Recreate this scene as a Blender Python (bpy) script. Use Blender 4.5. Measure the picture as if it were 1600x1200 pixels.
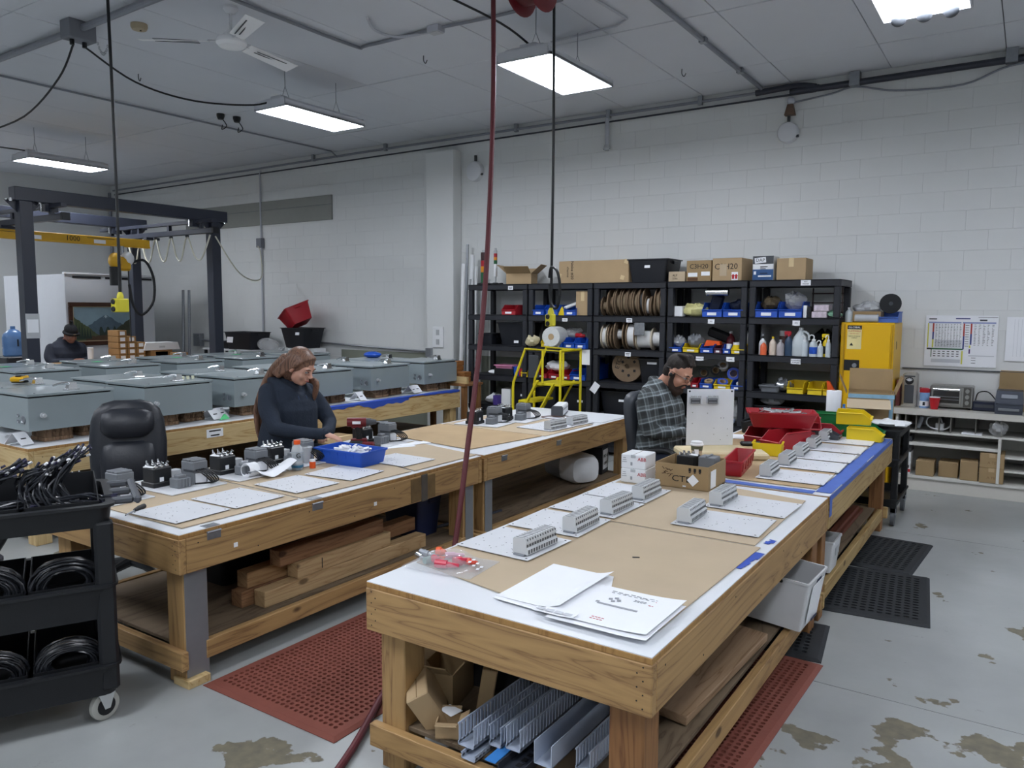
import bpy, math, random
from mathutils import Vector, Matrix, Euler
random.seed(11)
for o in list(bpy.data.objects): bpy.data.objects.remove(o)
SC = bpy.context.scene; COL = SC.collection; PI = math.pi
# ---------------------------------------------------------------- camera, world, exposure
cd = bpy.data.cameras.new('camera'); cam = bpy.data.objects.new('camera', cd); COL.objects.link(cam)
cd.sensor_fit = 'HORIZONTAL'; cd.sensor_width = 36; cd.lens = 36*1215.94/1600; cd.clip_start = .05; cd.clip_end = 100
_y, _p, _r = math.radians(-33.611), math.radians(-5.522), math.radians(-.2984)
_f = Vector((math.sin(_y)*math.cos(_p), math.cos(_y)*math.cos(_p), math.sin(_p)))
_rt = Vector((math.cos(_y), -math.sin(_y), 0)); _d = _f.cross(_rt)
_rt, _d = math.cos(_r)*_rt+math.sin(_r)*_d, -math.sin(_r)*_rt+math.cos(_r)*_d
cam.matrix_world = Matrix(((_rt.x, -_d.x, -_f.x, 0), (_rt.y, -_d.y, -_f.y, 0), (_rt.z, -_d.z, -_f.z, 1.79), (0, 0, 0, 1)))
SC.camera = cam
wd = bpy.data.worlds.new('world'); SC.world = wd; wd.use_nodes = True
wd.node_tree.nodes['Background'].inputs[0].default_value = (.55, .6, .7, 1)
wd.node_tree.nodes['Background'].inputs[1].default_value = .03
vs = SC.view_settings; vs.view_transform = 'Standard'; vs.look = 'None'; vs.gamma = 1; vs.exposure = 1.25
vs.use_curve_mapping = False
LAMP = 17.0            # radiance of the fluorescent diffusers
# ---------------------------------------------------------------- helpers: materials
def lin(h):
    h = h.lstrip('#'); c = [int(h[i:i+2], 16)/255 for i in (0, 2, 4)]
    return tuple(((x+.055)/1.055)**2.4 if x > .04045 else x/12.92 for x in c)+(1,)
MATS = {}
def M(name, col='#888888', rough=.55, metal=0, noise=.08, scale=9, bump=0, emit=0, trans=0, alpha=1, ior=1.45, coat=0):
    if name in MATS: return MATS[name]
    m = bpy.data.materials.new(name); m.use_nodes = True; nt = m.node_tree; N = nt.nodes; L = nt.links
    b = N['Principled BSDF']; c = lin(col); b.inputs['Base Color'].default_value = c
    b.inputs['Roughness'].default_value = rough; b.inputs['Metallic'].default_value = metal
    b.inputs['IOR'].default_value = ior; b.inputs['Transmission Weight'].default_value = trans; b.inputs['Alpha'].default_value = alpha
    b.inputs['Coat Weight'].default_value = coat
    if noise or bump:
        tc = N.new('ShaderNodeTexCoord'); n = N.new('ShaderNodeTexNoise'); n.inputs['Scale'].default_value = scale; n.inputs['Detail'].default_value = 5
        L.new(tc.outputs['Object'], n.inputs['Vector'])
        if noise:
            mx = N.new('ShaderNodeMix'); mx.data_type = 'RGBA'; L.new(n.outputs['Fac'], mx.inputs[0])
            mx.inputs[6].default_value = tuple(x*(1-noise*1.6) for x in c[:3])+(1,); mx.inputs[7].default_value = tuple(min(1, x*(1+noise*1.6)) for x in c[:3])+(1,)
            L.new(mx.outputs[2], b.inputs['Base Color'])
        if bump:
            bp = N.new('ShaderNodeBump'); bp.inputs['Strength'].default_value = bump; bp.inputs['Distance'].default_value = .01
            n2 = N.new('ShaderNodeTexNoise'); n2.inputs['Scale'].default_value = scale*6; L.new(tc.outputs['Object'], n2.inputs['Vector'])
            L.new(n2.outputs['Fac'], bp.inputs['Height']); L.new(bp.outputs['Normal'], b.inputs['Normal'])
    if emit:
        b.inputs['Emission Color'].default_value = c; b.inputs['Emission Strength'].default_value = emit
    MATS[name] = m; return m
def ramp(N, L, src, stops):
    r = N.new('ShaderNodeValToRGB'); e = r.color_ramp.elements
    while len(e) < len(stops): e.new(.5)
    for k, (p, c) in enumerate(stops): e[k].position = p; e[k].color = c
    L.new(src, r.inputs[0]); return r.outputs[0]
def WOOD(name, light, dark, axis=1, rough=.6, knots=True, grain=1.0):
    if name in MATS: return MATS[name]
    m = bpy.data.materials.new(name); m.use_nodes = True; N = m.node_tree.nodes; L = m.node_tree.links; b = N['Principled BSDF']
    tc = N.new('ShaderNodeTexCoord'); mp = N.new('ShaderNodeMapping'); L.new(tc.outputs['Object'], mp.inputs['Vector'])
    s = [9, 9, 9]; s[axis] = .8; mp.inputs['Scale'].default_value = s; mp.inputs['Location'].default_value = (.37, 1.13, .71)
    n = N.new('ShaderNodeTexNoise'); n.inputs['Scale'].default_value = .9; n.inputs['Detail'].default_value = 3; n.inputs['Distortion'].default_value = 1.8
    L.new(mp.outputs[0], n.inputs['Vector'])
    w = N.new('ShaderNodeMath'); w.operation = 'MULTIPLY'; L.new(n.outputs['Fac'], w.inputs[0]); w.inputs[1].default_value = 9*grain
    fr = N.new('ShaderNodeMath'); fr.operation = 'PINGPONG'; L.new(w.outputs[0], fr.inputs[0]); fr.inputs[1].default_value = 1
    lo, hi = lin(light), lin(dark); mid = tuple((a*3+c)/4 for a, c in zip(lo, hi))
    col = ramp(N, L, fr.outputs[0], [(0, lo), (.6, mid), (.86, tuple((a+c)/2 for a, c in zip(lo, hi))), (1, hi)])
    n2 = N.new('ShaderNodeTexNoise'); n2.inputs['Scale'].default_value = 2.2; L.new(tc.outputs['Object'], n2.inputs['Vector'])
    mx = N.new('ShaderNodeMix'); mx.data_type = 'RGBA'; mx.blend_type = 'MULTIPLY'; mx.inputs[0].default_value = .5; L.new(col, mx.inputs[6])
    L.new(ramp(N, L, n2.outputs['Fac'], [(.3, (.72, .68, .62, 1)), (.7, (1, 1, 1, 1))]), mx.inputs[7]); out = mx.outputs[2]
    if knots:
        mk = N.new('ShaderNodeMapping'); sk = [5, 5, 5]; sk[axis] = 2.4; mk.inputs['Scale'].default_value = sk; L.new(tc.outputs['Object'], mk.inputs['Vector'])
        v = N.new('ShaderNodeTexVoronoi'); v.inputs['Scale'].default_value = 1.0; L.new(mk.outputs[0], v.inputs['Vector'])
        k = ramp(N, L, v.outputs['Distance'], [(0, (1, 1, 1, 1)), (.07, (1, 1, 1, 1)), (.11, (0, 0, 0, 1))])
        m2 = N.new('ShaderNodeMix'); m2.data_type = 'RGBA'; L.new(k, m2.inputs[0]); L.new(out, m2.inputs[6]); m2.inputs[7].default_value = tuple(x*.45 for x in hi[:3])+(1,); out = m2.outputs[2]
    L.new(out, b.inputs['Base Color']); b.inputs['Roughness'].default_value = rough
    MATS[name] = m; return m
# ---------------------------------------------------------------- helpers: meshes
def RZ(a): return Matrix.Rotation(a, 3, 'Z')
def ROT(x=0, y=0, z=0): return Euler((x, y, z)).to_matrix()
_CB = None
class MB:
    def __init__(s): s.v = []; s.f = []; s.mi = []; s.cur = 0
    def add(s, vs, fs):
        n = len(s.v); s.v += [tuple(v) for v in vs]; s.f += [tuple(i+n for i in f) for f in fs]; s.mi += [s.cur]*len(fs); return s
    def mat(s, i): s.cur = i; return s
    def xf(s, n0, R=None, t=(0, 0, 0)):
        t = Vector(t)
        for i in range(n0, len(s.v)):
            p = Vector(s.v[i]); s.v[i] = tuple((R @ p if R is not None else p)+t)
        return s
    def box(s, c, d, R=None, b=0):
        hx, hy, hz = d[0]/2, d[1]/2, d[2]/2; n0 = len(s.v)
        b = min(b, hx*.9, hy*.9, hz*.9)
        if b <= 0:
            s.add([(x*hx, y*hy, z*hz) for x in (-1, 1) for y in (-1, 1) for z in (-1, 1)],
                  [(0, 1, 3, 2), (4, 6, 7, 5), (0, 4, 5, 1), (2, 3, 7, 6), (0, 2, 6, 4), (1, 5, 7, 3)])
        else:
            vs = []; ix = {}
            for x in (-1, 1):
                for y in (-1, 1):
                    for z in (-1, 1):
                        ix[x, y, z] = len(vs)
                        vs += [(x*hx, y*(hy-b), z*(hz-b)), (x*(hx-b), y*hy, z*(hz-b)), (x*(hx-b), y*(hy-b), z*hz)]
            fs = []
            for a in range(3):
                o = [(1, 2), (0, 2), (0, 1)][a]
                for sg in (-1, 1):
                    q = []
                    for u, w in ((-1, -1), (1, -1), (1, 1), (-1, 1)):
                        k = [0, 0, 0]; k[a] = sg; k[o[0]] = u; k[o[1]] = w; q.append(ix[tuple(k)]+a)
                    fs.append(q)
                for u in (-1, 1):
                    for w in (-1, 1):
                        k0 = [0, 0, 0]; k0[a] = -1; k0[o[0]] = u; k0[o[1]] = w; k1 = list(k0); k1[a] = 1
                        fs.append([ix[tuple(k0)]+o[0], ix[tuple(k1)]+o[0], ix[tuple(k1)]+o[1], ix[tuple(k0)]+o[1]])
            for k in ix.values(): fs.append([k, k+1, k+2])
            out = []
            for f in fs:
                p = [Vector(vs[i]) for i in f]; nn = (p[1]-p[0]).cross(p[2]-p[0]); cc = sum(p, Vector())/len(p)
                out.append(f if nn.dot(cc) > 0 else f[::-1])
            s.add(vs, out)
        return s.xf(n0, R, c)
    def loft(s, rings, c0=True, c1=True):
        n = len(rings[0]); vs = [p for r in rings for p in r]; fs = []
        for k in range(len(rings)-1):
            for i in range(n):
                j = (i+1) % n; fs.append((k*n+i, k*n+j, (k+1)*n+j, (k+1)*n+i))
        if c0: fs.append(tuple(range(n))[::-1])
        if c1: fs.append(tuple((len(rings)-1)*n+i for i in range(n)))
        return s.add(vs, fs)
    def cyl(s, p0, p1, r0, r1=None, n=14, c0=True, c1=True):
        p0, p1 = Vector(p0), Vector(p1); r1 = r0 if r1 is None else r1; d = (p1-p0).normalized()
        u = d.orthogonal().normalized(); w = d.cross(u)
        R = lambda p, r: [p+(u*math.cos(2*PI*i/n)+w*math.sin(2*PI*i/n))*r for i in range(n)]
        return s.loft([R(p0, r0), R(p1, r1)], c0, c1)
    def tube(s, pts, r, n=8, sub=0, closed=False):
        pts = [Vector(p) for p in pts]
        if sub: pts = smooth(pts, sub)
        rr = r if isinstance(r, (list, tuple)) else [r]*len(pts)
        if len(rr) != len(pts): rr = [rr[min(len(rr)-1, int(i*len(rr)/len(pts)))] for i in range(len(pts))]
        rings = []; u = None
        for i, p in enumerate(pts):
            d = (pts[min(i+1, len(pts)-1)]-pts[max(i-1, 0)])
            d = d.normalized() if d.length > 1e-9 else Vector((0, 0, 1))
            u = d.orthogonal().normalized() if u is None else (u-d*u.dot(d)).normalized()
            w = d.cross(u)
            rings.append([p+(u*math.cos(2*PI*k/n)+w*math.sin(2*PI*k/n))*rr[i] for k in range(n)])
        return s.loft(rings)
    def lathe(s, prof, c=(0, 0, 0), n=20, R=None):
        n0 = len(s.v)
        s.loft([[Vector((r*math.cos(2*PI*i/n), r*math.sin(2*PI*i/n), z)) for i in range(n)] for r, z in prof])
        return s.xf(n0, R, c)
    def prism(s, poly, z0, z1, R=None, t=(0, 0, 0)):
        n0 = len(s.v); n = len(poly)
        a = sum(poly[i][0]*poly[(i+1) % n][1]-poly[(i+1) % n][0]*poly[i][1] for i in range(n))
        if a < 0: poly = poly[::-1]
        s.loft([[(x, y, z0) for x, y in poly], [(x, y, z1) for x, y in poly]]); return s.xf(n0, R, t)
    def sheet(s, fn, nu, nv, th=.001):
        # a thin curved sheet with thickness: fn(u,v)->point, u,v in 0..1
        g = [[Vector(fn(i/nu, j/nv)) for j in range(nv+1)] for i in range(nu+1)]
        def nor(i, j):
            a = g[min(i+1, nu)][j]-g[max(i-1, 0)][j]; b = g[i][min(j+1, nv)]-g[i][max(j-1, 0)]; return a.cross(b).normalized()
        w = nv+1; top = [g[i][j] for i in range(nu+1) for j in range(w)]; bot = [g[i][j]-nor(i, j)*th for i in range(nu+1) for j in range(w)]
        T = len(top); fs = []
        for i in range(nu):
            for j in range(nv):
                a, b_, c, d = i*w+j, (i+1)*w+j, (i+1)*w+j+1, i*w+j+1; fs += [(a, b_, c, d), (a+T, d+T, c+T, b_+T)]
        bd = [i*w for i in range(nu+1)]+[nu*w+j for j in range(1, w)]+[i*w+nv for i in range(nu-1, -1, -1)]+[j for j in range(nv-1, 0, -1)]
        for k in range(len(bd)):
            a, b_ = bd[k], bd[(k+1) % len(bd)]; fs.append((a, a+T, b_+T, b_))
        return s.add(top+bot, fs)
    def ell(s, c, r, n=16, m=10, R=None):
        n0 = len(s.v)
        s.loft([[Vector((r[0]*math.sin(PI*k/m)*math.cos(2*PI*i/n), r[1]*math.sin(PI*k/m)*math.sin(2*PI*i/n), -r[2]*math.cos(PI*k/m))) for i in range(n)] for k in [.12]+list(range(1, m))+[m-.12]])
        return s.xf(n0, R, c)
    def tub(s, b, t, h, th=.004, rim=.012, cr=.02, c=(0, 0, 0), R=None, seg=3):
        n0 = len(s.v)
        def rr(w, d, z):
            q = []; r = min(cr, w*.45, d*.45)
            for k, (sx, sy) in enumerate(((1, 1), (-1, 1), (-1, -1), (1, -1))):
                for i in range(seg+1):
                    a = k*PI/2+i*PI/2/seg; q.append(Vector((sx*(w/2-r)+r*math.cos(a), sy*(d/2-r)+r*math.sin(a), z)))
            return q
        R0 = [rr(b[0], b[1], 0), rr(t[0], t[1], h-.012)]
        if rim: R0 += [rr(t[0]+rim*2, t[1]+rim*2, h-.012), rr(t[0]+rim*2, t[1]+rim*2, h)]
        else: R0 += [rr(t[0], t[1], h)]
        R0 += [rr(t[0]-2*th, t[1]-2*th, h), rr(b[0]-2*th, b[1]-2*th, th)]
        s.loft(R0); return s.xf(n0, R, c)
    def mesh(s, name, mats, smooth=None):
        me = bpy.data.meshes.new(name); me.from_pydata(s.v, [], s.f)
        for m in (mats if isinstance(mats, (list, tuple)) else [mats]): me.materials.append(m)
        if any(s.mi): me.polygons.foreach_set('material_index', s.mi)
        if smooth:
            me.polygons.foreach_set('use_smooth', [True]*len(s.f)); me.set_sharp_from_angle(angle=math.radians(smooth))
        me.update(); return me
    def build(s, name, mats, parent=None, loc=(0, 0, 0), rot=None, smooth=35):
        o = bpy.data.objects.new(name, s.mesh(name, mats, smooth)); COL.objects.link(o); o.location = loc
        if rot is not None: o.rotation_euler = rot if isinstance(rot, (tuple, Euler)) else (0, 0, rot)
        if parent is not None: o.parent = parent
        return o
def smooth(pts, k):
    # Catmull-Rom through the points
    out = []; n = len(pts)
    for i in range(n-1):
        p0, p1, p2, p3 = pts[max(i-1, 0)], pts[i], pts[i+1], pts[min(i+2, n-1)]
        for j in range(k):
            t = j/k; out.append(.5*((2*p1)+(p2-p0)*t+(2*p0-5*p1+4*p2-p3)*t*t+(3*p1-p0-3*p2+p3)*t**3))
    return out+[pts[-1]]
def thing(name, label, cat, loc=(0, 0, 0), rz=0, group=None):
    o = bpy.data.objects.new(name, None); COL.objects.link(o); o.location = loc
    o.rotation_euler = rz if isinstance(rz, (tuple, Euler)) else (0, 0, rz); o.empty_display_size = .1
    return tag(o, label, cat, group)
def tag(o, label, cat, group=None):
    o['label'] = label; o['category'] = cat
    if group: o['group'] = group
    return o
def struct(o): o['kind'] = 'structure'; return o
def kids(o): return [c for c in KIDS.get(o.name, [])]
def dup(root, label=None, loc=None, rz=None, group=None):
    def cp(o, par):
        c = o.copy(); COL.objects.link(c); c.parent = par
        for ch in o.children: cp(ch, c)
        return c
    r = cp(root, None)
    if label: r['label'] = label
    if loc is not None: r.location = loc
    if rz is not None: r.rotation_euler = rz if isinstance(rz, tuple) else (0, 0, rz)
    if group: r['group'] = group
    return r
def text(body, name, mat, parent, loc, rot, size, align='CENTER', ext=.0006, sx=1.0):
    c = bpy.data.curves.new(name, 'FONT'); c.body = body; c.size = size; c.extrude = ext; c.align_x = align; c.align_y = 'CENTER'; c.resolution_u = 2
    tmp = bpy.data.objects.new('tmp_text', c); COL.objects.link(tmp); dg = bpy.context.evaluated_depsgraph_get()
    me = bpy.data.meshes.new_from_object(tmp.evaluated_get(dg)); bpy.data.objects.remove(tmp); me.materials.clear(); me.materials.append(mat)
    o = bpy.data.objects.new(name, me); COL.objects.link(o); o.location = loc; o.rotation_euler = rot; o.scale = (sx, 1, 1)
    if parent is not None: o.parent = parent
    return o
FX = (PI/2, 0, 0)          # lettering standing on a face that looks toward -Y
FXp = (PI/2, 0, PI/2)      # ... toward +X
# ---------------------------------------------------------------- shared materials
KRAFT = M('kraft_cardboard', '#b09774', .8, noise=.07, scale=5, bump=.05)
KRAFT2 = M('kraft_cardboard_pale', '#b8a68c', .8, noise=.06, scale=4, bump=.05)
KRAFTD = M('kraft_cardboard_shabby', '#9a825f', .85, noise=.1, scale=6, bump=.05)
WHITEP = M('white_paint_metal', '#d9dbdf', .35, noise=.03)
WHITEL = M('white_laminate', '#dfe2e6', .3, noise=.03, scale=3)
WHITE = M('white_plastic', '#e4e6e8', .4, noise=.02)
PAPER = M('white_paper', '#eceef2', .7, noise=.02)
BLACK = M('black_plastic', '#17191c', .5, noise=.1)
BLACKT = M('black_tub_plastic', '#1c1e24', .42, noise=.1)
SHELFB = M('black_shelf_plastic', '#25272d', .5, noise=.12, scale=20)
DGREY = M('dark_grey_plastic', '#44474c', .5, noise=.06)
MGREY = M('mid_grey_plastic', '#73777c', .5, noise=.05)
LGREY = M('light_grey_plastic', '#b4b7ba', .45, noise=.04)
STEEL = M('galvanised_steel', '#9a9ea4', .4, .8, noise=.1, scale=30)
CHROME = M('polished_chrome', '#e2e4e6', .22, 1, noise=0)
RED = M('red_plastic', '#a8202c', .4, noise=.05)
YELLOW = M('yellow_plastic', '#e3c61c', .4, noise=.04)
BLUE = M('blue_plastic', '#1c4fb4', .4, noise=.05)
GREEN = M('green_plastic', '#12703a', .4, noise=.05)
ORANGE = M('orange_plastic', '#e2571d', .45, noise=.04)
INK = M('black_ink', '#1a1a1c', .7, noise=0)
INKR = M('red_ink', '#b3262c', .7, noise=0)
CLEAR = M('clear_film', '#f2f4f6', .12, noise=0, trans=.0, alpha=.28, ior=1.4)
GLASSP = M('clear_plastic_bottle', '#eef2f4', .1, noise=0, alpha=.38)
MATS['skin'] = None; del MATS['skin']
# ================================================================ SETTING
XL, XR, YB, YF, H = -16.2, 4.5, 9.15, -6.0, 4.3
def floor_mat():
    m = bpy.data.materials.new('painted_concrete'); m.use_nodes = True; N = m.node_tree.nodes; L = m.node_tree.links; b = N['Principled BSDF']
    tc = N.new('ShaderNodeTexCoord')
    n1 = N.new('ShaderNodeTexNoise'); n1.inputs['Scale'].default_value = 1.3; n1.inputs['Detail'].default_value = 8; n1.inputs['Roughness'].default_value = .6; L.new(tc.outputs['Object'], n1.inputs['Vector'])
    base = ramp(N, L, n1.outputs['Fac'], [(.3, lin('#909392')), (.7, lin('#a3a6a5'))])
    n2 = N.new('ShaderNodeTexNoise'); n2.inputs['Scale'].default_value = 3.4; n2.inputs['Detail'].default_value = 8; n2.inputs['Roughness'].default_value = .5; L.new(tc.outputs['Object'], n2.inputs['Vector'])
    # worn-through paint gathers around the lane to the right of the benches
    sep = N.new('ShaderNodeSeparateXYZ'); L.new(tc.outputs['Object'], sep.inputs[0])
    def gauss(x0, y0, sx, sy):
        a = N.new('ShaderNodeMath'); a.operation = 'MULTIPLY_ADD'; L.new(sep.outputs[0], a.inputs[0]); a.inputs[1].default_value = 1/sx; a.inputs[2].default_value = -x0/sx
        c = N.new('ShaderNodeMath'); c.operation = 'MULTIPLY_ADD'; L.new(sep.outputs[1], c.inputs[0]); c.inputs[1].default_value = 1/sy; c.inputs[2].default_value = -y0/sy
        v = N.new('ShaderNodeCombineXYZ'); L.new(a.outputs[0], v.inputs[0]); L.new(c.outputs[0], v.inputs[1])
        ln = N.new('ShaderNodeVectorMath'); ln.operation = 'LENGTH'; L.new(v.outputs[0], ln.inputs[0])
        mr = N.new('ShaderNodeMapRange'); L.new(ln.outputs[1], mr.inputs[0]); mr.inputs[1].default_value = 0; mr.inputs[2].default_value = 1; mr.inputs[3].default_value = .195; mr.inputs[4].default_value = 0; return mr.outputs[0]
    ad = n2.outputs['Fac']
    for g in ((-.2, 3.2, .75, .6), (-.5, 2.8, .55, .6), (.3, 3.6, .8, .7), (.3, 5.2, .5, .8), (-2.2, 1.9, .6, .5)):
        q = N.new('ShaderNodeMath'); q.operation = 'ADD'; L.new(ad, q.inputs[0]); L.new(gauss(*g), q.inputs[1]); ad = q.outputs[0]
    mask = ramp(N, L, ad, [(.668, (0, 0, 0, 1)), (.68, (1, 1, 1, 1))])
    n3 = N.new('ShaderNodeTexNoise'); n3.inputs['Scale'].default_value = 18; n3.inputs['Detail'].default_value = 6; L.new(tc.outputs['Object'], n3.inputs['Vector'])
    conc = ramp(N, L, n3.outputs['Fac'], [(.3, lin('#625d51')), (.7, lin('#79735f'))])
    mx = N.new('ShaderNodeMix'); mx.data_type = 'RGBA'; L.new(mask, mx.inputs[0]); L.new(base, mx.inputs[6]); L.new(conc, mx.inputs[7])
    n4 = N.new('ShaderNodeTexNoise'); n4.inputs['Scale'].default_value = 6; n4.inputs['Detail'].default_value = 10; n4.inputs['Roughness'].default_value = .75; L.new(tc.outputs['Object'], n4.inputs['Vector'])
    sp = ramp(N, L, n4.outputs['Fac'], [(.3, (.45, .42, .38, 1)), (.36, (1, 1, 1, 1))])
    m2 = N.new('ShaderNodeMix'); m2.data_type = 'RGBA'; m2.blend_type = 'MULTIPLY'; m2.inputs[0].default_value = .8; L.new(mx.outputs[2], m2.inputs[6]); L.new(sp, m2.inputs[7])
    L.new(m2.outputs[2], b.inputs['Base Color'])
    rr = ramp(N, L, mask, [(0, (.38, .38, .38, 1)), (1, (.75, .75, .75, 1))]); L.new(rr, b.inputs['Roughness'])
    bp = N.new('ShaderNodeBump'); bp.inputs['Strength'].default_value = .25; bp.inputs['Distance'].default_value = .004; bp.invert = True; L.new(mask, bp.inputs['Height']); L.new(bp.outputs[0], b.inputs['Normal'])
    return m
FLOORM = floor_mat()
WALLW = M('white_block_paint', '#dadcdb', .5, noise=.025, scale=1.5, bump=.05)
WALLS = M('white_wall_paint', '#d8dad9', .55, noise=.02, scale=1.2)
OLIVE = M('olive_grey_paint', '#84887c', .55, noise=.04, scale=2)
CEILM = M('ceiling_paint', '#d0d3d9', .7, noise=.03, scale=1.5)
SEAM = M('joint_grey', '#6d7076', .9, noise=0)  # even grey of the backing in the joints and of the thin trim line
fl = struct(MB().box(((XL+XR)/2, (YB+YF)/2, -.11), (XR-XL+.4, YB-YF+.4, .2)).build('floor', SEAM, smooth=None))
_ys = [YF, -2.6, .9, 3.83, 6.9, YB]; _xs = [XL, -12, -8, -4.05, -.95+2.0, XR]
for i in range(5):
    for j in range(5):
        a, b, c, d = _xs[i], _xs[i+1], _ys[j], _ys[j+1]
        struct(MB().box(((a+b)/2, (c+d)/2, -.01), (b-a-.006, d-c-.006, .02)).build('floor_slab', FLOORM, fl, smooth=None))
cl = struct(MB().box(((XL+XR)/2, (YB+YF)/2, H+.12), (XR-XL+.4, YB-YF+.4, .2)).build('ceiling', SEAM, smooth=None))
_px = [XL]+[-.35-1.01*k for k in range(15, -1, -1)]+[.66, 1.67, 2.68, 3.69, XR]; _py = [YF, -3.0, .2, 3.4, 6.66, 8.27, YB]
for i in range(len(_px)-1):
    for j in range(len(_py)-1):
        a, b, c, d = _px[i], _px[i+1], _py[j], _py[j+1]
        gy = .018 if j >= 4 else .008; z = random.uniform(-.002, .002)
        struct(MB().box(((a+b)/2, (c+d)/2, H+.012+z), (b-a-.007, d-c-gy, .024), b=.004).build('ceiling_panel', CEILM, cl, smooth=None))
wb = struct(MB().box(((XL+XR)/2, YB+.11, H/2), (XR-XL+.4, .2, H+.1)).build('wall_back', WALLW, smooth=None))
# painted concrete blocks of the back wall, singly where the joints can be told apart, joined elsewhere
bw, bh = .405, .2; proto = MB().box((0, .006, 0), (bw-.0008, .016, bh-.0008), b=.0011).mesh('block', WALLW)
rest = MB(); blk = []
for r in range(22):
    z = r*bh+bh/2
    if z+bh/2 > H+.01: break
    x = XL+(bw/2 if r % 2 else 0)
    while x < XR:
        cx = x+bw/2
        if cx+bw/2 < XR+.1: blk.append((cx, z))
        x += bw
blk.sort(key=lambda q: abs(q[0]+3.0)*.8+abs(q[1]-2.7)*1.2+(6 if q[1] < 1.0 and q[0] > -1.6 else 0))
olv = lambda cx, z: z < 1.1 and -9.46 < cx < -1.5
for k, (cx, z) in enumerate(blk):
    if olv(cx, z) : continue
    if k < 330 and z > 1.1:
        o = bpy.data.objects.new('block', proto); COL.objects.link(o); o.parent = wb; o.location = (cx, YB-.001, z); struct(o)
    else: rest.box((cx, YB+.0052, z), (bw-.0008, .016, bh-.0008), b=.0008)
o = rest.build('blocks', WALLW, wb, smooth=None); o['kind'] = 'stuff'
struct(MB().box(((-9.46-1.5)/2, YB-.002, .555), (7.96, .02, 1.11)).build('trim_1', OLIVE, smooth=None))
t2 = MB(); t2.box((-11.6, YB-.012, 3.43), (3.96, .03, .40), b=.003); struct(t2.build('trim_2', M('grey_board_paint', '#8b8d88', .6, noise=.04), smooth=None))
struct(MB().box((-11.6, YB-.029, 3.48), (3.96, .004, .006)).build('trim_3', SEAM, smooth=None))
struct(MB().box((-7.22, YB-.11, 2.02), (.50, .2, 4.04), b=.008).build('pilaster', WALLW, smooth=None))
struct(MB().box((XL-.1, (YB+YF)/2, H/2), (.2, YB-YF+.4, H+.1)).build('wall_left', WALLS, smooth=None))
struct(MB().box((XR+.1, (YB+YF)/2, H/2), (.2, YB-YF+.4, H+.1)).build('wall_right', WALLS, smooth=None))
struct(MB().box(((XL+XR)/2, YF-.1, H/2), (XR-XL+.4, .2, H+.1)).build('wall_front', WALLS, smooth=None))
# the white partition room in the far left corner that carries the painting
pr = struct(MB().box((-14.25, 7.4, 1.16), (2.1, 1.55, 2.32), b=.004).build('partition', M('partition_panel', '#c9ccd1', .5, noise=.02), smooth=None))
for a, b in ((6.75, 7.22), (7.3, 7.72), (7.78, 8.14)): struct(MB().box((-13.196, (a+b)/2, 2.275), (.012, b-a, .035)).build('vent_slot', M('slot_black', '#1a1b1f', .8, noise=0), pr, smooth=None))
struct(MB().box((-13.19, 7.4, 2.335), (.06, 1.6, .03), b=.003).build('top_rail', WHITEP, pr, smooth=None))
# ================================================================ LIGHTS AND CEILING FITTINGS
LAMPM = M('fluorescent_diffuser', '#f1f6ff', .4, noise=0, emit=LAMP)
HOUS = M('fixture_housing', '#c9ccd2', .35, noise=.03)
def light(x, y, label, z=3.84, w=.56, l=1.12, tubes=False):
    t = thing('ceiling_light', label, 'ceiling light', (x, y, z), 0, 'hanging fluorescent lights')
    h = MB()
    h.loft([[(sx*a, sy*b, zz) for sx, sy in ((-1, -1), (1, -1), (1, 1), (-1, 1))] for a, b, zz in ((w/2, l/2, 0), (w/2, l/2, .05), (w/2-.1, l/2-.03, .1))], c0=False)
    for sx in (-1, 1): h.box((sx*(w/2-.006), 0, .0), (.012, l, .02))
    for sy in (-1, 1): h.box((0, sy*(l/2-.006), .0), (w, .012, .02)); h.box((0, sy*(l/2), .04), (w*.9, .01, .075), b=.003)
    h.build('housing', HOUS, t)
    if not tubes: MB().box((0, 0, .003), (w-.03, l-.03, .012), b=.004).build('diffuser', LAMPM, t)
    else:
        for k in range(6):
            MB().cyl((-w/2+.07+k*.084, -l/2+.04, .012), (-w/2+.07+k*.084, l/2-.04, .012), .017, n=10).build('lamp_tube', LAMPM, t)
        for k in range(3):
            MB().ell((-.16+k*.16, l/2-.1, -.035), (.05, .05, .045)).build('sensor', DGREY, t)
    b = MB(); b.box((0, -l/2+.12, .115), (.16, .1, .04), b=.004); b.build('wiring_box', HOUS, t)
    for sy in (-1, 1):
        for sx in (-1, 1):
            MB().tube([(sx*.07, sy*(l/2-.2), .1), (0, sy*(l/2-.2), .26)], .003, 5).build('hanger_wire', STEEL, t)
        MB().tube([(0, sy*(l/2-.2), .25), (0, sy*(l/2-.2), H-z-.002)], .004, 6).build('hanger_hook', STEEL, t)
    return t
light(-3.6, 6.11, 'bright fluorescent ceiling light hanging below the dark red hose reel', w=.54)
light(-6.65, 6.04, 'bright fluorescent ceiling light hanging beyond the white ceiling fan', w=.5)
light(-11.87, 6.0, 'bright fluorescent ceiling light hanging above the steel crane frame', w=.5)
light(-.73, 5.72, 'ceiling light with grey round fittings at the upper right edge', w=.56, tubes=True)
for x, y in ((-9.2, .6), (-6.0, .4), (-2.8, .4), (.8, .9), (2.6, 5.6), (-12.5, .6), (-15.0, 4.4), (.5, -3.2), (-4, -3.4)):  # unseen fittings added for room light; the leftmost brightens the left wall
    light(x, y, 'unseen fluorescent ceiling light added to brighten the room')
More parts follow.
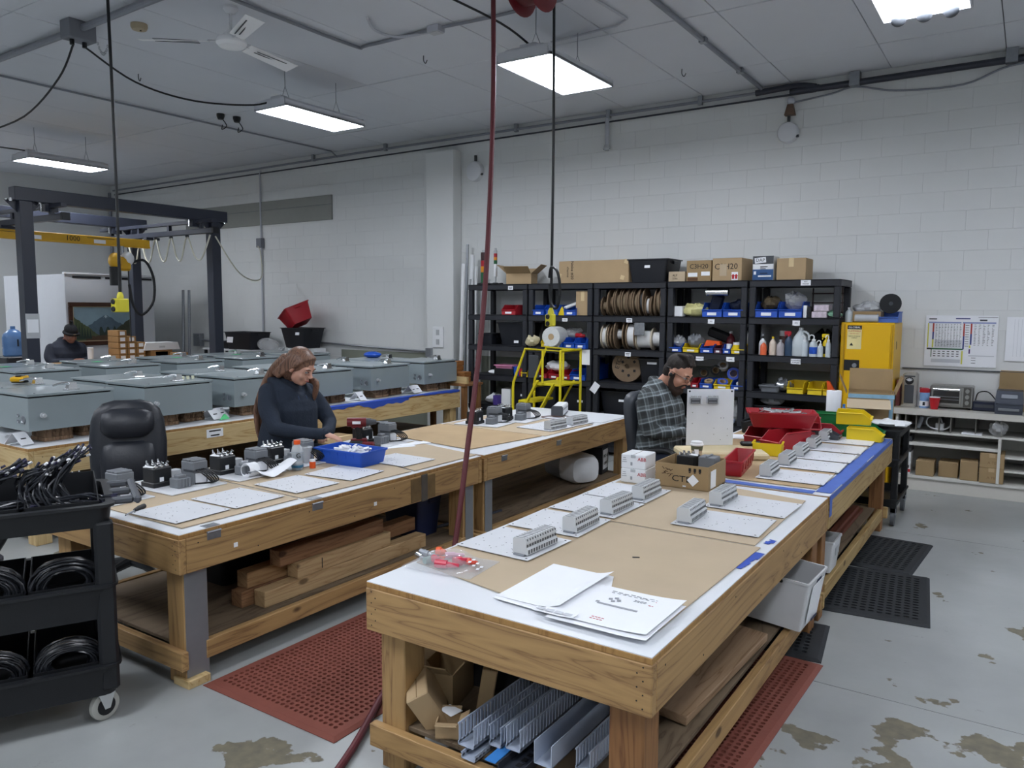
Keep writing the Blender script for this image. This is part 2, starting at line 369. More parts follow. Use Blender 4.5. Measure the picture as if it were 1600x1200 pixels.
# ceiling fan
FANW = M('fan_white', '#f4f5f7', .35, noise=.01)
f = thing('ceiling_fan', 'white three blade ceiling fan hanging near the smoke detector', 'ceiling fan', (-5.75, 4.35, H))
MB().lathe([(.001, 0), (.06, 0), (.06, -.02), (.03, -.06), (.001, -.06)]).build('canopy', WHITEP, f)
MB().cyl((0, 0, -.05), (0, 0, -.24), .012).build('downrod', WHITEP, f)
MB().lathe([(.001, -.2), (.05, -.2), (.06, -.24), (.11, -.255), (.125, -.28), (.125, -.3), (.1, -.325), (.04, -.335), (.001, -.335)], n=28).build('motor', FANW, f)
for a in (222, 97, 337):
    b = MB(); A = math.radians(a); n0 = 0
    b.sheet(lambda u, v: (.17+u*.56, (v-.5)*(.115+.03*u), -.285-.035*(v-.5)-.02*u), 8, 4, .004)
    b.mat(1)
    for k in (-.035, 0, .035): b.box((.44, k, -.2975-.035*k), (.36, .010, .003))
    b.xf(0, RZ(A)); b.build('blade', [FANW, DGREY], f)
    MB().box((.13, 0, -.283), (.12, .035, .008), b=.002).xf(0, RZ(A)).build('blade_bracket', WHITEP, f)
def pipe(name, pts, r, mat, label, cat='conduit', clips=(), sub=0, group=None):
    t = thing(name, label, cat, (0, 0, 0), 0, group)
    MB().tube(pts, r, 10, sub).build('tube', mat, t)
    for c in clips:
        if c[2] > H-.2: MB().box((c[0], c[1], (c[2]-r+H-.002)/2), (r*3, r*3, H-.002-c[2]+r), b=.002).build('clip', STEEL, t)
        else: MB().box((c[0], (c[1]+YB)/2-.01, c[2]), (r*3.2, YB-c[1]+r*2-.03, r*2.6), b=.002).build('clip', STEEL, t)
    return t
GREYP = M('grey_painted_conduit', '#8a8d95', .5, .3, noise=.06)
DARKP = M('dark_conduit', '#3a3d46', .5, .2, noise=.08)
WHP = M('painted_pipe', '#b9bcc4', .5, noise=.04)
jb = thing('junction_box', 'grey ceiling junction box with two hanging black cable glands', 'junction box', (-7.2, 3.84, H))
MB().box((0, 0, -.08), (.16, .24, .16), b=.006).build('body', M('grey_box', '#787b83', .5, noise=.05), jb)
for k in (-.06, .05): MB().cyl((.0, k, -.16), (0, k, -.205), .02, n=10).build('gland', BLACK, jb)
ch = MB()
for k in range(9):
    a = k/8; ch.tube([(.02, .16+.09*a+.006*math.cos(q), -.14-.32*a*(1-a)+.014*math.sin(q)) for q in [i*PI/4 for i in range(9)]], .0025, 5)
ch.build('chain', STEEL, jb)
pipe('conduit', [(-16, 3.88, H-.04), (-8.76, 3.88, H-.04), (-7.28, 3.84, H-.06)], .03, GREYP, 'grey ceiling conduit running left from the junction box')
pipe('conduit', [(-7.12, 3.84, H-.06), (-6.2, 3.83, H-.05), (-1.5, 3.8, H-.05)], .03, GREYP, 'grey ceiling conduit running right from the junction box')
pipe('cable', [(-7.2, 3.79, H-.2), (-7.6, 3.85, H-.42), (-8.6, 4.0, H-.6), (-10.2, 4.2, H-.62), (-11.87, 5.5, 3.96)], .009, BLACK, 'black cable sagging left from the junction box', 'cable', sub=6)
pipe('cable', [(-7.2, 3.9, H-.2), (-7.1, 4.3, H-.42), (-6.95, 4.8, H-.5), (-6.75, 5.35, H-.45), (-6.65, 5.6, 3.96)], .009, BLACK, 'black cable sagging from the junction box to a light', 'cable', sub=6)
pipe('cable', [(-3.9, 3.9, H-.15), (-3.8, 4.6, H-.18), (-3.65, 5.3, 4.05), (-3.6, 5.67, 3.97)], .009, BLACK, 'black cable running down to the light under the hose reel', 'cable', sub=5)
sd = thing('smoke_detector', 'small tan smoke detector on the ceiling beside the fan', 'smoke detector', (-6.78, 4.16, H))
MB().lathe([(.001, 0), (.07, 0), (.072, -.025), (.06, -.05), (.02, -.058), (.001, -.058)], n=22).build('body', M('aged_tan_plastic', '#a89a80', .5), sd)
MB().cyl((.02, 0, -.056), (.02, 0, -.064), .008, n=8).build('lamp', INK, sd)
pipe('conduit', [(-5.54, 4.1, H-.025), (-5.53, 5.5, H-.025), (-5.4, 5.62, H-.025), (-4.66, 5.62, H-.025)], .016, GREYP, 'grey ceiling conduit bending around between fan and outlet box', sub=4)
ob = thing('outlet_box', 'pale square electrical box on the ceiling left of the reel', 'electrical box', (-4.58, 5.63, H))
MB().box((0, 0, -.03), (.13, .1, .06), b=.004).build('body', WHP, ob); MB().box((0, 0, -.063), (.11, .085, .005), b=.002).build('cover', LGREY, ob)
pipe('conduit', [(-4.5, 5.63, H-.025), (-4.0, 5.67, H-.025), (-3.3, 5.67, H-.025)], .014, GREYP, 'grey ceiling conduit running from outlet box to hose reel')
pipe('cable', [(-4.64, 5.66, H-.03), (-4.95, 5.55, H-.05), (-5.05, 5.35, H-.03), (-4.9, 5.1, H-.03)], .012, WHP, 'pale flexible cable looping behind the ceiling outlet box', 'cable', sub=5)
pipe('conduit', [(-2.68, 3.5, H-.03), (-2.68, 9.06, H-.03)], .022, GREYP, 'long grey ceiling conduit running straight to the back wall', clips=[(-2.68, 7.2, H-.03), (-2.68, 8.3, H-.03)])
pipe('conduit', [(-3.1, 5.6, H-.02), (-3.05, 6.35, H-.02), (-3.2, 6.45, H-.02), (-3.9, 6.5, H-.02)], .01, WHP, 'thin pale ceiling conduit turning a corner behind the nearest light')
pipe('conduit', [(-9.47, 3.0, H-.02), (-9.47, 9.0, H-.02), (-9.44, 9.1, H-.1)], .012, GREYP, 'thin grey ceiling conduit running to the wall above the bins')
pipe('conduit', [(-16.0, YB-.05, 4.18), (-11.3, YB-.05, 4.2), (-9.0, YB-.05, 4.22), (-2.68, YB-.05, 4.235), (-2.3, YB-.05, 4.235)], .017, GREYP, 'grey conduit running along the top of the back wall', clips=[(x, YB-.05, 4.21) for x in (-10, -8.4, -6, -4.6, -3.4)])
pipe('conduit', [(-16.0, YB-.03, 4.1), (-9.0, YB-.03, 4.13), (-2.1, YB-.03, 4.17)], .011, DARKP, 'thin dark conduit below the grey one on the back wall')
pipe('conduit', [(-2.75, YB-.05, 4.235), (-2.3, YB-.05, 4.25), (-2.05, YB-.06, 4.2), (-1.9, YB-.06, 4.19), (4.4, YB-.06, 4.22)], .034, DARKP, 'thick black conduit along the top of the back wall', clips=[(-1.7, YB-.06, 4.19), (-.3, YB-.06, 4.2)], sub=4)
pipe('cable', [(-2.35, YB-.03, 4.08), (-1.95, YB-.02, 4.12), (-1.7, YB-.02, 4.16), (-1.3, YB-.03, 4.06), (-.7, YB-.03, 4.03), (-.2, YB-.02, 4.16), (.8, YB-.02, 4.05)], .01, GREYP, 'grey cable drooping along the upper right of the wall', 'cable', sub=6)
s_ = thing('motion_sensor', 'small brown motion sensor high on the back wall', 'sensor', (-2.36, YB, 4.06), 0)
MB().ell((0, -.04, .04), (.045, .045, .045)).build('ball_joint', WHP, s_); MB().loft([[(-.03, -.03, 0), (.03, -.03, 0), (.03, -.075, 0), (-.03, -.075, 0)], [(-.055, -.02, -.12), (.055, -.02, -.12), (.055, -.1, -.12), (-.055, -.1, -.12)]]).build('body', M('brown_sensor', '#6b5648', .5), s_)
MB().cyl((0, -.05, .03), (0, 0.0, .03), .02).build('mount', WHP, s_)
def speaker(x, z, label, r=.12):
    t = thing('wall_speaker', label, 'speaker', (x, YB, z), (PI/2, 0, 0), 'round wall discs')
    MB().lathe([(.001, 0), (r, 0), (r, .05), (r*.9, .075), (r*.6, .085), (.001, .088)], n=28).build('body', WHITEP, t)
    MB().box((.0, r*1.2, .02), (.03, .12, .03), b=.003).build('cable_entry', DGREY, t); MB().cyl((r*.8, -.05, .05), (r*1.05, -.05, .05), .016, n=8).build('knob', DGREY, t)
speaker(-6.71, 3.73, 'round white disc on the wall beside the pilaster', .14); speaker(-2.38, 3.76, 'round white disc high on the wall below the brown sensor', .115)
p_ = thing('sprinkler_drop', 'short white pipe with fitting high on the back wall', 'pipe', (-4.62, YB-.05, 0))
MB().cyl((0, 0, 4.2), (0, 0, 3.86), .026).build('tube', WHP, p_); MB().lathe([(.001, 3.8), (.03, 3.8), (.045, 3.83), (.03, 3.87), (.001, 3.87)]).build('fitting', LGREY, p_)
MB().cyl((-.05, 0, 3.82), (.05, 0, 3.82), .012, n=8).build('tap', CHROME, p_); MB().cyl((0, .01, 3.85), (0, .045, 3.85), .02, n=8).build('wall_bracket', WHP, p_)
v_ = pipe('conduit', [(-11.36, YB-.03, 4.17), (-11.38, YB-.03, 4.1), (-11.4, YB-.03, 1.02)], .016, WHP, 'vertical pale conduit on the wall with a small grey box')
MB().box((-11.39, YB-.05, 2.92), (.13, .08, .16), b=.004).build('switch_box', M('grey_box', '#787b83'), v_)
pipe('conduit', [(XL+.04, YB-.04, 4.15), (XL+.04, YB-.04, 1.2)], .028, GREYP, 'vertical grey conduit in the far left wall corner')
w_ = thing('outlet_plate', 'white wall outlet plate on the pilaster', 'outlet', (-7.24, YB-.225, 1.37)); MB().box((0, 0, 0), (.2, .02, .3), b=.004).build('plate', WHITE, w_)
for k in (-.07, .07): MB().box((0, -.012, k), (.06, .006, .08), b=.002).build('socket', LGREY, w_)
r_ = thing('wall_rail', 'thin steel wall rail ending in a box beside the olive band', 'rail', (0, 0, 0)); MB().tube([(-10.3, YB-.05, 1.22), (-7.38, YB-.05, 1.13)], .016, 8).build('tube', STEEL, r_); MB().box((-7.4, YB-.24, 1.14), (.1, .06, .13), b=.004).build('end_box', STEEL, r_); MB().cyl((-7.4, YB-.05, 1.14), (-7.4, YB-.22, 1.14), .02).build('bracket', STEEL, r_)
r_ = thing('wall_rail', 'thin steel wall rail behind the right crane post', 'rail', (0, 0, 0)); MB().tube([(-13.2, YB-.05, 1.17), (-12.1, YB-.05, 1.12)], .018, 8).build('tube', STEEL, r_); MB().box((-13.25, YB-.06, 1.17), (.2, .1, .24), b=.004).build('end_box', STEEL, r_)
for x, y in ((-8.96, 6.58), (-8.92, 6.8)):
    t = thing('pendant_socket', 'small black ceiling socket with a dangling wire, '+('left' if y < 6.7 else 'right')+' of the two', 'socket', (x, y, H), 0, 'empty ceiling sockets'); MB().lathe([(.001, 0), (.05, 0), (.05, -.03), (.035, -.07), (.001, -.07)]).build('cup', BLACK, t)
    MB().tube([(.0, .03, -.06), (.05, .05, -.15), (.02, .0, -.2), (-.02, .04, -.13)], .006, 6, 5).build('wire', BLACK, t)
for x, y, lb in ((-4.3, 4.3, 'tiny wire hook on the ceiling between fan and reel'), (-8.2, 5.0, 'tiny wire hook on the ceiling left of the fan'), (-3.2, 8.0, 'tiny wire hook on the ceiling right of the nearest light'), (-5.2, 6.2, 'tiny wire hook on the ceiling between two lights')):
    t = thing('ceiling_hook', lb, 'hook', (x, y, H), 0, 'ceiling hooks'); MB().tube([(0, 0, 0), (0, 0, -.05), (.025, 0, -.08), (.045, 0, -.05)], .005, 6, 4).build('wire', DGREY, t)
# hose reel, hose and pendants
MAROON = M('maroon_paint', '#6d1620', .35, noise=.05)
hr = thing('hose_reel', 'dark red hose reel bolted under the ceiling', 'hose reel', (-2.92, 4.6, 0))
MB().box((0, 0, H-.02), (.3, .26, .03), b=.004).build('mount_plate', DARKP, hr)
for s in (-.11, .11): MB().prism([(-.1, 4.27), (.1, 4.27), (.07, 3.96), (-.07, 3.96)], s-.008, s+.008, R=Matrix(((0, 0, 1), (1, 0, 0), (0, 1, 0)))).build('side_bracket', MAROON, hr)
for s in (-.085, .085): MB().lathe([(.001, -.008), (.2, -.008), (.215, 0), (.2, .008), (.001, .008)], n=30, R=ROT(0, PI/2, 0), c=(s, 0, 3.98)).build('flange', MAROON, hr)
MB().cyl((-.09, 0, 3.98), (.09, 0, 3.98), .15, n=24).build('wound_hose', M('hose_rubber', '#5b2229', .5, noise=.06), hr)
MB().box((-.1, -.22, 3.90), (.09, .16, .09), b=.01).build('outlet_arm', MAROON, hr); MB().box((-.12, -.27, 3.845), (.07, .05, .03), b=.004).build('roller', DGREY, hr)
HOSE = MATS['hose_rubber']
hp = [(-3.04, 4.33, 3.84), (-2.95, 4.2, 3.0), (-2.80, 3.9, 1.85), (-2.70, 3.58, .9), (-2.65, 3.38, .35), (-2.62, 3.2, .06), (-2.6, 3.05, .03), (-2.5, 2.8, .03), (-2.38, 2.53, .03), (-2.15, 2.06, .018), (-2.0, 1.6, .018), (-2.1, 1.2, .018)]
tag(MB().tube(hp, .016, 10, 6).build('air_hose', HOSE), 'dark red air hose hanging from the reel to the floor', 'hose')
PENDY = M('yellow_pendant_box', '#d9cf3a', .45, noise=.04)
def pendant(x, y, z, rz, top, label, size=(.085, .062, .125), extra=0):
    t = thing('pendant_outlet', label, 'pendant outlet', (x, y, z), rz, 'yellow pendant outlet boxes'); a, b, c = size
    MB().box((0, 0, 0), (a, b, c), b=.008).build('box', PENDY, t); MB().box((0, -b/2-.003, 0), (a*.9, .006, c*.92), b=.003).build('cover', PENDY, t)
    for k in (-.028, .028): MB().lathe([(.001, 0), (.02, 0), (.02, .006), (.016, .009), (.001, .009)], n=16, R=ROT(PI/2, 0, 0), c=(0, -b/2-.006, k)).build('socket', BLACK, t)
    MB().lathe([(.001, 0), (.025, 0), (.025, .02), (.014, .05), (.001, .05)], c=(0, 0, c/2-.001), n=14).build('cord_grip', PENDY, t)
    MB().tube([(0, 0, c/2+.03), (.01, 0, (top-z)*.5), (0, 0, top-z)], .011, 8, 6).build('cord', BLACK, t)
    return t
pendant(-3.23, 5.42, 1.70, math.radians(-14), 4.29, 'yellow outlet box hanging from a black cord beside the hose', size=(.07, .055, .10))
pendant(-5.82, 3.33, 1.80, math.radians(10), 4.29, 'yellow outlet box hanging over the enclosures on a long cord', size=(.06, .115, .105))
tag(MB().tube([(-3.235, 5.40, 2.04), (-3.20, 5.37, 2.12), (-3.12, 5.33, 2.08), (-3.09, 5.32, 1.95), (-3.12, 5.33, 1.80), (-3.2, 5.37, 1.84), (-3.235, 5.40, 1.98)], .011, 8, 6).build('cord_loop', BLACK), 'loop of spare black cord tied above the pendant outlet', 'cord')
# ================================================================ BENCHES
WA = lambda ax: WOOD('bench_pine_amber_%d' % ax, '#b3905f', '#876642', ax)
WP = lambda ax: WOOD('bench_pine_pale_%d' % ax, '#cdb484', '#a98752', ax)
WD = lambda ax: WOOD('bench_pine_brown_%d' % ax, '#94693f', '#6d4526', ax, knots=False)
PLY = WOOD('plywood_edge', '#a8804a', '#8a6436', 2, knots=False)
PLYG = WOOD('worn_plywood', '#7d6c57', '#5d4d3b', 1, .8, knots=False, grain=.6)
SHEETM = M('steel_plate_grey', '#8d9095', .45, .5, noise=.08)
def bench(label, x0, x1, y0, y1, wood=WA, ztop=.75, ap=.168, shelf=.19, legs=None, plates=(), lap=.0, legw=.09, white=True, legwood=None, rails=True, dark=False):
    t = thing('workbench', label, 'workbench', ((x0+x1)/2, (y0+y1)/2, 0)); w, d = x1-x0, y1-y0; lw = legwood or wood
    m = MB(); m.box((0, 0, ztop-.0135), (w-.004, d-.004, .021), b=.002); m.build('plywood_top', PLY, t)
    if white: MB().box((0, 0, ztop-.0015), (w-.008, d-.008, .003)).build('laminate', WHITEL, t, smooth=None)
    za = ztop-.024-ap/2
    MB().box((0, -d/2+.019, za), (w, .038, ap), b=.004).build('apron', wood(0), t); MB().box((0, d/2-.019, za), (w, .038, ap), b=.004).build('apron', wood(0), t)
    for s in (-1, 1): MB().box((s*(w/2-.019), 0, za), (.038, d-.077, ap), b=.004).build('apron', wood(1), t)
    if legs is None: legs = [(sx*(w/2-.04-legw/2), sy*(d/2-.04-legw/2)) for sx in (-1, 1) for sy in (-1, 1)]
    for lx, ly in legs:
        l = MB().box((lx, ly, (ztop-.026)/2), (legw, legw, ztop-.026), b=.004).build('leg', WD(2) if dark and lx > 0 else lw(2), t)
    if shelf:
        MB().box((0, 0, shelf-.009), (w-.18, d-.12, .018), b=.002).build('shelf_board', PLYG, t)
        if rails:
            zr = shelf-.02-.045
            for s in (-1, 1): MB().box((s*(w/2-.05), 0, zr+.02), (.038, d-.3, .09), b=.003).build('shelf_rail', wood(1), t)
            for s in (-1, 1): MB().box((0, s*(d/2-.05+.03), zr+.012), (w-.02, .038, .09), b=.003).build('shelf_rail', wood(0), t)
    nl = MB()
    for k in range(7):
        for s in (-1, 1):
            nl.cyl((s*(w/2-.03-.02*(k % 2)), -d/2-.0005, za-.06+.022*k), (s*(w/2-.03-.02*(k % 2)), -d/2+.002, za-.06+.022*k), .003, n=6)
        nl.cyl((w/2-.001, -d/2+.1+k*d/7, za+.05*(-1)**k), (w/2+.0006, -d/2+.1+k*d/7, za+.05*(-1)**k), .004, n=6)
    n_ = nl.build('screw_heads', INK, t, smooth=None); n_['kind'] = 'stuff'
    return t
bA = bench('amber pine workbench in the front with wire duct stored beneath', -2.065, -.885, 2.1, 4.53, legw=.12, dark=True)
bB = bench('amber pine workbench edged in blue tape, colored bins on top', -2.065, -.885, 4.56, 6.95, wood=lambda ax: WOOD('bench_pine_mid_%d' % ax, '#b99e6c', '#93713f', ax), legw=.1, legwood=WD)
bC = bench('amber pine workbench with timber beams stored on its shelf', -4.41, -3.19, 2.05, 4.42, legw=.13)
bD = bench('amber pine workbench with printer-like white device on its far end', -4.41, -3.19, 4.45, 6.95, legw=.1)
bE = bench('long pale pine bench carrying the front row of grey enclosures', -7.75, -6.06, 2.72, 7.92, wood=WP, legw=.12, ap=.2, shelf=.25)
bF = bench('long pale pine bench carrying the rear rows of grey enclosures', -10.05, -8.3, 3.2, 8.5, wood=WP, legw=.12, ap=.2, shelf=.25)
# steel cladding and trims on individual benches
def plate(par, x, y, z, sx, sy, sz, name='corner_plate', mat=SHEETM, **k): return MB().box((x, y, z), (sx, sy, sz), b=.001).build(name, mat, par, **k)
plate(bC, .572, -1.08, .3, .004, .12, .56, 'leg_cladding')
MB().box((.55, -1.1, .02), (.12, .12, .04), b=.003).build('foot_block', WP(0), bC)
plate(bC, .57, -1.06, .60, .004, .07, .1, 'corner_plate'); plate(bC, .575, 1.08, .3, .004, .09, .56, 'leg_cladding'); plate(bD, .575, -1.15, .3, .004, .09, .56, 'leg_cladding')
def hinge(par, y, z=.72, l=.075, x=.612):
    h = MB(); h.box((x, y, z-.012), (.003, l, .034), b=.001); h.cyl((x+.001, y-l/2, z+.008), (x+.001, y+l/2, z+.008), .006, n=8); h.box((x-.03, y, z+.0315), (.05, l, .002))
    h.build('hinge', STEEL, par)
for y in (-1.0, -.35): hinge(bC, y)
for y in (-1.0, -.2): hinge(bD, y, .70)
MB().box((.6115, .1, .63), (.003, .022, .022)).build('sticker', PAPER, bC, smooth=None); MB().box((.6115, -.88, .63), (.003, .022, .022)).build('sticker', PAPER, bC, smooth=None)
MB().box((.613, .55, .642), (.006, .06, .175), b=.002).build('splice_strap', M('dirty_steel', '#55504a', .7, .3, noise=.2), bC)
MB().box((.611, .54, .64), (.0024, .24, .15)).build('grease_stain', M('grease_stained_pine', '#6a5433', .7, noise=.35, scale=14), bC, smooth=None)
lb = MB().box((.847, -1.03, .665), (.004, .17, .075), b=.001).build('label_card', PAPER, bE, smooth=None)
ln = MB()
for k in range(2): ln.box((.8495, -1.03, .685-.04*k), (.001, .12-.03*k, .012))
ln.build('print_lines', INK, lb, smooth=None)
st = MB()
for k in range(5): st.box((.8465, .06, .60+.018*k), (.002, .018+.008*(k % 2), .006))
st.build('grade_stamp', INK, bE, smooth=None)
# tape on the edges
TAPE = M('blue_masking_tape', '#2f4fb0', .6, noise=.08, scale=14); TAPE2 = M('blue_tape_faded', '#4a66b0', .65, noise=.1, scale=10)
def tape(path, w, mat, label, z):
    t = MB(); n = len(path); random.seed(len(label))
    for i in range(n-1):
        a, b = Vector(path[i]), Vector(path[i+1]); d = (b-a).normalized(); s = Vector((-d.y, d.x, 0)); m = 8
        for k in range(m):
            p, q = a.lerp(b, k/m), a.lerp(b, (k+1)/m); j0, j1 = random.uniform(-.006, .006), random.uniform(-.006, .006)
            t.loft([[p-s*(w/2+j0), p+s*(w/2+j1), p+s*(w/2+j1)+Vector((0, 0, .0012)), p-s*(w/2+j0)+Vector((0, 0, .0012))], [q-s*(w/2+j0), q+s*(w/2+j1), q+s*(w/2+j1)+Vector((0, 0, .0012)), q-s*(w/2+j0)+Vector((0, 0, .0012))]])
    return t
o = tape([(-.93, 4.63, .7525), (-.93, 6.9, .7525)], .085, TAPE2, 'a', 0); o = o.build('tape_strip', TAPE2, smooth=None); MB().box((-.8835, 5.75, .735), (.002, 2.33, .03)).build('tape_fold', TAPE2, o, smooth=None)
tag(o, 'blue tape strip along the right bench edge', 'tape')
o = tape([(-2.0, 4.605, .7525), (-.98, 4.605, .7525)], .07, TAPE2, 'ab', 0); o = o.build('tape_strip', TAPE2, smooth=None); MB().box((-.883, 4.59, .69), (.002, .06, .12)).build('tape_tail', TAPE2, o, smooth=None)
tag(o, 'crinkled blue tape strip across the joint of the right benches', 'tape')
o = tape([(-.935, 3.05, .7525), (-.915, 3.3, .7525)], .045, TAPE, 'abc', 0); tag(o.build('tape_scrap', TAPE, smooth=None), 'scrap of bright blue tape beside the large kraft sheet', 'tape')
o = tape([(-.93, 3.45, .7525), (-.91, 3.52, .7525)], .03, TAPE, 'abcd', 0); tag(o.build('tape_scrap', TAPE, smooth=None), 'small blue tape scrap at the corner of kraft sheets', 'tape')
o = tape([(-6.1, 5.2, .7525), (-6.1, 7.9, .7525)], .09, TAPE, 'abcde', 0)
def _h(y): return .045+.022*math.sin(y*5.1)+.014*math.sin(y*13+1)+.006*math.sin(y*41)
for k in range(110):
    a, b = 5.2+k*.0245, 5.2+(k+1)*.0245; f = .35 if a > 6.9 else 1
    o.loft([[(-6.0585, y, .7535), (-6.0545, y, .7535), (-6.0545, y, .7535-_h(y)*f), (-6.0585, y, .7535-_h(y)*f)] for y in (a, b)])
tag(o.build('tape_drape', TAPE, smooth=None), 'ragged bright blue tape hanging over the far bench edge', 'tape')
# kraft sheets
def sheet(label, poly, z=.7525, th=.004, mat=KRAFT2, name='cardboard_sheet', cat='cardboard sheet', group=None, curl=0):
    t = MB(); t.prism(poly, 0, th); o = t.build(name, mat, None, (0, 0, z), smooth=None); return tag(o, label, cat, group)
sheet('large kraft cardboard sheet covering the front right workbench', [(-2.04, 2.37), (-1.57, 2.28), (-.95, 2.29), (-.93, 3.37), (-2.03, 3.37)])
sheet('curled kraft cardboard sheet under the white boxes', [(-2.04, 3.39), (-.96, 3.39), (-.97, 4.36), (-1.4, 4.44), (-2.02, 4.40)])
sheet('pale kraft sheet under the taped colored bins', [(-2.03, 4.69), (-.985, 4.69), (-.985, 6.9), (-2.03, 6.9)], mat=KRAFT)
sheet('kraft sheet at the near end of the left workbench', [(-4.35, 2.12), (-3.27, 2.12), (-3.27, 2.82), (-4.35, 2.86)])
sheet('kraft sheet under the blue bin and drink bottle', [(-4.36, 2.88), (-3.26, 2.84), (-3.24, 3.72), (-4.36, 4.05)])
sheet('kraft sheet at the joint of the left workbenches', [(-3.23, 3.74), (-3.23, 4.40), (-4.2, 4.62), (-4.36, 4.08)], z=.753)
sheet('wide kraft sheet lying over the farther left workbench', [(-4.36, 4.70), (-3.4, 4.55), (-3.28, 5.38), (-4.38, 5.42)], z=.7535, mat=KRAFT)
sheet('kraft sheet below the loaded plates on the farther left bench', [(-4.36, 5.44), (-3.26, 5.40), (-3.24, 6.2), (-4.36, 6.25)])
sheet('white board sheet left of the white device', [(-4.36, 6.3), (-3.88, 6.3), (-3.88, 6.92), (-4.36, 6.92)], mat=WHITEL, name='board_sheet', cat='sheet')
sheet('white board sheet at the far right corner of left bench', [(-3.66, 6.32), (-3.22, 6.32), (-3.22, 6.92), (-3.7, 6.92)], mat=WHITEL, name='board_sheet', cat='sheet')
# ================================================================ MATS, TIMBER, STORAGE UNDER THE BENCHES
def holes(w, d, p, th=.014, r=.35, border=.05, slots=False):
    # one sheet pierced by a staggered grid of octagonal holes
    m = MB(); nx, ny = int((w-2*border)/p), int((d-2*border)/p); bx, by = (w-nx*p)/2, (d-ny*p)/2
    for j in range(ny):
        for i in range(nx):
            cx, cy = -w/2+bx+(i+.5)*p, -d/2+by+(j+.5)*p; o = []; q = []
            for k in range(8):
                a = PI/8*2*k; ca, sa = math.cos(a), math.sin(a); s = max(abs(ca), abs(sa)); o.append((cx+ca/s*p/2, cy+sa/s*p/2)); f = p*r*(1.15 if slots else 1)
                q.append((cx+ca*f, cy+sa*p*r*(.75 if slots else 1)+(p*.06 if (i % 2) else -p*.06)))
            vs = [(x, y, th) for x, y in o]+[(x, y, th) for x, y in q]+[(x, y, .001) for x, y in q]
            fs = [(k, (k+1) % 8, 8+(k+1) % 8, 8+k) for k in range(8)]+[(8+k, 8+(k+1) % 8, 16+(k+1) % 8, 16+k) for k in range(8)]
            m.add(vs, fs)
    # sloped border
    R = lambda a, b, z: [(-a, -b, z), (a, -b, z), (a, b, z), (-a, b, z)]
    m.loft([R(w/2-bx, d/2-by, th), R(w/2-.02, d/2-.02, th), R(w/2, d/2, .003), R(w/2, d/2, 0)], False, False)
    return m
MATR = M('terracotta_rubber', '#7c4438', .75, noise=.08, bump=.1); MATB = M('black_rubber', '#23262a', .7, noise=.1, bump=.1)
def mat_(label, c, w, d, p, m, rz=0, z=.001, **k):
    t = thing('floor_mat', label, 'mat', (c[0], c[1], z), rz, 'anti-fatigue mats'); o = holes(w, d, p, **k).build('perforated_top', m, t, smooth=None)
    return t
mat_('terracotta rubber mat with holes between the two bench rows', (-2.735, 2.93), .88, 1.58, .031, MATR)
mat_('terracotta rubber mat with holes beneath the front right bench', (-1.13, 3.2), .66, 1.66, .031, MATR, rz=-.03)
mat_('black rubber mat tucked under the right bench leg', (-1.0, 4.28), .36, .52, .045, MATB, rz=.12)
mat_('black ribbed rubber mat beside the joint of the right benches', (-.78, 5.28), .72, .93, .047, MATB, rz=.1, slots=True)
mat_('black ribbed rubber mat near the far end of the right bench', (-.86, 6.2), .62, .86, .047, MATB, rz=-.06, z=.002, slots=True)
# stack of timber
TB1 = WOOD('timber_brown', '#97714f', '#704a2f', 1, .7); TB2 = WOOD('timber_pale', '#c3a67c', '#a3835a', 1, .7); TB3 = WOOD('timber_tan', '#a5825a', '#84603c', 1, .7)
for x, y0, y1, z, m, lb, s in ((-3.36, 2.62, 3.95, .19, TB2, 'bottom front timber of the stack under left bench', .088), (-3.46, 2.55, 3.7, .19, TB1, 'short-ended bottom rear timber of the stack', .088),
        (-3.375, 2.86, 3.62, .279, TB2, 'pale middle timber with a black mark, under left bench', .088), (-3.475, 2.6, 3.2, .279, TB3, 'stubby middle rear timber of the stack', .088),
        (-3.40, 2.76, 3.58, .368, TB1, 'brown top timber of the stack under left bench', .088), (-3.48, 3.25, 3.98, .279, TB1, 'brown timber reaching farthest right behind the stack', .088)):
    o = MB().box((0, 0, s/2), (s, y1-y0, s), b=.003).build('timber_beam', m, None, (x, (y0+y1)/2, z+.001)); tag(o, lb, 'timber', 'timber stack under the left bench')
    if 'mark' in lb: MB().box((s/2+.0006, -.2, s/2), (.001, .006, .06)).build('pencil_mark', INK, o, smooth=None)
def closed_box(label, c, d, rz=0, mat=KRAFT, tape='y', name='cardboard_box', group=None, cat='box', flap=0, z0=None):
    t = thing(name, label, cat, c, rz, group); w, dd, h = d
    MB().box((0, 0, h/2), d, b=.004).build('carton', mat, t)
    tm = M('packing_tape', '#d3bd92', .3, noise=.03); wt = min(.05, min(w, dd)*.25)
    if tape == 'y': m = MB(); m.box((0, 0, h+.0006), (wt, dd+.002, .001)); m.box((0, -dd/2-.0006, h*.8), (wt, .001, h*.4)); m.build('tape', tm, t, smooth=None)
    if tape == 'x': m = MB(); m.box((0, 0, h+.0006), (w+.002, wt, .001)); m.box((w/2+.0006, 0, h*.8), (.001, wt, h*.4)); m.build('tape', tm, t, smooth=None)
    MB().box((0, 0, h+.0002), (w*.98 if tape == 'x' else .003, .003 if tape == 'x' else dd*.98, .0006)).build('flap_seam', M('seam_brown', '#6e5634', .9, noise=0), t, smooth=None)
    return t
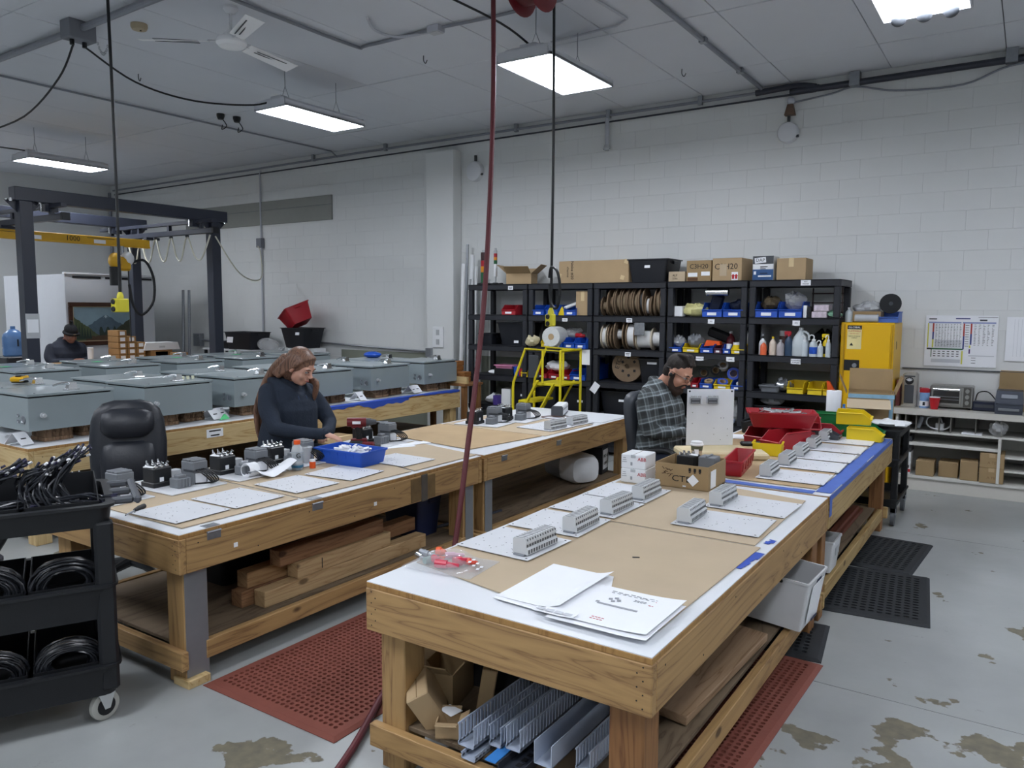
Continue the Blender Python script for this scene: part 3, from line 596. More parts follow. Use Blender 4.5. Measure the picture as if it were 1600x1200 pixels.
def open_box(label, c, d, rz=0, mat=KRAFT, flaps=(1, 1, 1, 1), ang=70, name='open_carton', group=None, fl=.5, cat='box'):
    # four walls, floor and hinged flaps leaning out by ang degrees from upright
    t = thing(name, label, cat, c, rz, group); w, dd, h = d; th = .005; m = MB()
    m.box((0, 0, th/2), (w, dd, th))
    for s in (-1, 1): m.box((s*(w/2-th/2), 0, h/2), (th, dd, h)); m.box((0, s*(dd/2-th/2), h/2), (w-2*th, th, h))
    m.build('carton', mat, t, smooth=None); A = math.radians(ang)
    for k, (on, L, off, ax) in enumerate(((flaps[0], dd, w/2, 0), (flaps[1], w, dd/2, PI/2), (flaps[2], dd, w/2, PI), (flaps[3], w, dd/2, -PI/2))):
        if not on: continue
        f = min(w, dd)*fl*(on if on is not True else 1); a = A*(1 if k % 2 else .8)
        q = MB(); q.box((0, 0, f/2), (th, L-.01, f)); q.xf(0, ROT(0, a, 0), (off-th/2, 0, h)); q.xf(0, RZ(ax)); q.build('flap', mat, t, smooth=None)
    return t
NAVYT = M('navy_tub_plastic', '#1b2547', .5, noise=.1)
def tub_thing(label, c, b, t_, h, mat=BLACKT, rz=0, name='storage_tub', group=None, cat='tub', lab=None):
    t = thing(name, label, cat, c, rz, group); MB().tub(b, t_, h, rim=.014, cr=.03).build('shell', mat, t)
    m = MB()
    for s in (-1, 1): m.box((s*(t_[0]/2+.012), 0, h-.04), (.02, t_[1]*.3, .035), b=.006)
    m.build('handle', mat, t)
    if lab:
        y = -(b[1]/2+(t_[1]-b[1])/2*lab[1]/h)-.003; q = MB().box((lab[0], y, lab[1]), (lab[2], .003, lab[3]), R=ROT(-math.atan2((t_[1]-b[1])/2, h), 0, 0)).build('label', PAPER, t, smooth=None)
    return t
tub_thing('black tub on the shelf beneath the near left workbench', (-4.0, 3.0, .192), (.45, .6), (.52, .68), .36)
tub_thing('dark navy tub standing beyond the timber stack', (-3.62, 4.16, .192), (.3, .22), (.36, .27), .3, NAVYT)
cw = tag(MB().tube([(-3.55, 4.3, .195), (-3.45, 4.6, .21), (-3.42, 5.0, .195)], .012, 6, 4).build('steel_bar', DARKP), 'dark steel bar lying on the shelf past the timber', 'bar')
g = thing('plastic_drum', 'grey plastic canister with white end lying under left bench', 'canister', (-3.52, 6.33, .325), math.radians(62))
q = MB(); rr = lambda a, b, y: [Vector((math.copysign(abs(math.cos(2*PI*i/24))**.6, math.cos(2*PI*i/24))*a, y, math.copysign(abs(math.sin(2*PI*i/24))**.6, math.sin(2*PI*i/24))*b)) for i in range(24)]
q.loft([rr(.12, .11, .28), rr(.15, .13, .26), rr(.155, .132, 0), rr(.16, .133, -.02)]); q.build('body', M('grey_drum', '#7f848c', .35, noise=.05), g)
q = MB(); q.loft([rr(.16, .133, -.022), rr(.158, .132, -.18), rr(.14, .115, -.23), rr(.08, .07, -.245)]); q.build('white_end', WHITE, g)
MB().tube([(.16, .1, .0), (.2, .1, .05), (.2, .1, -.05), (.16, .1, -.06)], .014, 8, 4).build('handle', DGREY, g)
k_ = closed_box('black box with a white paper note under the left bench', (-3.55, 6.75, .192), (.3, .22, .26), .2, BLACKT, None)
MB().box((.152, 0, .14), (.003, .17, .19)).build('note', PAPER, k_, smooth=None)
text('WO 45', 'lettering', INK, k_, (.1545, 0, .17), FXp, .05); text('CLIP/KIT', 'lettering', INK, k_, (.1545, 0, .10), FXp, .034)
closed_box('kraft carton with red and white label under the far bench', (-5.72, 5.4, .0), (.42, .52, .5), .0, KRAFTD, 'y')
MB().box((-5.508, 5.45, .40), (.003, .3, .15)).build('carton_label', PAPER, None, smooth=None); o = COL.objects['carton_label']
tag(o, 'white label with red band on the floor carton', 'label'); MB().box((.002, 0, 0.0), (.002, .22, .06)).build('red_band', INKR, o, smooth=None)
# under the front right bench: cartons, grey panel, wire duct
DUCT = M('wire_duct_grey', '#a9b3c4', .45, noise=.04)
def duct(label, x, y0, y1, z, w=.065, h=.075, rz=0, roll=0, slots=True, pitch=.022):
    t = thing('wire_duct', label, 'wire duct', (x, y0, z), (0, roll, rz), 'slotted wire duct'); m = MB(); L = y1-y0; th = .003
    m.box((0, L/2, th/2), (w, L, th))
    n = int(L/pitch)
    for s in (-1, 1):
        if not slots: m.box((s*(w/2-th/2), L/2, h/2), (th, L, h)); continue
        m.box((s*(w/2-th/2), L/2, .007), (th, L, .014)); m.box((s*(w/2-th/2), L/2, h-.006), (th*1.6, L, .006))
        for i in range(n): m.box((s*(w/2-th/2), (i+.5)*pitch, h/2), (th, pitch*.62, h-.012))
    o = m.build('channel', DUCT, t, smooth=None); return t
for a in (('slotted grey wire duct leaning at the left of the bundle', -1.60, 2.12, 3.6, .225, .07, .085), ('slotted grey wire duct second from the left in the bundle', -1.515, 2.18, 3.6, .225, .05, .08),
          ('slotted grey wire duct in the middle of the bundle', -1.425, 2.16, 3.6, .25, .06, .085), ('smooth grey wire duct right of the blue strip', -1.29, 2.14, 3.6, .25, .07, .08, 0, 0, False),
          ('short slotted grey wire duct at the right end of bundle', -1.17, 2.2, 3.2, .24, .055, .08)): duct(*a)
q = duct('slotted grey wire duct lying on its side at the bottom', -1.575, 2.1, 3.2, .193, .06, .028)
tag(MB().box((-1.48, 2.55, .222), (.045, .9, .004)).build('duct_strip', M('sky_blue_film', '#3f86d2', .4, noise=.03), smooth=None), 'sky blue plastic strip among the wire ducts', 'strip')
t = thing('perforated_rail', 'dark perforated steel rail under the wire ducts', 'rail', (-1.4, 2.55, .195)); m = MB(); m.box((0, 0, .004), (.09, .9, .006)); m.box((-.045, 0, .018), (.004, .9, .03)); m.box((.045, 0, .018), (.004, .9, .03)); m.build('channel', DARKP, t, smooth=None)
m = MB()
for k in range(24): m.box((0, -.42+k*.036, .008), (.02, .022, .001))
m.build('slots', INK, t, smooth=None)
tag(MB().box((0, 0, .2), (.5, .012, .4), b=.002).build('divider_sheet', M('dark_grey_panel', '#4b4d50', .6, noise=.08), None, (-1.52, 2.72, .192), (0, 0, .35)), 'dark grey panel standing under the front bench', 'panel')
t = tub_thing('dark grey open bin standing behind the small cartons', (-1.82, 2.75, .192), (.32, .36), (.4, .44), .36, M('charcoal_tub', '#2a2a2b', .6, noise=.1), .15)
closed_box('small tilted kraft carton under the front bench', (-1.86, 2.28, .215), (.09, .2, .17), 0, KRAFT, None).rotation_euler = (.25, -.5, .6)
closed_box('narrow tall kraft carton beside the grey panel', (-1.72, 2.4, .21), (.06, .05, .16), 0, KRAFTD, None).rotation_euler = (-.12, .15, .5)
open_box('tiny torn kraft carton with flaps at the shelf edge', (-1.74, 2.2, .193), (.09, .08, .06), .5, KRAFT, (1, 1, 0, 1), 75)
open_box('larger open kraft carton left of the tilted one', (-1.93, 2.42, .193), (.16, .22, .15), .25, KRAFTD, (1, 0, 1, 1), 50)
sheet('crumpled white paper scrap on the shelf under bench', [(-1.8, 2.22), (-1.73, 2.2), (-1.72, 2.26), (-1.79, 2.27)], z=.262, th=.002, mat=PAPER, name='paper_scrap', cat='paper')
o = MB().box((0, 0, .019), (.15, .9, .038), b=.003).build('timber_plank', WOOD('plank_brown', '#a2866a', '#7c5f42', 1, .7), None, (-1.06, 3.2, .215), (.03, .06, -.06)); tag(o, 'brown timber plank leaning on the shelf of the front bench', 'timber')
GT = M('white_tote', '#d2d4d6', .45, noise=.05)
t = thing('white_tote', 'white corrugated plastic tote jutting out below the right bench', 'tote', (-1.12, 4.05, .222), (0, .08, -.04)); m = MB(); m.tub((.52, .3), (.56, .34), .26, th=.006, rim=.004, cr=.012); m.build('shell', GT, t)
MB().box((.278, 0, .13), (.003, .2, .2), R=ROT(0, .07, 0)).build('paper_label', PAPER, t, smooth=None); MB().box((.276, .03, .235), (.008, .09, .025), b=.003).build('handle_slot', NAVYT, t)
MB().box((.13, -.165, .25), (.05, .02, .035), b=.003).build('binder_clip', INK, t); MB().box((.282, 0, .04), (.003, .1, .012)).build('label_band', NAVYT, t, smooth=None)
t = thing('white_tote', 'small white tote under the farther right bench', 'tote', (-1.1, 4.98, .205)); MB().tub((.34, .2), (.38, .24), .2, th=.006, rim=.004, cr=.012).build('shell', GT, t); MB().box((.186, .02, .12), (.003, .09, .05)).build('label', LGREY, t, smooth=None)
for k, (x, z, l) in enumerate(((-1.05, .20, 1.3), (-1.1, .20, 1.2), (-1.15, .2, 1.35), (-1.07, .231, 1.15))):
    o = MB().box((0, 0, .014), (.045, l, .028), b=.002).build('wood_strip', WOOD('red_brown_strip', '#6f3b2c', '#4d2519', 1, knots=False), None, (x, 5.95, z)); tag(o, ['outermost', 'second', 'innermost', 'topmost'][k]+' reddish brown wood strip under the taped bench', 'timber', 'reddish wood strips under the right bench')
# ================================================================ GREY ENCLOSURES ON THE FAR BENCHES
ENC = M('grey_green_enamel', '#8a9598', .28, noise=.03, scale=3, coat=.2); GASK = M('rubber_gasket', '#15181b', .8, noise=0)
HCB = WOOD('honeycomb_board', '#8a6f57', '#4a3829', 2, .9, knots=False)
def enclosure_proto():
    t = thing('electrical_enclosure', '', 'enclosure', (0, 0, 0)); W, D_, Hh = .655, .60, .25        # along y, along x, high; front face at x=0
    m = MB(); m.box((-D_/2, W/2, Hh/2), (D_, W, Hh), b=.003); m.build('body', ENC, t)
    MB().box((-D_/2, W/2, Hh+.006), (D_-.03, W-.03, .012)).build('gasket', GASK, t, smooth=None)
    d = MB(); d.box((-D_/2+.004, W/2, Hh+.021), (D_+.012, W+.008, .019), b=.003); dl = d.build('door', ENC, t)
    h = MB(); y = W*.56; x = -.09
    h.box((x, y, Hh+.036), (.075, .095, .014), b=.003); h.loft([[(x+a*.030, y+b*.036, Hh+.036) for a, b in ((-1, -1), (1, -1), (1, 1), (-1, 1))], [(x+a*.022, y+b*.026+.006, Hh+.092) for a, b in ((-1, -1), (1, -1), (1, 1), (-1, 1))]])
    h.tube([(x, y+.01, Hh+.075), (x-.01, y-.03, Hh+.088), (x-.02, y-.09, Hh+.083), (x-.02, y-.13, Hh+.072)], [.014, .012, .009, .008], 8)
    h.build('lever_handle', CHROME, dl)
    k = MB(); k.cyl((0, .10, .115), (.022, .10, .115), .02, n=12); k.cyl((.022, .10, .115), (.045, .10, .115), .013, n=10); k.build('latch_knob', LGREY, t)
    for px_, pz, r in ((-.15, .07, .015), (-.15, .115, .015), (-.075, .085, .033)):
        n = MB(); n.lathe([(r*.62, 0), (r, 0), (r, .006), (r*.75, .008), (r*.62, .003)], n=16, R=ROT(PI/2, 0, 0), c=(px_, -.0005, pz)); n.build('knockout_ring', STEEL, t)
        MB().cyl((px_, .0, pz), (px_, -.0015, pz), r*.66, n=14).build('knockout_disc', M('knockout_dark', '#3b4147', .5, noise=0), t)
    for yy in (.06, W-.06): MB().cyl((-.02, yy, Hh+.032), (-.02, yy, Hh+.037), .007, n=8).build('screw', STEEL, dl)
    return t
EP = enclosure_proto(); _n = [0]
ORD = ['nearest', 'second', 'third', 'fourth', 'fifth', 'sixth']
def place_enc(x, y, z, label, rz=0):
    if _n[0] == 0: o = EP; o.location = (x, y, z); o.rotation_euler = (0, 0, rz); o['label'] = label; o['group'] = 'grey electrical enclosures'
    else: o = dup(EP, label, (x, y, z), rz, 'grey electrical enclosures')
    _n[0] += 1; return o
def block_proto(w, d, h):
    t = thing('honeycomb_block', '', 'packing block', (0, 0, 0)); n = 3
    for k in range(n):
        m = MB(); nx = 9; p = []; o = .006*(k % 2)
        for i in range(nx*2): p.append((-w/2+w*i/(nx*2-1), -d/2+(.007 if i % 2 else 0)+o))
        for i in range(nx*2): p.append((w/2-(.007 if i % 2 else 0)-o, -d/2+.012+(d-.024)*i/(nx*2-1)))
        p += [(w/2, d/2-o), (-w/2, d/2-o)]
        m.prism(p, h*k/n+.001, h*(k+1)/n-.002); m.build('honeycomb_layer', HCB, t, smooth=None)
    return t
BP = block_proto(.20, .22, .098); _b = [0]
def place_block(x, y, z, label, rz=0):
    if _b[0] == 0: o = BP; o.location = (x, y, z); o.rotation_euler = (0, 0, rz); o['label'] = label; o['group'] = 'honeycomb blocks under the enclosures'
    else: dup(BP, label, (x, y, z), rz, 'honeycomb blocks under the enclosures')
    _b[0] += 1
ys1 = (2.80, 3.72, 4.61, 5.50, 6.44, 7.37); ys2 = (2.9, 3.8, 4.7, 5.6, 6.5, 7.28); ys3 = (3.74, 4.66, 5.53, 6.46, 7.33); ys4 = (3.9, 4.84, 5.8, 6.65, 7.5)
for k, y in enumerate(ys1):
    place_enc(-6.2, y, .852, ['grey enclosure at the near end of the front row', 'grey enclosure directly behind the black office chair', 'grey enclosure half hidden behind the woman, left', 'grey enclosure in front row right of the woman', 'grey enclosure second from the far end of front row', 'grey enclosure at the far right end of front row'][k])
    place_block(-6.36, y+.24, .752, ORD[k]+' left honeycomb cardboard block under the front row', .0)
    place_block(-6.42, y+.54, .752, ORD[k]+' right honeycomb cardboard block under the front row', .1)
for k, y in enumerate(ys2):
    place_enc(-6.95, y, .842, ORD[k]+' grey enclosure of the second row, counted from the chair end'); place_block(-7.25, y+.33, .752, ORD[k]+' honeycomb block under the second row of enclosures', .1)
for k, y in enumerate(ys3):
    place_enc(-8.5, y, .852, ORD[k]+' grey enclosure of the third row, counted from the chair end'); place_block(-8.8, y+.33, .752, ORD[k]+' honeycomb block under the third row of enclosures', .1)
for k, y in enumerate(ys4):
    place_enc(-9.25, y, .85, ORD[k]+' grey enclosure of the rearmost row, counted from chair end'); place_block(-9.55, y+.33, .752, ORD[k]+' honeycomb block under the rearmost row of enclosures', .1)
NOTE = M('green_note_paper', '#63d48b', .7, noise=.02)
for x, y, lb in ((-9.3, 5.0, 'green sticky note on the lid nearest the seated man in black'), (-9.3, 6.05, 'green sticky note on the rear enclosure below the metal pole'), (-9.28, 3.98, 'green sticky note on the leftmost rear enclosure lid'), (-9.28, 6.95, 'pale green sticky note beside the right crane post')):
    tag(MB().box((0, 0, .001), (.1, .09, .002)).build('sticky_note', NOTE, None, (x, y, 1.1325), (0, .0, .1), smooth=None), lb, 'note')
def tent(label, x, y, z, rz=0):
    t = thing('folded_card', label, 'card', (x, y, z), rz, 'folded metal cards between the enclosures')
    m = MB(); m.box((.045, 0, .05), (.002, .11, .12), R=ROT(0, -.75, 0)); m.build('front_face', WHITEP, t, smooth=None); m = MB(); m.box((-.04, 0, .05), (.002, .11, .12), R=ROT(0, .75, 0)); m.build('back_face', WHITEP, t, smooth=None)
    MB().box((.0465, 0, .05), (.001, .045, .01), R=ROT(0, -.75, 0)).build('slot', INK, t, smooth=None)
for k, (x, y, r) in enumerate(((-6.28, 2.76, .3), (-6.3, 4.43, .15), (-6.34, 4.53, .3), (-6.27, 6.3, .1), (-6.28, 7.2, .2), (-6.3, 7.3, .1))):
    tent(['white folded card at the near corner of far bench', 'folded grey card with green note behind chair', 'second folded card beside the green-noted one', 'folded card left of the fifth enclosure', 'folded white card between the last two enclosures', 'second folded white card between the last two enclosures'][k], x, y, .753, r)
tag(MB().prism([(0, 0), (.09, .0), (.05, .05)], 0, .03, R=ROT(PI/2.3, 0, PI/2)).build('green_tag', NOTE, None, (-6.17, 4.42, .755), smooth=None), 'bright green paper tag on the pale bench edge', 'note')
mt = thing('multimeter', 'yellow handheld multimeter lying on a grey lid', 'multimeter', (-7.25, 3.22, 1.125), math.radians(55))
m = MB(); m.loft([[(a*w, b*l+o, z) for a, b in ((-1, -1), (1, -1), (1, 1), (-1, 1))] for w, l, z, o in ((.035, .09, .02, 0), (.048, .11, .03, 0), (.05, .115, .05, 0), (.045, .105, .062, 0))]); m.build('yellow_holster', M('amber_rubber', '#e0ab17', .5), mt)
MB().box((0, .03, .063), (.06, .1, .006), b=.002).build('display', DGREY, mt); MB().cyl((0, -.04, .062), (0, -.04, .072), .022).build('dial', INK, mt); MB().tube([(.03, -.1, .045), (.07, -.05, .02), (-.06, .02, .012), (.05, .08, .012)], .008, 6, 5).build('lead', BLACK, mt)
m = thing('fittings_pile', 'cream plastic fittings lying on second enclosure lid', 'fitting', (-6.42, 4.25, 1.125))
for k in range(4): q = MB(); q.cyl((0, k*.05-.07, 0), (.0, k*.05-.07, .035), .014, n=8); q.build('cap', M('cream_plastic', '#d8d8bd', .5), m)
# ================================================================ CRANE FRAME
NAVY = M('blue_black_enamel', '#2d313d', .4, noise=.05, scale=6); PIPEW = M('white_cable', '#c6c4b4', .5, noise=.03)
cr = thing('crane_frame', 'dark blue steel crane frame over the rear enclosures', 'crane', (-10.2, 4.68, 0))
def post(x, y, h):
    o = MB().box((x, y, h/2), (.15, .15, h), b=.006).build('post', NAVY, cr); MB().box((x, y, .012), (.34, .34, .02), b=.002).build('base_plate', NAVY, o)
    for s in (-1, 1): MB().prism([(0, 0), (.14, 0), (0, -.14)], -.006, .006, R=Matrix(((0, 0, 1), (s, 0, 0), (0, 1, 0))), t=(x, y+s*.075, h)).build('gusset', NAVY, o)
    return o
pA = post(0, 0, 3.05); pB = post(0, 2.62, 3.05); pC = post(-2.1, 2.62, 3.05); pD = post(-2.1, 0, 3.05)
MB().box((0, 1.35, 3.13), (.15, 2.95, .16), b=.006).build('header_beam', NAVY, cr); MB().box((-2.1, 1.35, 3.13), (.15, 2.95, .16), b=.006).build('header_beam', NAVY, cr)
bt = MB()
for y in (0, 2.62):
    for s in (-1, 1):
        for q in (-1, 1): bt.cyl((.05*q, y+s*.16, 3.03), (.05*q, y+s*.16, 3.07), .016, n=8)
for x in (0,): 
    b_ = bt.build('bolts', CHROME, cr); b_['kind'] = 'stuff'
MB().box((.0785, 0, 1.55), (.003, .13, .16)).build('notice', PAPER, cr, smooth=None); MB().box((.0785, 0, 1.55), (.002, .16, .3)).build('tape_band', LGREY, cr, smooth=None)
def runway(y, x0, x1):
    for z, h in ((3.02, .05), (2.88, .075)):
        MB().box(((x0+x1)/2, y, z), (x1-x0, .07, h), b=.004).build('runway_rail', NAVY, cr)
    for k in range(4): MB().box((x0+.3+k*(x1-x0-.6)/3, y, 2.955), (.05, .05, .09)).build('truss_web', NAVY, cr)
    for x in (0, -2.1): 
        MB().box((x+.0, y, 3.0), (.12, .16, .1), b=.004).build('hanger_clamp', NAVY, cr); MB().cyl((x, y-.1, 2.95), (x, y-.1, 3.1), .014, n=8).build('hanger_rod', CHROME, cr)
    MB().box((x1+.02, y, 2.88), (.05, .1, .09), b=.004).build('end_stop', BLACK, cr)
runway(.3, -3.2, .35); runway(2.32, -2.5, .45)
yb = thing('bridge_beam', 'yellow enclosed crane beam with 1000 printed on it', 'crane beam', (-11.3, 5.2, .21)); YB2 = M('crane_yellow', '#d6a526', .45, noise=.05)
m = MB(); m.box((0, .2, 2.53), (.06, 3.1, .12), b=.006); m.box((0, .2, 2.475), (.09, 3.1, .02), b=.004); m.build('beam', YB2, yb)
for y in (-.21, 1.8):
    MB().box((0, y, 2.615), (.09, .22, .04), b=.005).build('end_truck', NAVY, yb)
text('1000', 'lettering', INK, yb, (.032, .6, 2.53), FXp, .1); MB().box((.031, .1, 2.51), (.002, .16, .06)).build('sticker', PAPER, yb, smooth=None); MB().box((.031, .98, 2.51), (.002, .17, .06)).build('sticker', PAPER, yb, smooth=None)
for y, l in ((-1.1, .5), (-.2, .3), (1.0, .4)): MB().box((.031, y, 2.56), (.002, l, .006)).build('print_line', INK, yb, smooth=None)
ht = thing('chain_hoist', 'yellow and white chain hoist hanging by the yellow beam', 'hoist', (-11.26, 6.5, .22))
m = MB(); m.box((0, 0, 2.2), (.2, .18, .2), b=.03); m.ell((.05, -.14, 2.24), (.11, .09, .12)); m.build('motor_body', YB2, ht); MB().ell((.0, .06, 2.28), (.13, .1, .11)).build('white_cover', WHITE, ht)
MB().cyl((0, 0, 2.3), (0, 0, 2.46), .03).build('hook_block', STEEL, ht); MB().cyl((.06, -.16, 1.88), (.06, -.16, 2.15), .07, n=16).build('chain_bag', BLACK, ht)
MB().cyl((.02, -.04, 1.6), (.02, -.04, 2.12), .006, n=6).build('load_chain', STEEL, ht); MB().cyl((.04, .06, 1.05), (.04, .06, 2.15), .009, n=6).build('control_cable', BLACK, ht)
MB().tube([(.05, .1, 2.22), (.08, .3, 2.26), (.1, .42, 2.0), (.1, .4, 1.65), (.08, .22, 1.45), (.06, .1, 1.6), (.05, .06, 1.9)], .02, 8, 6).build('cable_loop', BLACK, ht)
fz = thing('festoon_cable', 'pale festoon cable hanging in loops under the crane rail', 'cable', (0, 0, 0)); fp = []
xs = (-11.95, -11.6, -11.2, -10.8, -10.4, -9.85)
for k in range(5):
    a, b = xs[k], xs[k+1]; fp += [(a, 7.0, 2.82), (a*.7+b*.3, 7.0, 2.54), (a*.4+b*.6, 7.0, 2.49)]
MB().tube(fp+[(xs[-1], 7.0, 2.82)], .012, 7, 5).build('cable', PIPEW, fz)
for x in xs[:-1]: MB().box((x, 7.0, 2.825), (.03, .05, .03), b=.003).build('trolley', DGREY, fz)
tag(MB().tube([(-9.8, 7.05, 2.8), (-10.0, 7.6, 2.3), (-10.4, 8.3, 2.25), (-11.2, 8.95, 2.72), (-11.38, 9.04, 2.86)], .01, 7, 6).build('supply_cable', PIPEW), 'pale cable sagging from the crane to the wall box', 'cable')
# ================================================================ FAR LEFT CORNER
pt = thing('framed_painting', 'dark framed painting of a mountain valley on the white partition', 'painting', (-13.19, 7.27, 1.5), (PI/2, 0, PI/2)); FR = WOOD('dark_walnut', '#4a2c1c', '#2a1710', 0, .4, knots=False)
for s in (-1, 1): MB().box((0, s*.325, .015), (1.24, .07, .03), b=.008).build('frame_rail', FR, pt); MB().box((s*.585, 0, .015), (.07, .58, .03), b=.008).build('frame_stile', FR, pt)
MB().box((0, 0, .004), (1.1, .58, .006)).build('canvas', M('canvas_sky', '#7f97a3', .6, noise=.12, scale=4), pt, smooth=None)
for s in (-1, 1): MB().box((0, s*.287, .012), (1.1, .012, .012)).build('liner', M('gilt_liner', '#b9a888', .5), pt, smooth=None); MB().box((s*.545, 0, .012), (.012, .56, .012)).build('liner', MATS['gilt_liner'], pt, smooth=None)
def flat(name, poly, z, mat): MB().prism(poly, z, z+.0012).build(name, mat, pt, smooth=None)
random.seed(3)
def ridge(x0, x1, y0, f, n=22): return [(x0, y0)]+[(x0+(x1-x0)*i/n, f(i/n)+random.uniform(-.012, .012)) for i in range(n+1)]+[(x1, y0)]
flat('painted_haze', ridge(-.54, .54, -.28, lambda u: -.06+.05*math.sin(3*u)), .0072, M('paint_haze', '#7d8f95', .6, noise=.1))
flat('painted_peak', ridge(-.3, .42, -.28, lambda u: -.05+.2*(1-abs(u-.42)*2.1)), .0086, M('paint_peak', '#4f6270', .6, noise=.15, scale=14))
flat('painted_snow', [(-.05, .10), (.0, .15), (.05, .10), (.02, .12), (0, .09), (-.02, .12)], .0099, M('paint_snow', '#9fb0b8', .6))
flat('painted_slope', ridge(.15, .54, -.28, lambda u: -.12+.28*u), .0099, M('paint_slope', '#3a3f30', .6, noise=.2, scale=12))
flat('painted_wood', ridge(-.54, -.1, -.28, lambda u: .12-.33*u), .0099, M('paint_wood', '#48543a', .6, noise=.25, scale=14))
flat('painted_firs', ridge(-.12, .2, -.28, lambda u: -.1+.05*math.sin(17*u)), .0112, M('paint_firs', '#27362f', .6, noise=.2))
flat('painted_bank', ridge(-.35, .54, -.28, lambda u: -.21+.04*u), .0124, M('paint_bank', '#4d3a2a', .6, noise=.2))
for k in range(6):
    x = -.5+k*.045; h = .30-.03*k+random.uniform(-.03, .03); flat('painted_fir', [(x-.025, -.25), (x+.025, -.25), (x, -.25+h)], .0112+.0005*k, MATS['paint_firs'])
dk = bench('pale work table in the far left corner before the painting', -12.2, -11.4, 5.0, 8.4, wood=WP, ztop=.95, shelf=None, white=False)
jg = thing('water_bottle', 'blue water cooler bottle at the far left edge', 'water bottle', (-11.85, 5.21, .952)); BJ = M('blue_water_plastic', '#5c82b4', .25, noise=.1, alpha=.9)
MB().lathe([(.001, 0), (.12, 0), (.135, .02), (.135, .1), (.13, .12), (.135, .14), (.135, .26), (.12, .31), (.07, .36), (.03, .38), (.03, .42), (.001, .42)], n=26, c=(0, 0, .14)).build('bottle', BJ, jg); MB().box((0, 0, .07), (.32, .32, .14), b=.015).build('cooler_base', BLACKT, jg); MB().box((.134, 0, .33), (.004, .02, .1)).build('label_mark', INK, jg)
random.seed(5); PB = M('shipping_carton', '#9a7549', .8, noise=.08)
def small_carton(label, x, y, z, d, rz=0, end=True):
    t = closed_box(label, (x, y, z), d, rz, PB, None, group='cartons stacked by the painting')
    for k in range(max(1, round(d[1]/.13))): MB().box((d[0]/2+.001, 0, d[2]/2), (.002, d[1]*.55, d[2]*.62), b=.0).build('end_label', PAPER, t, smooth=None)
for c in range(3):
    for r_ in range(5 - c): small_carton(['left', 'middle', 'right'][c]+' column carton '+['at the bottom', 'second up', 'third up', 'fourth up', 'on top'][r_]+' by the painting', -11.95, 6.76+.15*c, .952+.095*r_, (.3, .14, .09))
small_carton('long brown carton lying beside the stacked end-labelled cartons', -11.95, 7.41, .952, (.3, .38, .14)); small_carton('small brown carton at the table edge right of the stack', -11.62, 7.6, .952+.0, (.2, .2, .1))
wl = thing('white_carton', 'flat white carton resting across the stacked brown cartons', 'box', (-11.93, 7.41, 1.094)); MB().loft([[(a*.15, b*.32, 0) for a, b in ((-1, -1), (1, -1), (1, 1), (-1, 1))], [(a*.15, b*.28, .12) for a, b in ((-1, -1), (1, -1), (1, 1), (-1, 1))]]).build('carton', WHITE, wl, smooth=None); MB().box((.151, 0, .05), (.002, .1, .03)).build('label', LGREY, wl)
pl = thing('metal_pole', 'pair of steel tubes leaning in the corner right of painting', 'pole', (-12.9, 8.5, 0))
for k in (0, .09): MB().cyl((k*.5, k, .0), (-.05+k*.5, .1+k, 2.1), .025, n=10).build('tube', STEEL, pl)
ws = thing('wall_shelf', 'low dark rack along the wall behind the enclosures', 'rack', (-11.0, 8.8, 0)); MB().box((0, 0, 1.05), (2.7, .5, .03), b=.003).build('shelf_board', WHITEL, ws)
for x in (-1.3, 1.3):
    for y in (-.22, .22): MB().box((x, y, .515), (.04, .04, 1.03)).build('leg', BLACK, ws)
tub_thing('black tub with white paper label against the far wall', (-11.35, 8.75, 1.067), (.6, .36), (.7, .44), .3, lab=(-.2, .2, .16, .17))
tub_thing('long low black tray on the rack by the crane post', (-11.95, 8.8, 1.067), (.42, .32), (.46, .36), .12)
tub_thing('black tub carrying the tilted red bin', (-10.0, 8.8, 1.132), (.44, .36), (.56, .46), .33, lab=(.12, .25, .09, .07))
o = MB().box((0, 0, .03), (.62, .42, .06), b=.004); tag(o.build('white_carton', WHITE, None, (-10.0, 8.8, 1.067)), 'flat white carton beneath the black tub by the wall', 'box')
rb = tub_thing('red plastic bin tilted on top of the black tub', (-10.02, 8.78, 1.52), (.36, .32), (.48, .42), .28, RED); rb.rotation_euler = (.38, -.34, -.45)
for s in (-1, 1): pass
bg = tag(MB().ell((0, 0, .09), (.2, .13, .12), R=ROT(.1, .1, .3)).build('plastic_bag', CLEAR, None, (-10.75, 8.7, 1.068)), 'clear plastic bag slumped between the black tubs', 'bag')
tag(MB().ell((-7.4, 7.72, 1.16), (.14, .1, .045)).build('blue_rag', BLUE), 'blue cloth on a lid near the olive wall band', 'cloth')
# ================================================================ BLACK SHELF UNITS
SY0, SD = 8.5, .58; LV = (2.11, 1.71, 1.305, .905, .50, .12)
def shelf_unit(label, x0, x1):
    t = thing('shelf_unit', label, 'shelf unit', ((x0+x1)/2, SY0+SD/2, 0), 0, 'black plastic shelf units'); w = x1-x0
    for z in LV:
        m = MB(); m.box((0, 0, z-.006), (w, SD, .012), b=.002); m.box((0, -SD/2+.012, z-.036), (w, .024, .072), b=.004); m.box((0, SD/2-.012, z-.036), (w, .024, .072), b=.004)
        for s in (-1, 1): m.box((s*(w/2-.012), 0, z-.036), (.024, SD-.05, .07), b=.003)
        o = m.build('shelf', SHELFB, t)
    for sx in (-1, 1):
        for sy in (-1, 1):
            m = MB()
            for a, b in zip(LV[1:], LV[:-1]): m.box((sx*(w/2-.034), sy*(SD/2-.034), (a+b-.072)/2), (.066, .066, b-a-.072), b=.008)
            m.box((sx*(w/2-.034), sy*(SD/2-.034), .024), (.066, .066, .048)); m.build('post', SHELFB, t)
    return t
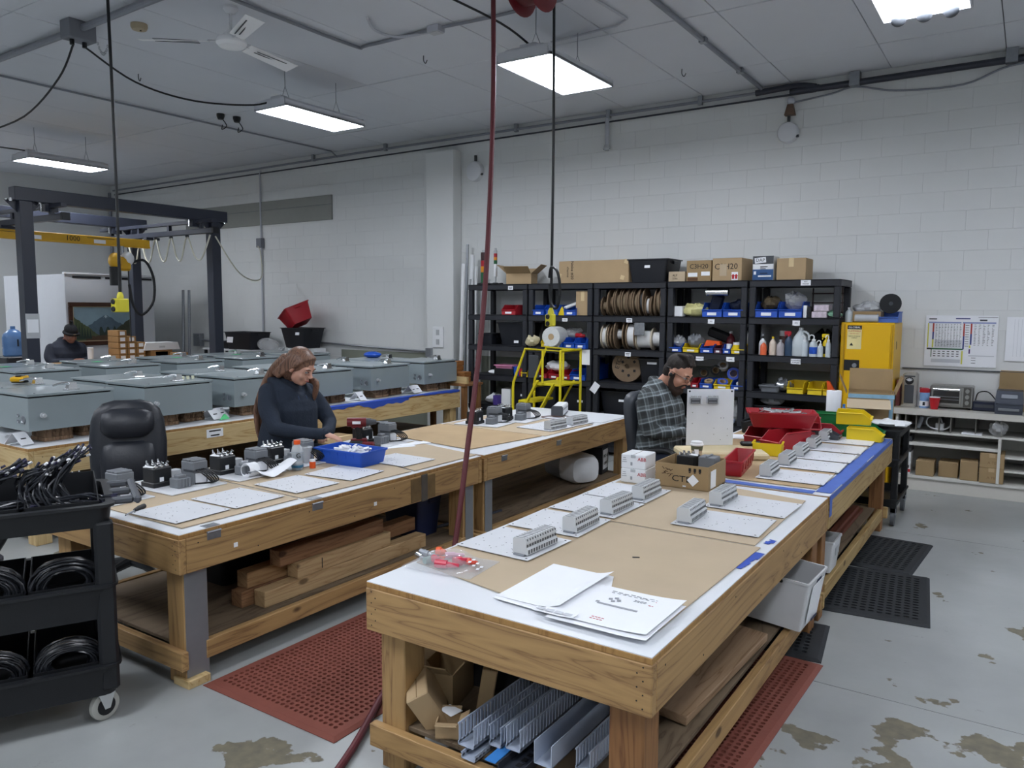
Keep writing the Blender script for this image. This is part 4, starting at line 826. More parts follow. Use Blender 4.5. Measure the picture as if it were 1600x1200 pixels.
UX = ((-6.37, -5.43), (-5.405, -4.485), (-4.46, -3.53), (-3.505, -2.59), (-2.565, -1.635))
UN = [shelf_unit('black shelf unit '+s, *x) for s, x in zip(('at the left end, behind the hose', 'behind the yellow ladder', 'holding the cable spools', 'holding tape rolls above the man', 'beside the yellow cabinet'), UX)]
def slabel(u, x, z, w=.075, h=.05, body='', lines=2):
    r = UN[u]; y = -SD/2-.0015; o = MB().box((x-r.location.x, y, z), (w, .003, h)).build('label', PAPER, r, smooth=None)
    if body:
        for k, b in enumerate(body.split('|')): text(b, 'lettering', INK, r, (x-r.location.x, y-.002, z+(.011-.022*k if '|' in body else 0)), FX, .020)
    else:
        m = MB()
        for k in range(lines): m.box((x-r.location.x, y-.002, z+.008-.016*k), (w*.7-.01*k, .001, .007))
        m.build('print_lines', INK, o and r, smooth=None)
slabel(0, -5.68, 2.06); slabel(1, -4.86, 1.655, body='CABLE', h=.04); slabel(2, -3.98, 1.66); slabel(2, -3.99, 1.255); slabel(3, -2.98, 1.66, body='PPE'); slabel(3, -3.1, 1.24, .09, .045, 'CONNECTOR'); slabel(3, -2.75, 1.245, .09, .05, 'LABEL'); slabel(3, -3.02, .845, .09, .05, 'TAPE'); slabel(4, -2.06, 1.655, body='PPE', h=.055); slabel(4, -2.05, 1.25, .1, .055, 'CLEANING|SUPPLIES'); slabel(4, -1.98, 2.075, .1, .055, 'KEY|MAKER')
tag(MB().box((0, 0, 0), (.13, .004, .19), b=.001).build('notice_card', PAPER, None, (-4.56, SY0-.012, 1.2), smooth=None), 'white notice card hanging at the corner of the second shelf unit', 'card')
tag(MB().box((0, 0, 0), (.09, .004, .13), R=ROT(0, .6, 0), b=.001).build('hang_tag', PAPER, None, (-4.42, SY0-.012, .83), smooth=None), 'tilted white tag on the post left of the spool shelves', 'tag')
FY = SY0+.02
def bin_(label, x, z, w, d, h, mat, y=None, rz=0, group='plastic parts bins on the shelves', fill=None, lab=True, back=False):
    t = thing('parts_bin', label, 'bin', (x, (FY+d/2) if y is None else y, z+.001), rz, group); m = MB(); th = .004
    m.box((0, 0, th/2), (w-.012, d, th))
    sp = [(-d/2, 0), (-d/2-.012, h*.48), (-d/2+d*.22, h), (d/2, h), (d/2, 0)]
    for s in (-1, 1): m.prism(sp, -th/2, th/2, R=Matrix(((0, 0, 1), (1, 0, 0), (0, 1, 0))), t=(s*(w/2-th), 0, 0))
    m.box((0, d/2-th/2, h/2), (w-.01, th, h)); m.box((0, -d/2-.005, h*.24), (w-.008, th, h*.48), R=ROT(-.1, 0, 0))
    m.box((0, -d/2-.013, h*.47), (w, .014, .012), b=.003)
    for s in (-1, 1): m.box((s*w/2, d*.08, h-.005), (.014, d*.72, .010), b=.003)
    m.build('shell', mat, t)
    if lab: MB().box((0, -d/2-.0125, h*.2), (w*.45, .002, h*.2), R=ROT(-.1, 0, 0)).build('label', PAPER, t, smooth=None)
    return t
def bag(label, x, y, z, r, mat=CLEAR, seed=1, rz=0, name='plastic_bag', cat='bag'):
    random.seed(seed); m = MB(); n, k = 14, 9; ph = [random.uniform(0, 6) for _ in range(6)]; rings = []
    for j in range(k+1):
        a = PI*min(max(j/k, .06), .94); ring = []
        for i in range(n):
            b = 2*PI*i/n; q = 1+.16*math.sin(3*b+ph[0]+2*a)+.12*math.sin(5*b+ph[1])*math.sin(a*3+ph[2])+random.uniform(-.05, .05); ring.append((r[0]*math.sin(a)*math.cos(b)*q, r[1]*math.sin(a)*math.sin(b)*q, r[2]*.55*(1-math.cos(a))*(1 if q < 1 else q)))
        rings.append(ring)
    m.loft(rings); return tag(m.build(name, mat, None, (x, y, z), rz, smooth=25), label, cat)
L1, L2, L3, L4 = [z+.001 for z in LV[1:5]]
# --- unit 1
bin_('red bin stack lying on the left shelf unit', -5.72, L1, .22, .3, .13, RED, lab=True)
tub_thing('black tub on the left shelf unit', (-5.72, SY0+.29, L2), (.36, .34), (.46, .42), .3, lab=(.06, .05, .07, .035))
tub_thing('small black tray at the very left of the shelves', (-6.18, SY0+.28, L2), (.18, .26), (.22, .3), .15)
t = thing('pink_tray', 'pink tray lying on boxes in left shelf unit', 'tray', (-5.83, SY0+.16, L3)); MB().box((0, 0, .045), (.3, .2, .09), b=.004).build('black_base', BLACK, t); MB().tub((.26, .18), (.29, .2), .045, c=(0, 0, .091)).build('tray', M('pink_plastic', '#d68cb0', .5), t)
t = thing('plastic_cup', 'blue plastic cup on the left shelf unit', 'cup', (-5.63, SY0+.08, L3)); MB().lathe([(.001, 0), (.034, 0), (.046, .12), (.043, .12), (.031, .006), (.001, .006)]).build('cup', BLUE, t); MB().lathe([(.046, .114), (.05, .117), (.046, .122), (.044, .118)], n=20).build('rim', BLUE, t)
tag(MB().box((0, 0, .05), (.06, .14, .1), b=.006).build('red_block', RED, None, (-5.56, SY0+.14, L3)), 'small red box between blue cup and yellow bin', 'box')
bin_('yellow bin right of the blue cup, left unit', -5.47, L3, .1, .2, .11, YELLOW, lab=True).location.y -= .0
bag('heap of white papers at the left of the lowest visible shelf', -6.05, SY0+.2, L4, (.14, .14, .11), PAPER, 4, name='paper_heap', cat='paper'); bag('white crumpled rags on the left shelf unit', -6.02, SY0+.15, L3, (.09, .1, .05), PAPER, 5, name='rag', cat='rag')
closed_box('white carton standing on the lower left shelf', (-5.82, SY0+.17, L4), (.13, .18, .22), .2, WHITE, None); closed_box('purple and white small carton on lower left shelf', (-5.93, SY0+.06, L4), (.08, .08, .13), -.2, M('purple_print', '#4a3a86', .6), None)
tub_thing('tall black tub at the right of the lower left shelf', (-5.6, SY0+.3, L4), (.24, .34), (.3, .42), .31, lab=(.04, .15, .05, .03))
# --- unit 2
for k, (x, lb) in enumerate(((-5.26, 'left blue bin on the shelf above the ladder'), (-5.06, 'second blue bin on the shelf above the ladder'), (-4.8, 'blue bin holding a white tube above the ladder'))): bin_(lb, x, L1, .17, .3, .13, BLUE)
tag(MB().prism([(0, 0), (.12, 0), (.06, .11)], 0, .02, R=ROT(PI/2, 0, 0)).build('yellow_wedge', YELLOW, None, (-4.99, SY0+.06, L1)), 'yellow wedge between blue bins above the ladder', 'wedge')
tag(MB().cyl((-4.9, SY0+.06, L1+.09), (-4.66, SY0+.3, L1+.22), .022).build('white_tube', WHITE), 'white plastic tube poking out of a blue bin', 'tube')
closed_box('tall kraft carton on the shelf above the ladder', (-4.64, SY0+.2, L1), (.19, .3, .3), 0, KRAFT)
bag('cream packet at the left of the ladder shelf', -5.36, SY0+.03, L2, (.1, .08, .12), M('cream_film', '#cfc6a4', .5), 7)
bin_('yellow bin beside the roll of bubble wrap', -5.13, L2, .17, .26, .13, YELLOW)
bw_ = thing('bubble_wrap_roll', 'white roll of bubble wrap sticking out over the ladder', 'roll', (-4.97, SY0-.02, L2+.14), (PI/2, 0, .1)); MB().lathe([(.04, -.1), (.12, -.1), (.128, -.05), (.128, .12), (.12, .16), (.04, .16), (.04, -.1)], n=26).build('wrap', M('bubble_wrap', '#d9dcdc', .25, noise=.1, scale=60, bump=.6), bw_); MB().cyl((0, 0, -.102), (0, 0, .162), .038).build('core', KRAFT, bw_)
for x, lb in ((-4.93, 'blue bin just right of the bubble wrap roll'), (-4.765, 'blue bin with white and red parts, third shelf'), (-4.6, 'blue bin at the right end of the ladder shelf')): bin_(lb, x-.0, L2, .15, .28, .13, BLUE, y=FY+.06)
bag('clear bag heaped on the blue ladder-shelf bins', -4.86, SY0+.2, L2+.10, (.14, .12, .12), CLEAR, 9); bag('red and white packet lying on a blue bin', -4.72, SY0+.14, L2+.11, (.07, .06, .06), RED, 10)
for x, lb in ((-5.2, 'left red bin behind the ladder rails'), (-5.02, 'middle red bin behind the ladder rails'), (-4.86, 'right red bin behind the ladder rails')): bin_(lb, x, L3, .15, .28, .11, RED)
bag('white rag heap on the red bins behind the ladder', -5.08, SY0+.2, L3+.08, (.16, .12, .11), PAPER, 12, name='rag', cat='rag')
bin_('large blue bin at the front right behind the ladder', -4.68, L3, .22, .3, .13, BLUE); bin_('blue bin standing behind the larger blue one', -4.72, L3, .3, .2, .26, BLUE, y=SY0+.46, lab=False); bin_('blue bin at the right end behind the ladder', -4.55, L3, .1, .3, .19, BLUE, y=SY0+.4, lab=False)
tub_thing('black tub on the lower shelf behind the ladder steps', (-5.2, SY0+.3, L4), (.26, .34), (.32, .42), .3); tub_thing('black tub on the lower shelf right of the ladder', (-4.75, SY0+.3, L4), (.32, .34), (.38, .42), .3, lab=(.06, .13, .08, .03))
t = tag(MB().box((0, 0, 0), (.15, .05, .3), b=.01).build('hanging_pouch', DGREY, None, (-5.29, SY0-.035, 1.05)), 'dark grey pouch hanging on the post by the ladder', 'pouch')
# --- unit 3: spools
SPB = M('fibre_spool_brown', '#77644f', .85, noise=.1, bump=.1); SPW = M('white_wire_wound', '#dfe0e0', .4, noise=.04, scale=40); SPP = M('pale_spool_flange', '#b9ae9c', .7, noise=.06)
def spool(label, x, z, r, w, core, flange=SPB, wire=SPW, tilt=0, group='cable spools', fill=.75):
    t = thing('cable_spool', label, 'spool', (x, SY0+.16, z+r+.001), (0, PI/2, tilt), group); f = .014
    for s, nm in ((-1, 'flange'), (1, 'flange')): MB().lathe([(.02, 0), (r, 0), (r, f), (.02, f), (.02, 0)], n=26, c=(0, 0, s*(w/2)-f/2)).build(nm, flange, t)
    MB().cyl((0, 0, -w/2), (0, 0, w/2), core, n=20).build('wound_wire', wire, t); MB().cyl((0, 0, -w/2-f*.6), (0, 0, -w/2-f*.6+.002), .022, n=12).build('hub_hole', INK, t)
    return t
CW = M('brown_wound_cord', '#8b7b63', .8, noise=.1, scale=40)
xs3 = [(-4.34, .115, .08, .05, CW), (-4.225, .16, .06, .07, SPB), (-4.13, .165, .09, .10, SPB), (-4.02, .16, .06, .12, CW), (-3.945, .165, .05, .13, SPB), (-3.875, .16, .06, .11, CW), (-3.80, .17, .05, .12, DGREY), (-3.735, .12, .055, .09, SPW), (-3.675, .12, .04, .05, CW), (-3.62, .155, .05, .11, CW), (-3.565, .165, .035, .12, SPB)]
xs3 = [(-4.36, .115, .07, .05, CW), (-4.26, .16, .07, .07, SPB), (-4.165, .165, .06, .10, CW), (-4.085, .16, .05, .12, CW), (-4.01, .165, .05, .13, SPB), (-3.935, .16, .05, .11, CW), (-3.86, .17, .05, .12, DGREY), (-3.79, .12, .05, .09, SPW), (-3.725, .12, .04, .05, CW), (-3.66, .165, .05, .12, CW), (-3.59, .16, .045, .12, SPB)]
NM = ['first', 'second', 'third', 'fourth', 'fifth', 'sixth', 'seventh', 'eighth', 'ninth', 'tenth', 'last']
for k, (x, r, w, c, m) in enumerate(xs3): spool(NM[k]+' spool from the left on the upper spool shelf', x, L1, r, w, c, SPB, m, .12)
for x, r, w, c, f, m, lb in ((-4.35, .15, .06, .12, SPP, SPW, 'white wound spool at the left of the lower spool row'), (-4.27, .15, .04, .1, SPB, SPB, 'brown narrow spool in the lower spool row'), (-4.14, .18, .11, .06, SPB, SPW, 'tall brown spool with white core, lower row'), (-3.99, .17, .1, .14, SPB, SPW, 'brown spool beside the long white drum'),
        (-3.83, .13, .18, .105, SPP, SPW, 'long white wire drum in the lower spool row'), (-3.65, .135, .15, .085, SPP, SPW, 'white wire drum at the right of lower row')): spool(lb, x, L2, r, w, c, f, m, .12)
tag(MB().box((0, 0, 0), (.13, .012, .15), b=.005).build('parts_bag', M('silver_bag', '#9a9da2', .25, .6, noise=.25, scale=30), None, (-3.84, SY0-.018, 1.56)), 'silvery parts bag hanging below the upper spool shelf', 'bag')
ds = thing('spool_disc', 'large brown spool disc with holes standing on shelf', 'spool', (-4.06, SY0+.14, L3+.195), (PI/2+.0, 0, .12)); MB().lathe([(.03, 0), (.19, 0), (.19, .012), (.03, .012), (.03, 0)], n=32, c=(0, 0, 0)).build('disc', SPB, ds); MB().lathe([(.03, 0), (.19, 0), (.19, .012), (.03, .012), (.03, 0)], n=32, c=(0, 0, -.2)).build('rear_disc', SPB, ds); MB().cyl((0, 0, -.2), (0, 0, 0), .12).build('core', SPB, ds)
for k in range(6): MB().box((.085*math.cos(k*1.05-.5)+.02, .11*math.sin(k*1.05-.5), .0128), (.03, .03, .001), R=RZ(k*.7)).build('punched_hole', INK, ds, smooth=None)
text('ETC', 'lettering', INK, ds, (-.11, 0.03, .0128), (0, 0, 1.3), .075)
tub_thing('black tub to the right of the brown spool disc', (-3.72, SY0+.3, L3), (.3, .34), (.36, .42), .3, lab=(.0, .25, .12, .03)); tub_thing('black tub with clear bag on the lower spool unit', (-4.15, SY0+.3, L4), (.44, .36), (.5, .44), .29, lab=(.05, .18, .09, .03))
bag('clear plastic bag on top of the black tub under spools', -4.13, SY0+.2, L4+.28, (.14, .1, .1), CLEAR, 14); tub_thing('black tub hidden behind the seated man', (-3.7, SY0+.3, L4), (.26, .36), (.32, .44), .3)
# --- unit 4
closed_box('small white carton with a black ring print', (-3.39, SY0+.1, L1), (.1, .1, .12), 0, WHITE, None); bag('long bag of pale yellow gloves', -3.21, SY0+.14, L1, (.16, .08, .12), M('glove_bag', '#c9c489', .35, noise=.2, scale=25), 21)
for x, lb in ((-2.98, 'large blue bin left of the pair on the glove shelf'), (-2.74, 'large blue bin right of the pair on the glove shelf')): bin_(lb, x, L1, .23, .34, .16, BLUE)
tag(MB().box((0, 0, .1), (.13, .1, .2), R=ROT(.2, .3, .2), b=.02).build('safety_mask', M('navy_rubber', '#1a2238', .5, noise=.1), None, (-2.99, SY0+.2, L1+.06)), 'dark navy mask sticking out of the left blue bin', 'mask'); bag('dark blue gloves heaped in the right blue bin', -2.74, SY0+.22, L1+.05, (.09, .1, .12), MATS['navy_rubber'], 22, name='gloves', cat='gloves')
tag(MB().cyl((-3.06, SY0+.05, LV[0]-.125), (-2.81, SY0+.05, LV[0]-.125), .038, n=16).build('foil_roll', CHROME), 'shiny foil roll hanging under the top shelf', 'roll')
xs4 = ((-3.40, BLUE, .15, 'blue bin at the left of the label shelf'), (-3.215, YELLOW, .19, 'yellow bin second from left on the label shelf'), (-3.03, BLUE, .15, 'blue bin below the orange part'), (-2.90, M('plum_plastic', '#5a2c46', .5), .09, 'small plum bin on the label shelf'), (-2.80, BLUE, .09, 'narrow blue bin on the label shelf'), (-2.675, YELLOW, .15, 'yellow bin holding a white jar'))
for x, m, w, lb in xs4: bin_(lb, x, L2, w, .28, .1, m)
bag('clear bag heaped in the leftmost blue label-shelf bin', -3.4, SY0+.16, L2+.05, (.07, .1, .11), CLEAR, 23); bag('grey parts heaped in the yellow label-shelf bin', -3.22, SY0+.18, L2+.04, (.09, .1, .14), MGREY, 24, name='parts_heap', cat='parts')
tag(MB().box((0, 0, 0), (.3, .08, .11), R=ROT(.1, .35, 0), b=.02).build('tool_case', BLACK, None, (-2.98, SY0+.34, L2+.19)), 'black tool case lying across the label shelf bins', 'case'); tag(MB().prism([(-.09, -.02), (.1, .0), (.09, .04), (-.06, .05)], 0, .08, R=ROT(PI/2, 0, 0)).build('orange_part', ORANGE, None, (-3.0, SY0+.17, L2+.09)), 'orange plastic part sticking out of a blue bin', 'part')
def jar(label, x, y, z, r, h, mat, lid, name='jar'):
    t = thing(name, label, 'jar', (x, y, z)); MB().lathe([(.001, 0), (r, 0), (r, h*.75), (r*.9, h*.8), (.001, h*.8)], n=18).build('body', mat, t); MB().lathe([(.001, h*.78), (r*.95, h*.78), (r*.95, h), (.001, h)], n=18).build('lid', lid, t); return t
jar('white jar with yellow lid in the yellow bin', -2.7, SY0+.08, L2+.006, .05, .12, YELLOW, WHITE); jar('white jar in the narrow blue bin', -2.8, SY0+.1, L2+.006, .03, .1, WHITE, WHITE)
def bottle(label, x, y, z, r, h, mat, cap, kind='cap', col=None, name='bottle', lab=None):
    t = thing(name, label, 'bottle', (x, y, z)); MB().lathe([(.001, 0), (r, 0), (r, h*.6), (r*.85, h*.72), (r*.35, h*.84), (r*.3, h*.9), (.001, h*.9)], n=18).build('body', mat, t)
    if col: MB().lathe([(.001, .004), (r*.93, .004), (r*.93, h*.45), (.001, h*.45)], n=16).build('liquid', col, t)
    if lab: MB().lathe([(r*1.01, h*.15), (r*1.02, h*.16), (r*1.02, h*.5), (r*1.01, h*.51)], n=18).build('label', lab, t)
    if kind == 'cap': MB().cyl((0, 0, h*.89), (0, 0, h), r*.36).build('cap', cap, t)
    if kind == 'wash': MB().cyl((0, 0, h*.82), (0, 0, h*.92), r*.5).build('cap', cap, t); MB().tube([(0, 0, h*.9), (0, 0, h*1.08), (-r*.7, 0, h*1.13), (-r*1.2, 0, h*1.0)], .006, 7, 4).build('spout', cap, t)
    if kind == 'spray':
        m = MB(); m.cyl((0, 0, h*.86), (0, 0, h*.95), r*.35); m.box((-.012, 0, h*1.0), (.07, .025, .04), b=.006); m.box((-.035, 0, h*.93), (.008, .014, .05), R=ROT(0, .3, 0)); m.build('spray_head', cap, t)
    return t
bottle('clear red bottle standing among the label shelf bins', -2.86, SY0+.33, L2, .05, .24, M('red_liquid', '#8a3a44', .2, alpha=.8), WHITE); bottle('white and black spray bottle at the right of the label shelf', -2.66, SY0+.36, L2, .04, .27, WHITE, BLACK, 'spray')
bottle('small white wash bottle at the right of the label shelf', -2.625, SY0+.1, L2+.006, .026, .13, WHITE, WHITE, 'wash')
for x, m, w, lb in ((-3.16, RED, .09, 'red bin at the left of the tape shelf'), (-3.025, BLUE, .15, 'blue bin of tape rolls on the tape shelf'), (-2.84, YELLOW, .19, 'yellow bin of tape rolls on the tape shelf'), (-2.67, BLUE, .14, 'blue bin at the right of the tape shelf')): bin_(lb, x, L3, w, .28, .1, m)
def roll(label, x, y, z, r, w, mat, rot=(PI/2, 0, 0), core=.6, group='tape rolls on the shelf'):
    t = thing('tape_roll', label, 'tape roll', (x, y, z), rot, group); MB().lathe([(r*core, -w/2), (r, -w/2), (r, w/2), (r*core, w/2), (r*core, -w/2)], n=24).build('tape', mat, t); MB().lathe([(r*core*.92, -w/2), (r*core, -w/2), (r*core, w/2), (r*core*.92, w/2), (r*core*.92, -w/2)], n=24).build('core', KRAFT, t); return t
BT = M('blue_tape_roll', '#3c57b8', .5)
for a in (('blue tape roll standing upright on the tape shelf', -2.76, SY0+.16, L3+.17, .07, .05, BT, (PI/2, 0, .3)), ('blue tape roll lying in the yellow bin', -2.87, SY0+.12, L3+.06, .06, .05, BT, (.5, .3, 0)), ('grey tape roll behind the upright blue roll', -2.65, SY0+.24, L3+.19, .065, .05, MGREY, (PI/2, 0, -.2)), ('black tape roll leaning at the back of tape shelf', -3.0, SY0+.27, L3+.19, .06, .05, BLACK, (PI/2, .2, .2)), ('brown tape roll lying in the blue bin', -3.02, SY0+.1, L3+.06, .05, .05, KRAFTD, (.4, 0, 0)), ('white tape roll on top of the tape pile', -2.93, SY0+.3, L3+.24, .06, .04, WHITE, (.9, .4, 0)), ('black and yellow tape roll at left of pile', -3.12, SY0+.2, L3+.16, .06, .05, BLACK, (PI/2, 0, .4)), ('small white tape roll in the right blue bin', -2.66, SY0+.07, L3+.06, .035, .04, WHITE, (.3, 0, 0))): roll(*a)
bag('clear bags stuffed in the lower shelf behind the board', -2.72, SY0+.2, L4, (.12, .14, .22), CLEAR, 31); bag('white and blue packet on the lower shelf behind the board', -2.8, SY0+.1, L4, (.1, .1, .09), M('white_blue_film', '#a9b9d6', .3), 32)
# --- unit 5
for x, lb in ((-2.38, 'large blue bin filled with brown fittings'), (-2.13, 'large blue bin filled with clear bags')): bin_(lb, x, L1, .24, .34, .17, BLUE)
bag('brown pipe fittings heaped in the blue bin', -2.38, SY0+.2, L1+.07, (.1, .12, .13), M('brown_fittings', '#5f5340', .6, noise=.3, scale=30), 41, name='fittings_heap', cat='fittings'); bag('clear bags heaped in the right-hand blue bin', -2.13, SY0+.2, L1+.08, (.11, .12, .16), CLEAR, 42)
for k, (x, w, h, m, lb) in enumerate(((-1.985, .035, .13, WHITE, 'narrow white carton right of the blue bins'), (-1.94, .03, .12, BLACK, 'narrow black can right of the blue bins'))): closed_box(lb, (x, SY0+.06, L1), (w, .06, h), 0, m, None)
PR = M('printed_carton', '#c9bcc6', .6, noise=.3, scale=40)
for z, x, lb in ((0, -1.84, 'lower printed white carton on the right shelf unit'), (.07, -1.82, 'upper printed white carton on the right shelf unit')): closed_box(lb, (x, SY0+.1, L1+z), (.15, .16, .066), 0, PR, None)
bag('green and white cartons pile at the shelf corner', -1.70, SY0+.1, L1, (.07, .08, .07), M('mint_film', '#7fae92', .5, noise=.2), 43)
wr = thing('wire_rack', 'dark wire rack with key blanks at the back', 'rack', (-1.84, SY0+.4, L1))
for s in (-1, 1): MB().box((s*.15, 0, .16), (.012, .02, .32)).build('upright', M('rust_brown', '#4a3a38', .6), wr)
for k in range(3): MB().box((0, 0, .06+.1*k), (.32, .02, .014)).build('bar', MATS['rust_brown'], wr)
HD = M('natural_hdpe', '#cfd8dc', .35, noise=.03, alpha=.85)
for a in (('white tub bottle at the left of the bottle row', -2.43, SY0+.1, L2, .04, .2, WHITE, BLACK, 'cap', None), ('orange liquid bottle in the bottle row', -2.40, SY0+.03, L2, .034, .15, M('orange_liquid', '#e2683f', .3), WHITE, 'cap', None), ('white and red bottle with yellow cap', -2.31, SY0+.06, L2, .036, .2, M('ivory_bottle', '#d8c8b8', .4), YELLOW, 'cap', None),
          ('grey slim bottle in the bottle row', -2.225, SY0+.05, L2, .04, .17, M('smoke_bottle', '#a9a3a6', .4), LGREY, 'cap', None), ('dark blue bottle with red spray top', -2.145, SY0+.07, L2, .042, .24, M('window_blue', '#31465e', .25), RED, 'spray', None), ('white wash bottle left of the blue-labelled one', -1.975, SY0+.04, L2, .034, .19, HD, WHITE, 'wash', None),
          ('wash bottle with a blue label', -1.885, SY0+.04, L2, .042, .2, HD, WHITE, 'wash', BLUE), ('small wash bottle beside the yellow bottle', -1.815, SY0+.03, L2, .03, .15, HD, WHITE, 'wash', None)):
    bottle(a[0], *a[1:9], None, 'bottle', a[9])
jg_ = thing('gallon_jug', 'large clear gallon jug in the bottle row', 'jug', (-2.03, SY0+.1, L2)); MB().lathe([(.001, 0), (.085, 0), (.088, .02), (.088, .15), (.07, .2), (.03, .26), (.022, .28), (.001, .28)], n=24).build('body', HD, jg_); MB().cyl((0, 0, .275), (0, 0, .3), .024).build('cap', WHITE, jg_); MB().tube([(.03, -.03, .26), (.08, -.04, .24), (.095, -.04, .17)], .012, 7, 4).build('handle', HD, jg_)
bottle('yellow spray bottle with black label in the row', -1.765, SY0+.08, L2, .04, .22, YELLOW, YELLOW, 'spray', None, 'bottle', BLACK)
bottle('white wash bottle at the right end of row', -1.735, SY0+.02, L2, .026, .2, HD, WHITE, 'wash'); jar('brown label tin standing behind the bottles', -2.25, SY0+.28, L2, .05, .26, M('brown_tin', '#6b4a44', .4, noise=.2, scale=30), WHITE, 'tin')
bag('crumpled black cloth behind the wash bottles', -1.86, SY0+.38, L2, (.16, .1, .22), BLACK, 44, name='cloth', cat='cloth'); bag('grey sheet of film leaning at the left of bottle shelf', -2.46, SY0+.3, L2, (.03, .16, .3), LGREY, 45, name='film_sheet', cat='film')
t = tub_thing('clear grey tray on the shelf below the bottles', (-2.33, SY0+.15, L3), (.19, .18), (.21, .2), .07, MGREY); bag('crinkled foil bag on the shelf below the bottles', -2.2, SY0+.16, L3, (.09, .1, .12), M('foil', '#8c9094', .25, .7, noise=.2), 46)
for x, w, lb in ((-2.03, .17, 'left yellow bin below the cleaning supplies'), (-1.83, .15, 'middle yellow bin below the cleaning supplies'), (-1.70, .1, 'right yellow bin with dark brown parts')): bin_(lb, x-.02, L3, w, .28, .125, YELLOW, lab=False)
tag(MB().prism([(-.03, 0), (.035, 0), (.03, .06), (-.02, .15), (-.05, .16)], 0, .06, R=ROT(PI/2, 0, 0)).build('orange_holder', ORANGE, None, (-1.675, SY0+.02, L3)), 'orange plastic holder at the right of yellow bins', 'holder')
t = tub_thing('black tub with a yellow sticker, lower right shelf', (-2.3, SY0+.3, L4), (.4, .36), (.46, .44), .25); MB().box((.02, -.215, .16), (.1, .003, .055), R=ROT(-.1, 0, 0)).build('yellow_sticker', YELLOW, t, smooth=None); bag('grey bag of parts on top of the black tub', -2.32, SY0+.2, L4+.24, (.13, .1, .11), LGREY, 47)
# --- on top
T0 = LV[0]+.001
b = closed_box('long kraft carton on top of the shelves', (-4.52, SY0+.28, T0), (.96, .4, .275), 0, KRAFT, None); text('Noke #20', 'handwriting', INK, b, (-.29, -.202, .16), (PI/2, PI/2, 0), .055); text('charms', 'handwriting', INK, b, (-.35, -.202, .14), (PI/2, PI/2, 0), .045)
for x, z in ((-.47, .1), (.45, .25), (.4, .06)): MB().box((x, -.2015, z), (.05, .003, .05), R=ROT(0, .3, 0)).build('tape_patch', M('packing_tape', '#d3bd92', .3), b, smooth=None)
t = tub_thing('black tub with lid marks on top of the shelves', (-3.79, SY0+.28, T0), (.42, .4), (.5, .46), .27, lab=(.0, .18, .07, .03))
b = closed_box('small kraft carton beside the black top tub', (-3.43, SY0+.2, T0), (.2, .25, .115), 0, KRAFT2, None); text('RLP', 'handwriting', INK, b, (-.02, -.127, .07), FX, .035); text('5.9m', 'handwriting', INK, b, (-.02, -.127, .035), FX, .03)
b = closed_box('kraft carton marked C3H20 with white shipping labels', (-3.17, SY0+.26, T0), (.29, .36, .235), 0, KRAFTD, None); text('C3H20', 'handwriting', INK, b, (0.0, -.182, .165), FX, .075); MB().box((-.07, -.182, .075), (.11, .003, .045)).build('label', PAPER, b, smooth=None); MB().box((.08, -.182, .085), (.1, .003, .045)).build('label', PAPER, b, smooth=None); MB().box((-.07, -.182, .025), (.12, .003, .035)).build('print_block', M('brown_print', '#5e3d22', .7), b, smooth=None)
b = closed_box('kraft carton marked C3H20 with red arrows label', (-2.84, SY0+.26, T0), (.33, .4, .25), 0, KRAFT, None); text('C3H20', 'handwriting', INK, b, (-.01, -.202, .155), FX, .09); MB().box((-.04, -.202, .12), (.08, .002, .13)).build('label', KRAFT2, b, smooth=None); MB().box((.09, -.202, .05), (.07, .003, .09)).build('arrow_label', PAPER, b, smooth=None)
for k in (-1, 1):
    MB().prism([(-.012, 0), (.012, 0), (.012, .03), (.022, .03), (0, .055), (-.022, .03), (-.012, .03)], 0, .001, R=ROT(PI/2, 0, 0), t=(.09+k*.017, -.2045, .02)).build('red_arrow', INKR, b, smooth=None)
b = closed_box('white and dark printed carton on top of the shelves', (-2.45, SY0+.2, T0), (.22, .24, .26), 0, WHITE, None); MB().box((0, -.1215, .218), (.221, .003, .085)).build('dark_band', DGREY, b, smooth=None); MB().box((0, -.1215, .06), (.221, .003, .115)).build('blue_band', M('print_blue', '#2d5384', .6), b, smooth=None); MB().box((-.03, -.124, .215), (.12, .002, .06), R=ROT(0, -.1, 0)).build('logo_plate', PAPER, b, smooth=None); text('DAP', 'lettering', INK, b, (-.03, -.1255, .215), (PI/2, -.0, 0), .05)
m = MB(); m.box((.01, -.1245, .145), (.08, .001, .008)); m.box((.0, -.1245, .125), (.06, .001, .006)); m.box((.01, -.1245, .075), (.08, .001, .008)); m.build('print_lines', INK, b, smooth=None); m = MB(); m.box((.02, -.1245, .045), (.14, .001, .016)); m.box((-.085, -.1245, .08), (.025, .001, .035)); m.build('white_print', PAPER, b, smooth=None)
closed_box('plain kraft carton with taped seam on the shelf top', (-2.16, SY0+.26, T0), (.3, .36, .23), .03, KRAFT)
open_box('open kraft carton with raised flaps on the left shelf top', (-5.66, SY0+.24, T0), (.34, .32, .14), .3, KRAFT, (1, 1, 1, 1), 62, fl=.55)
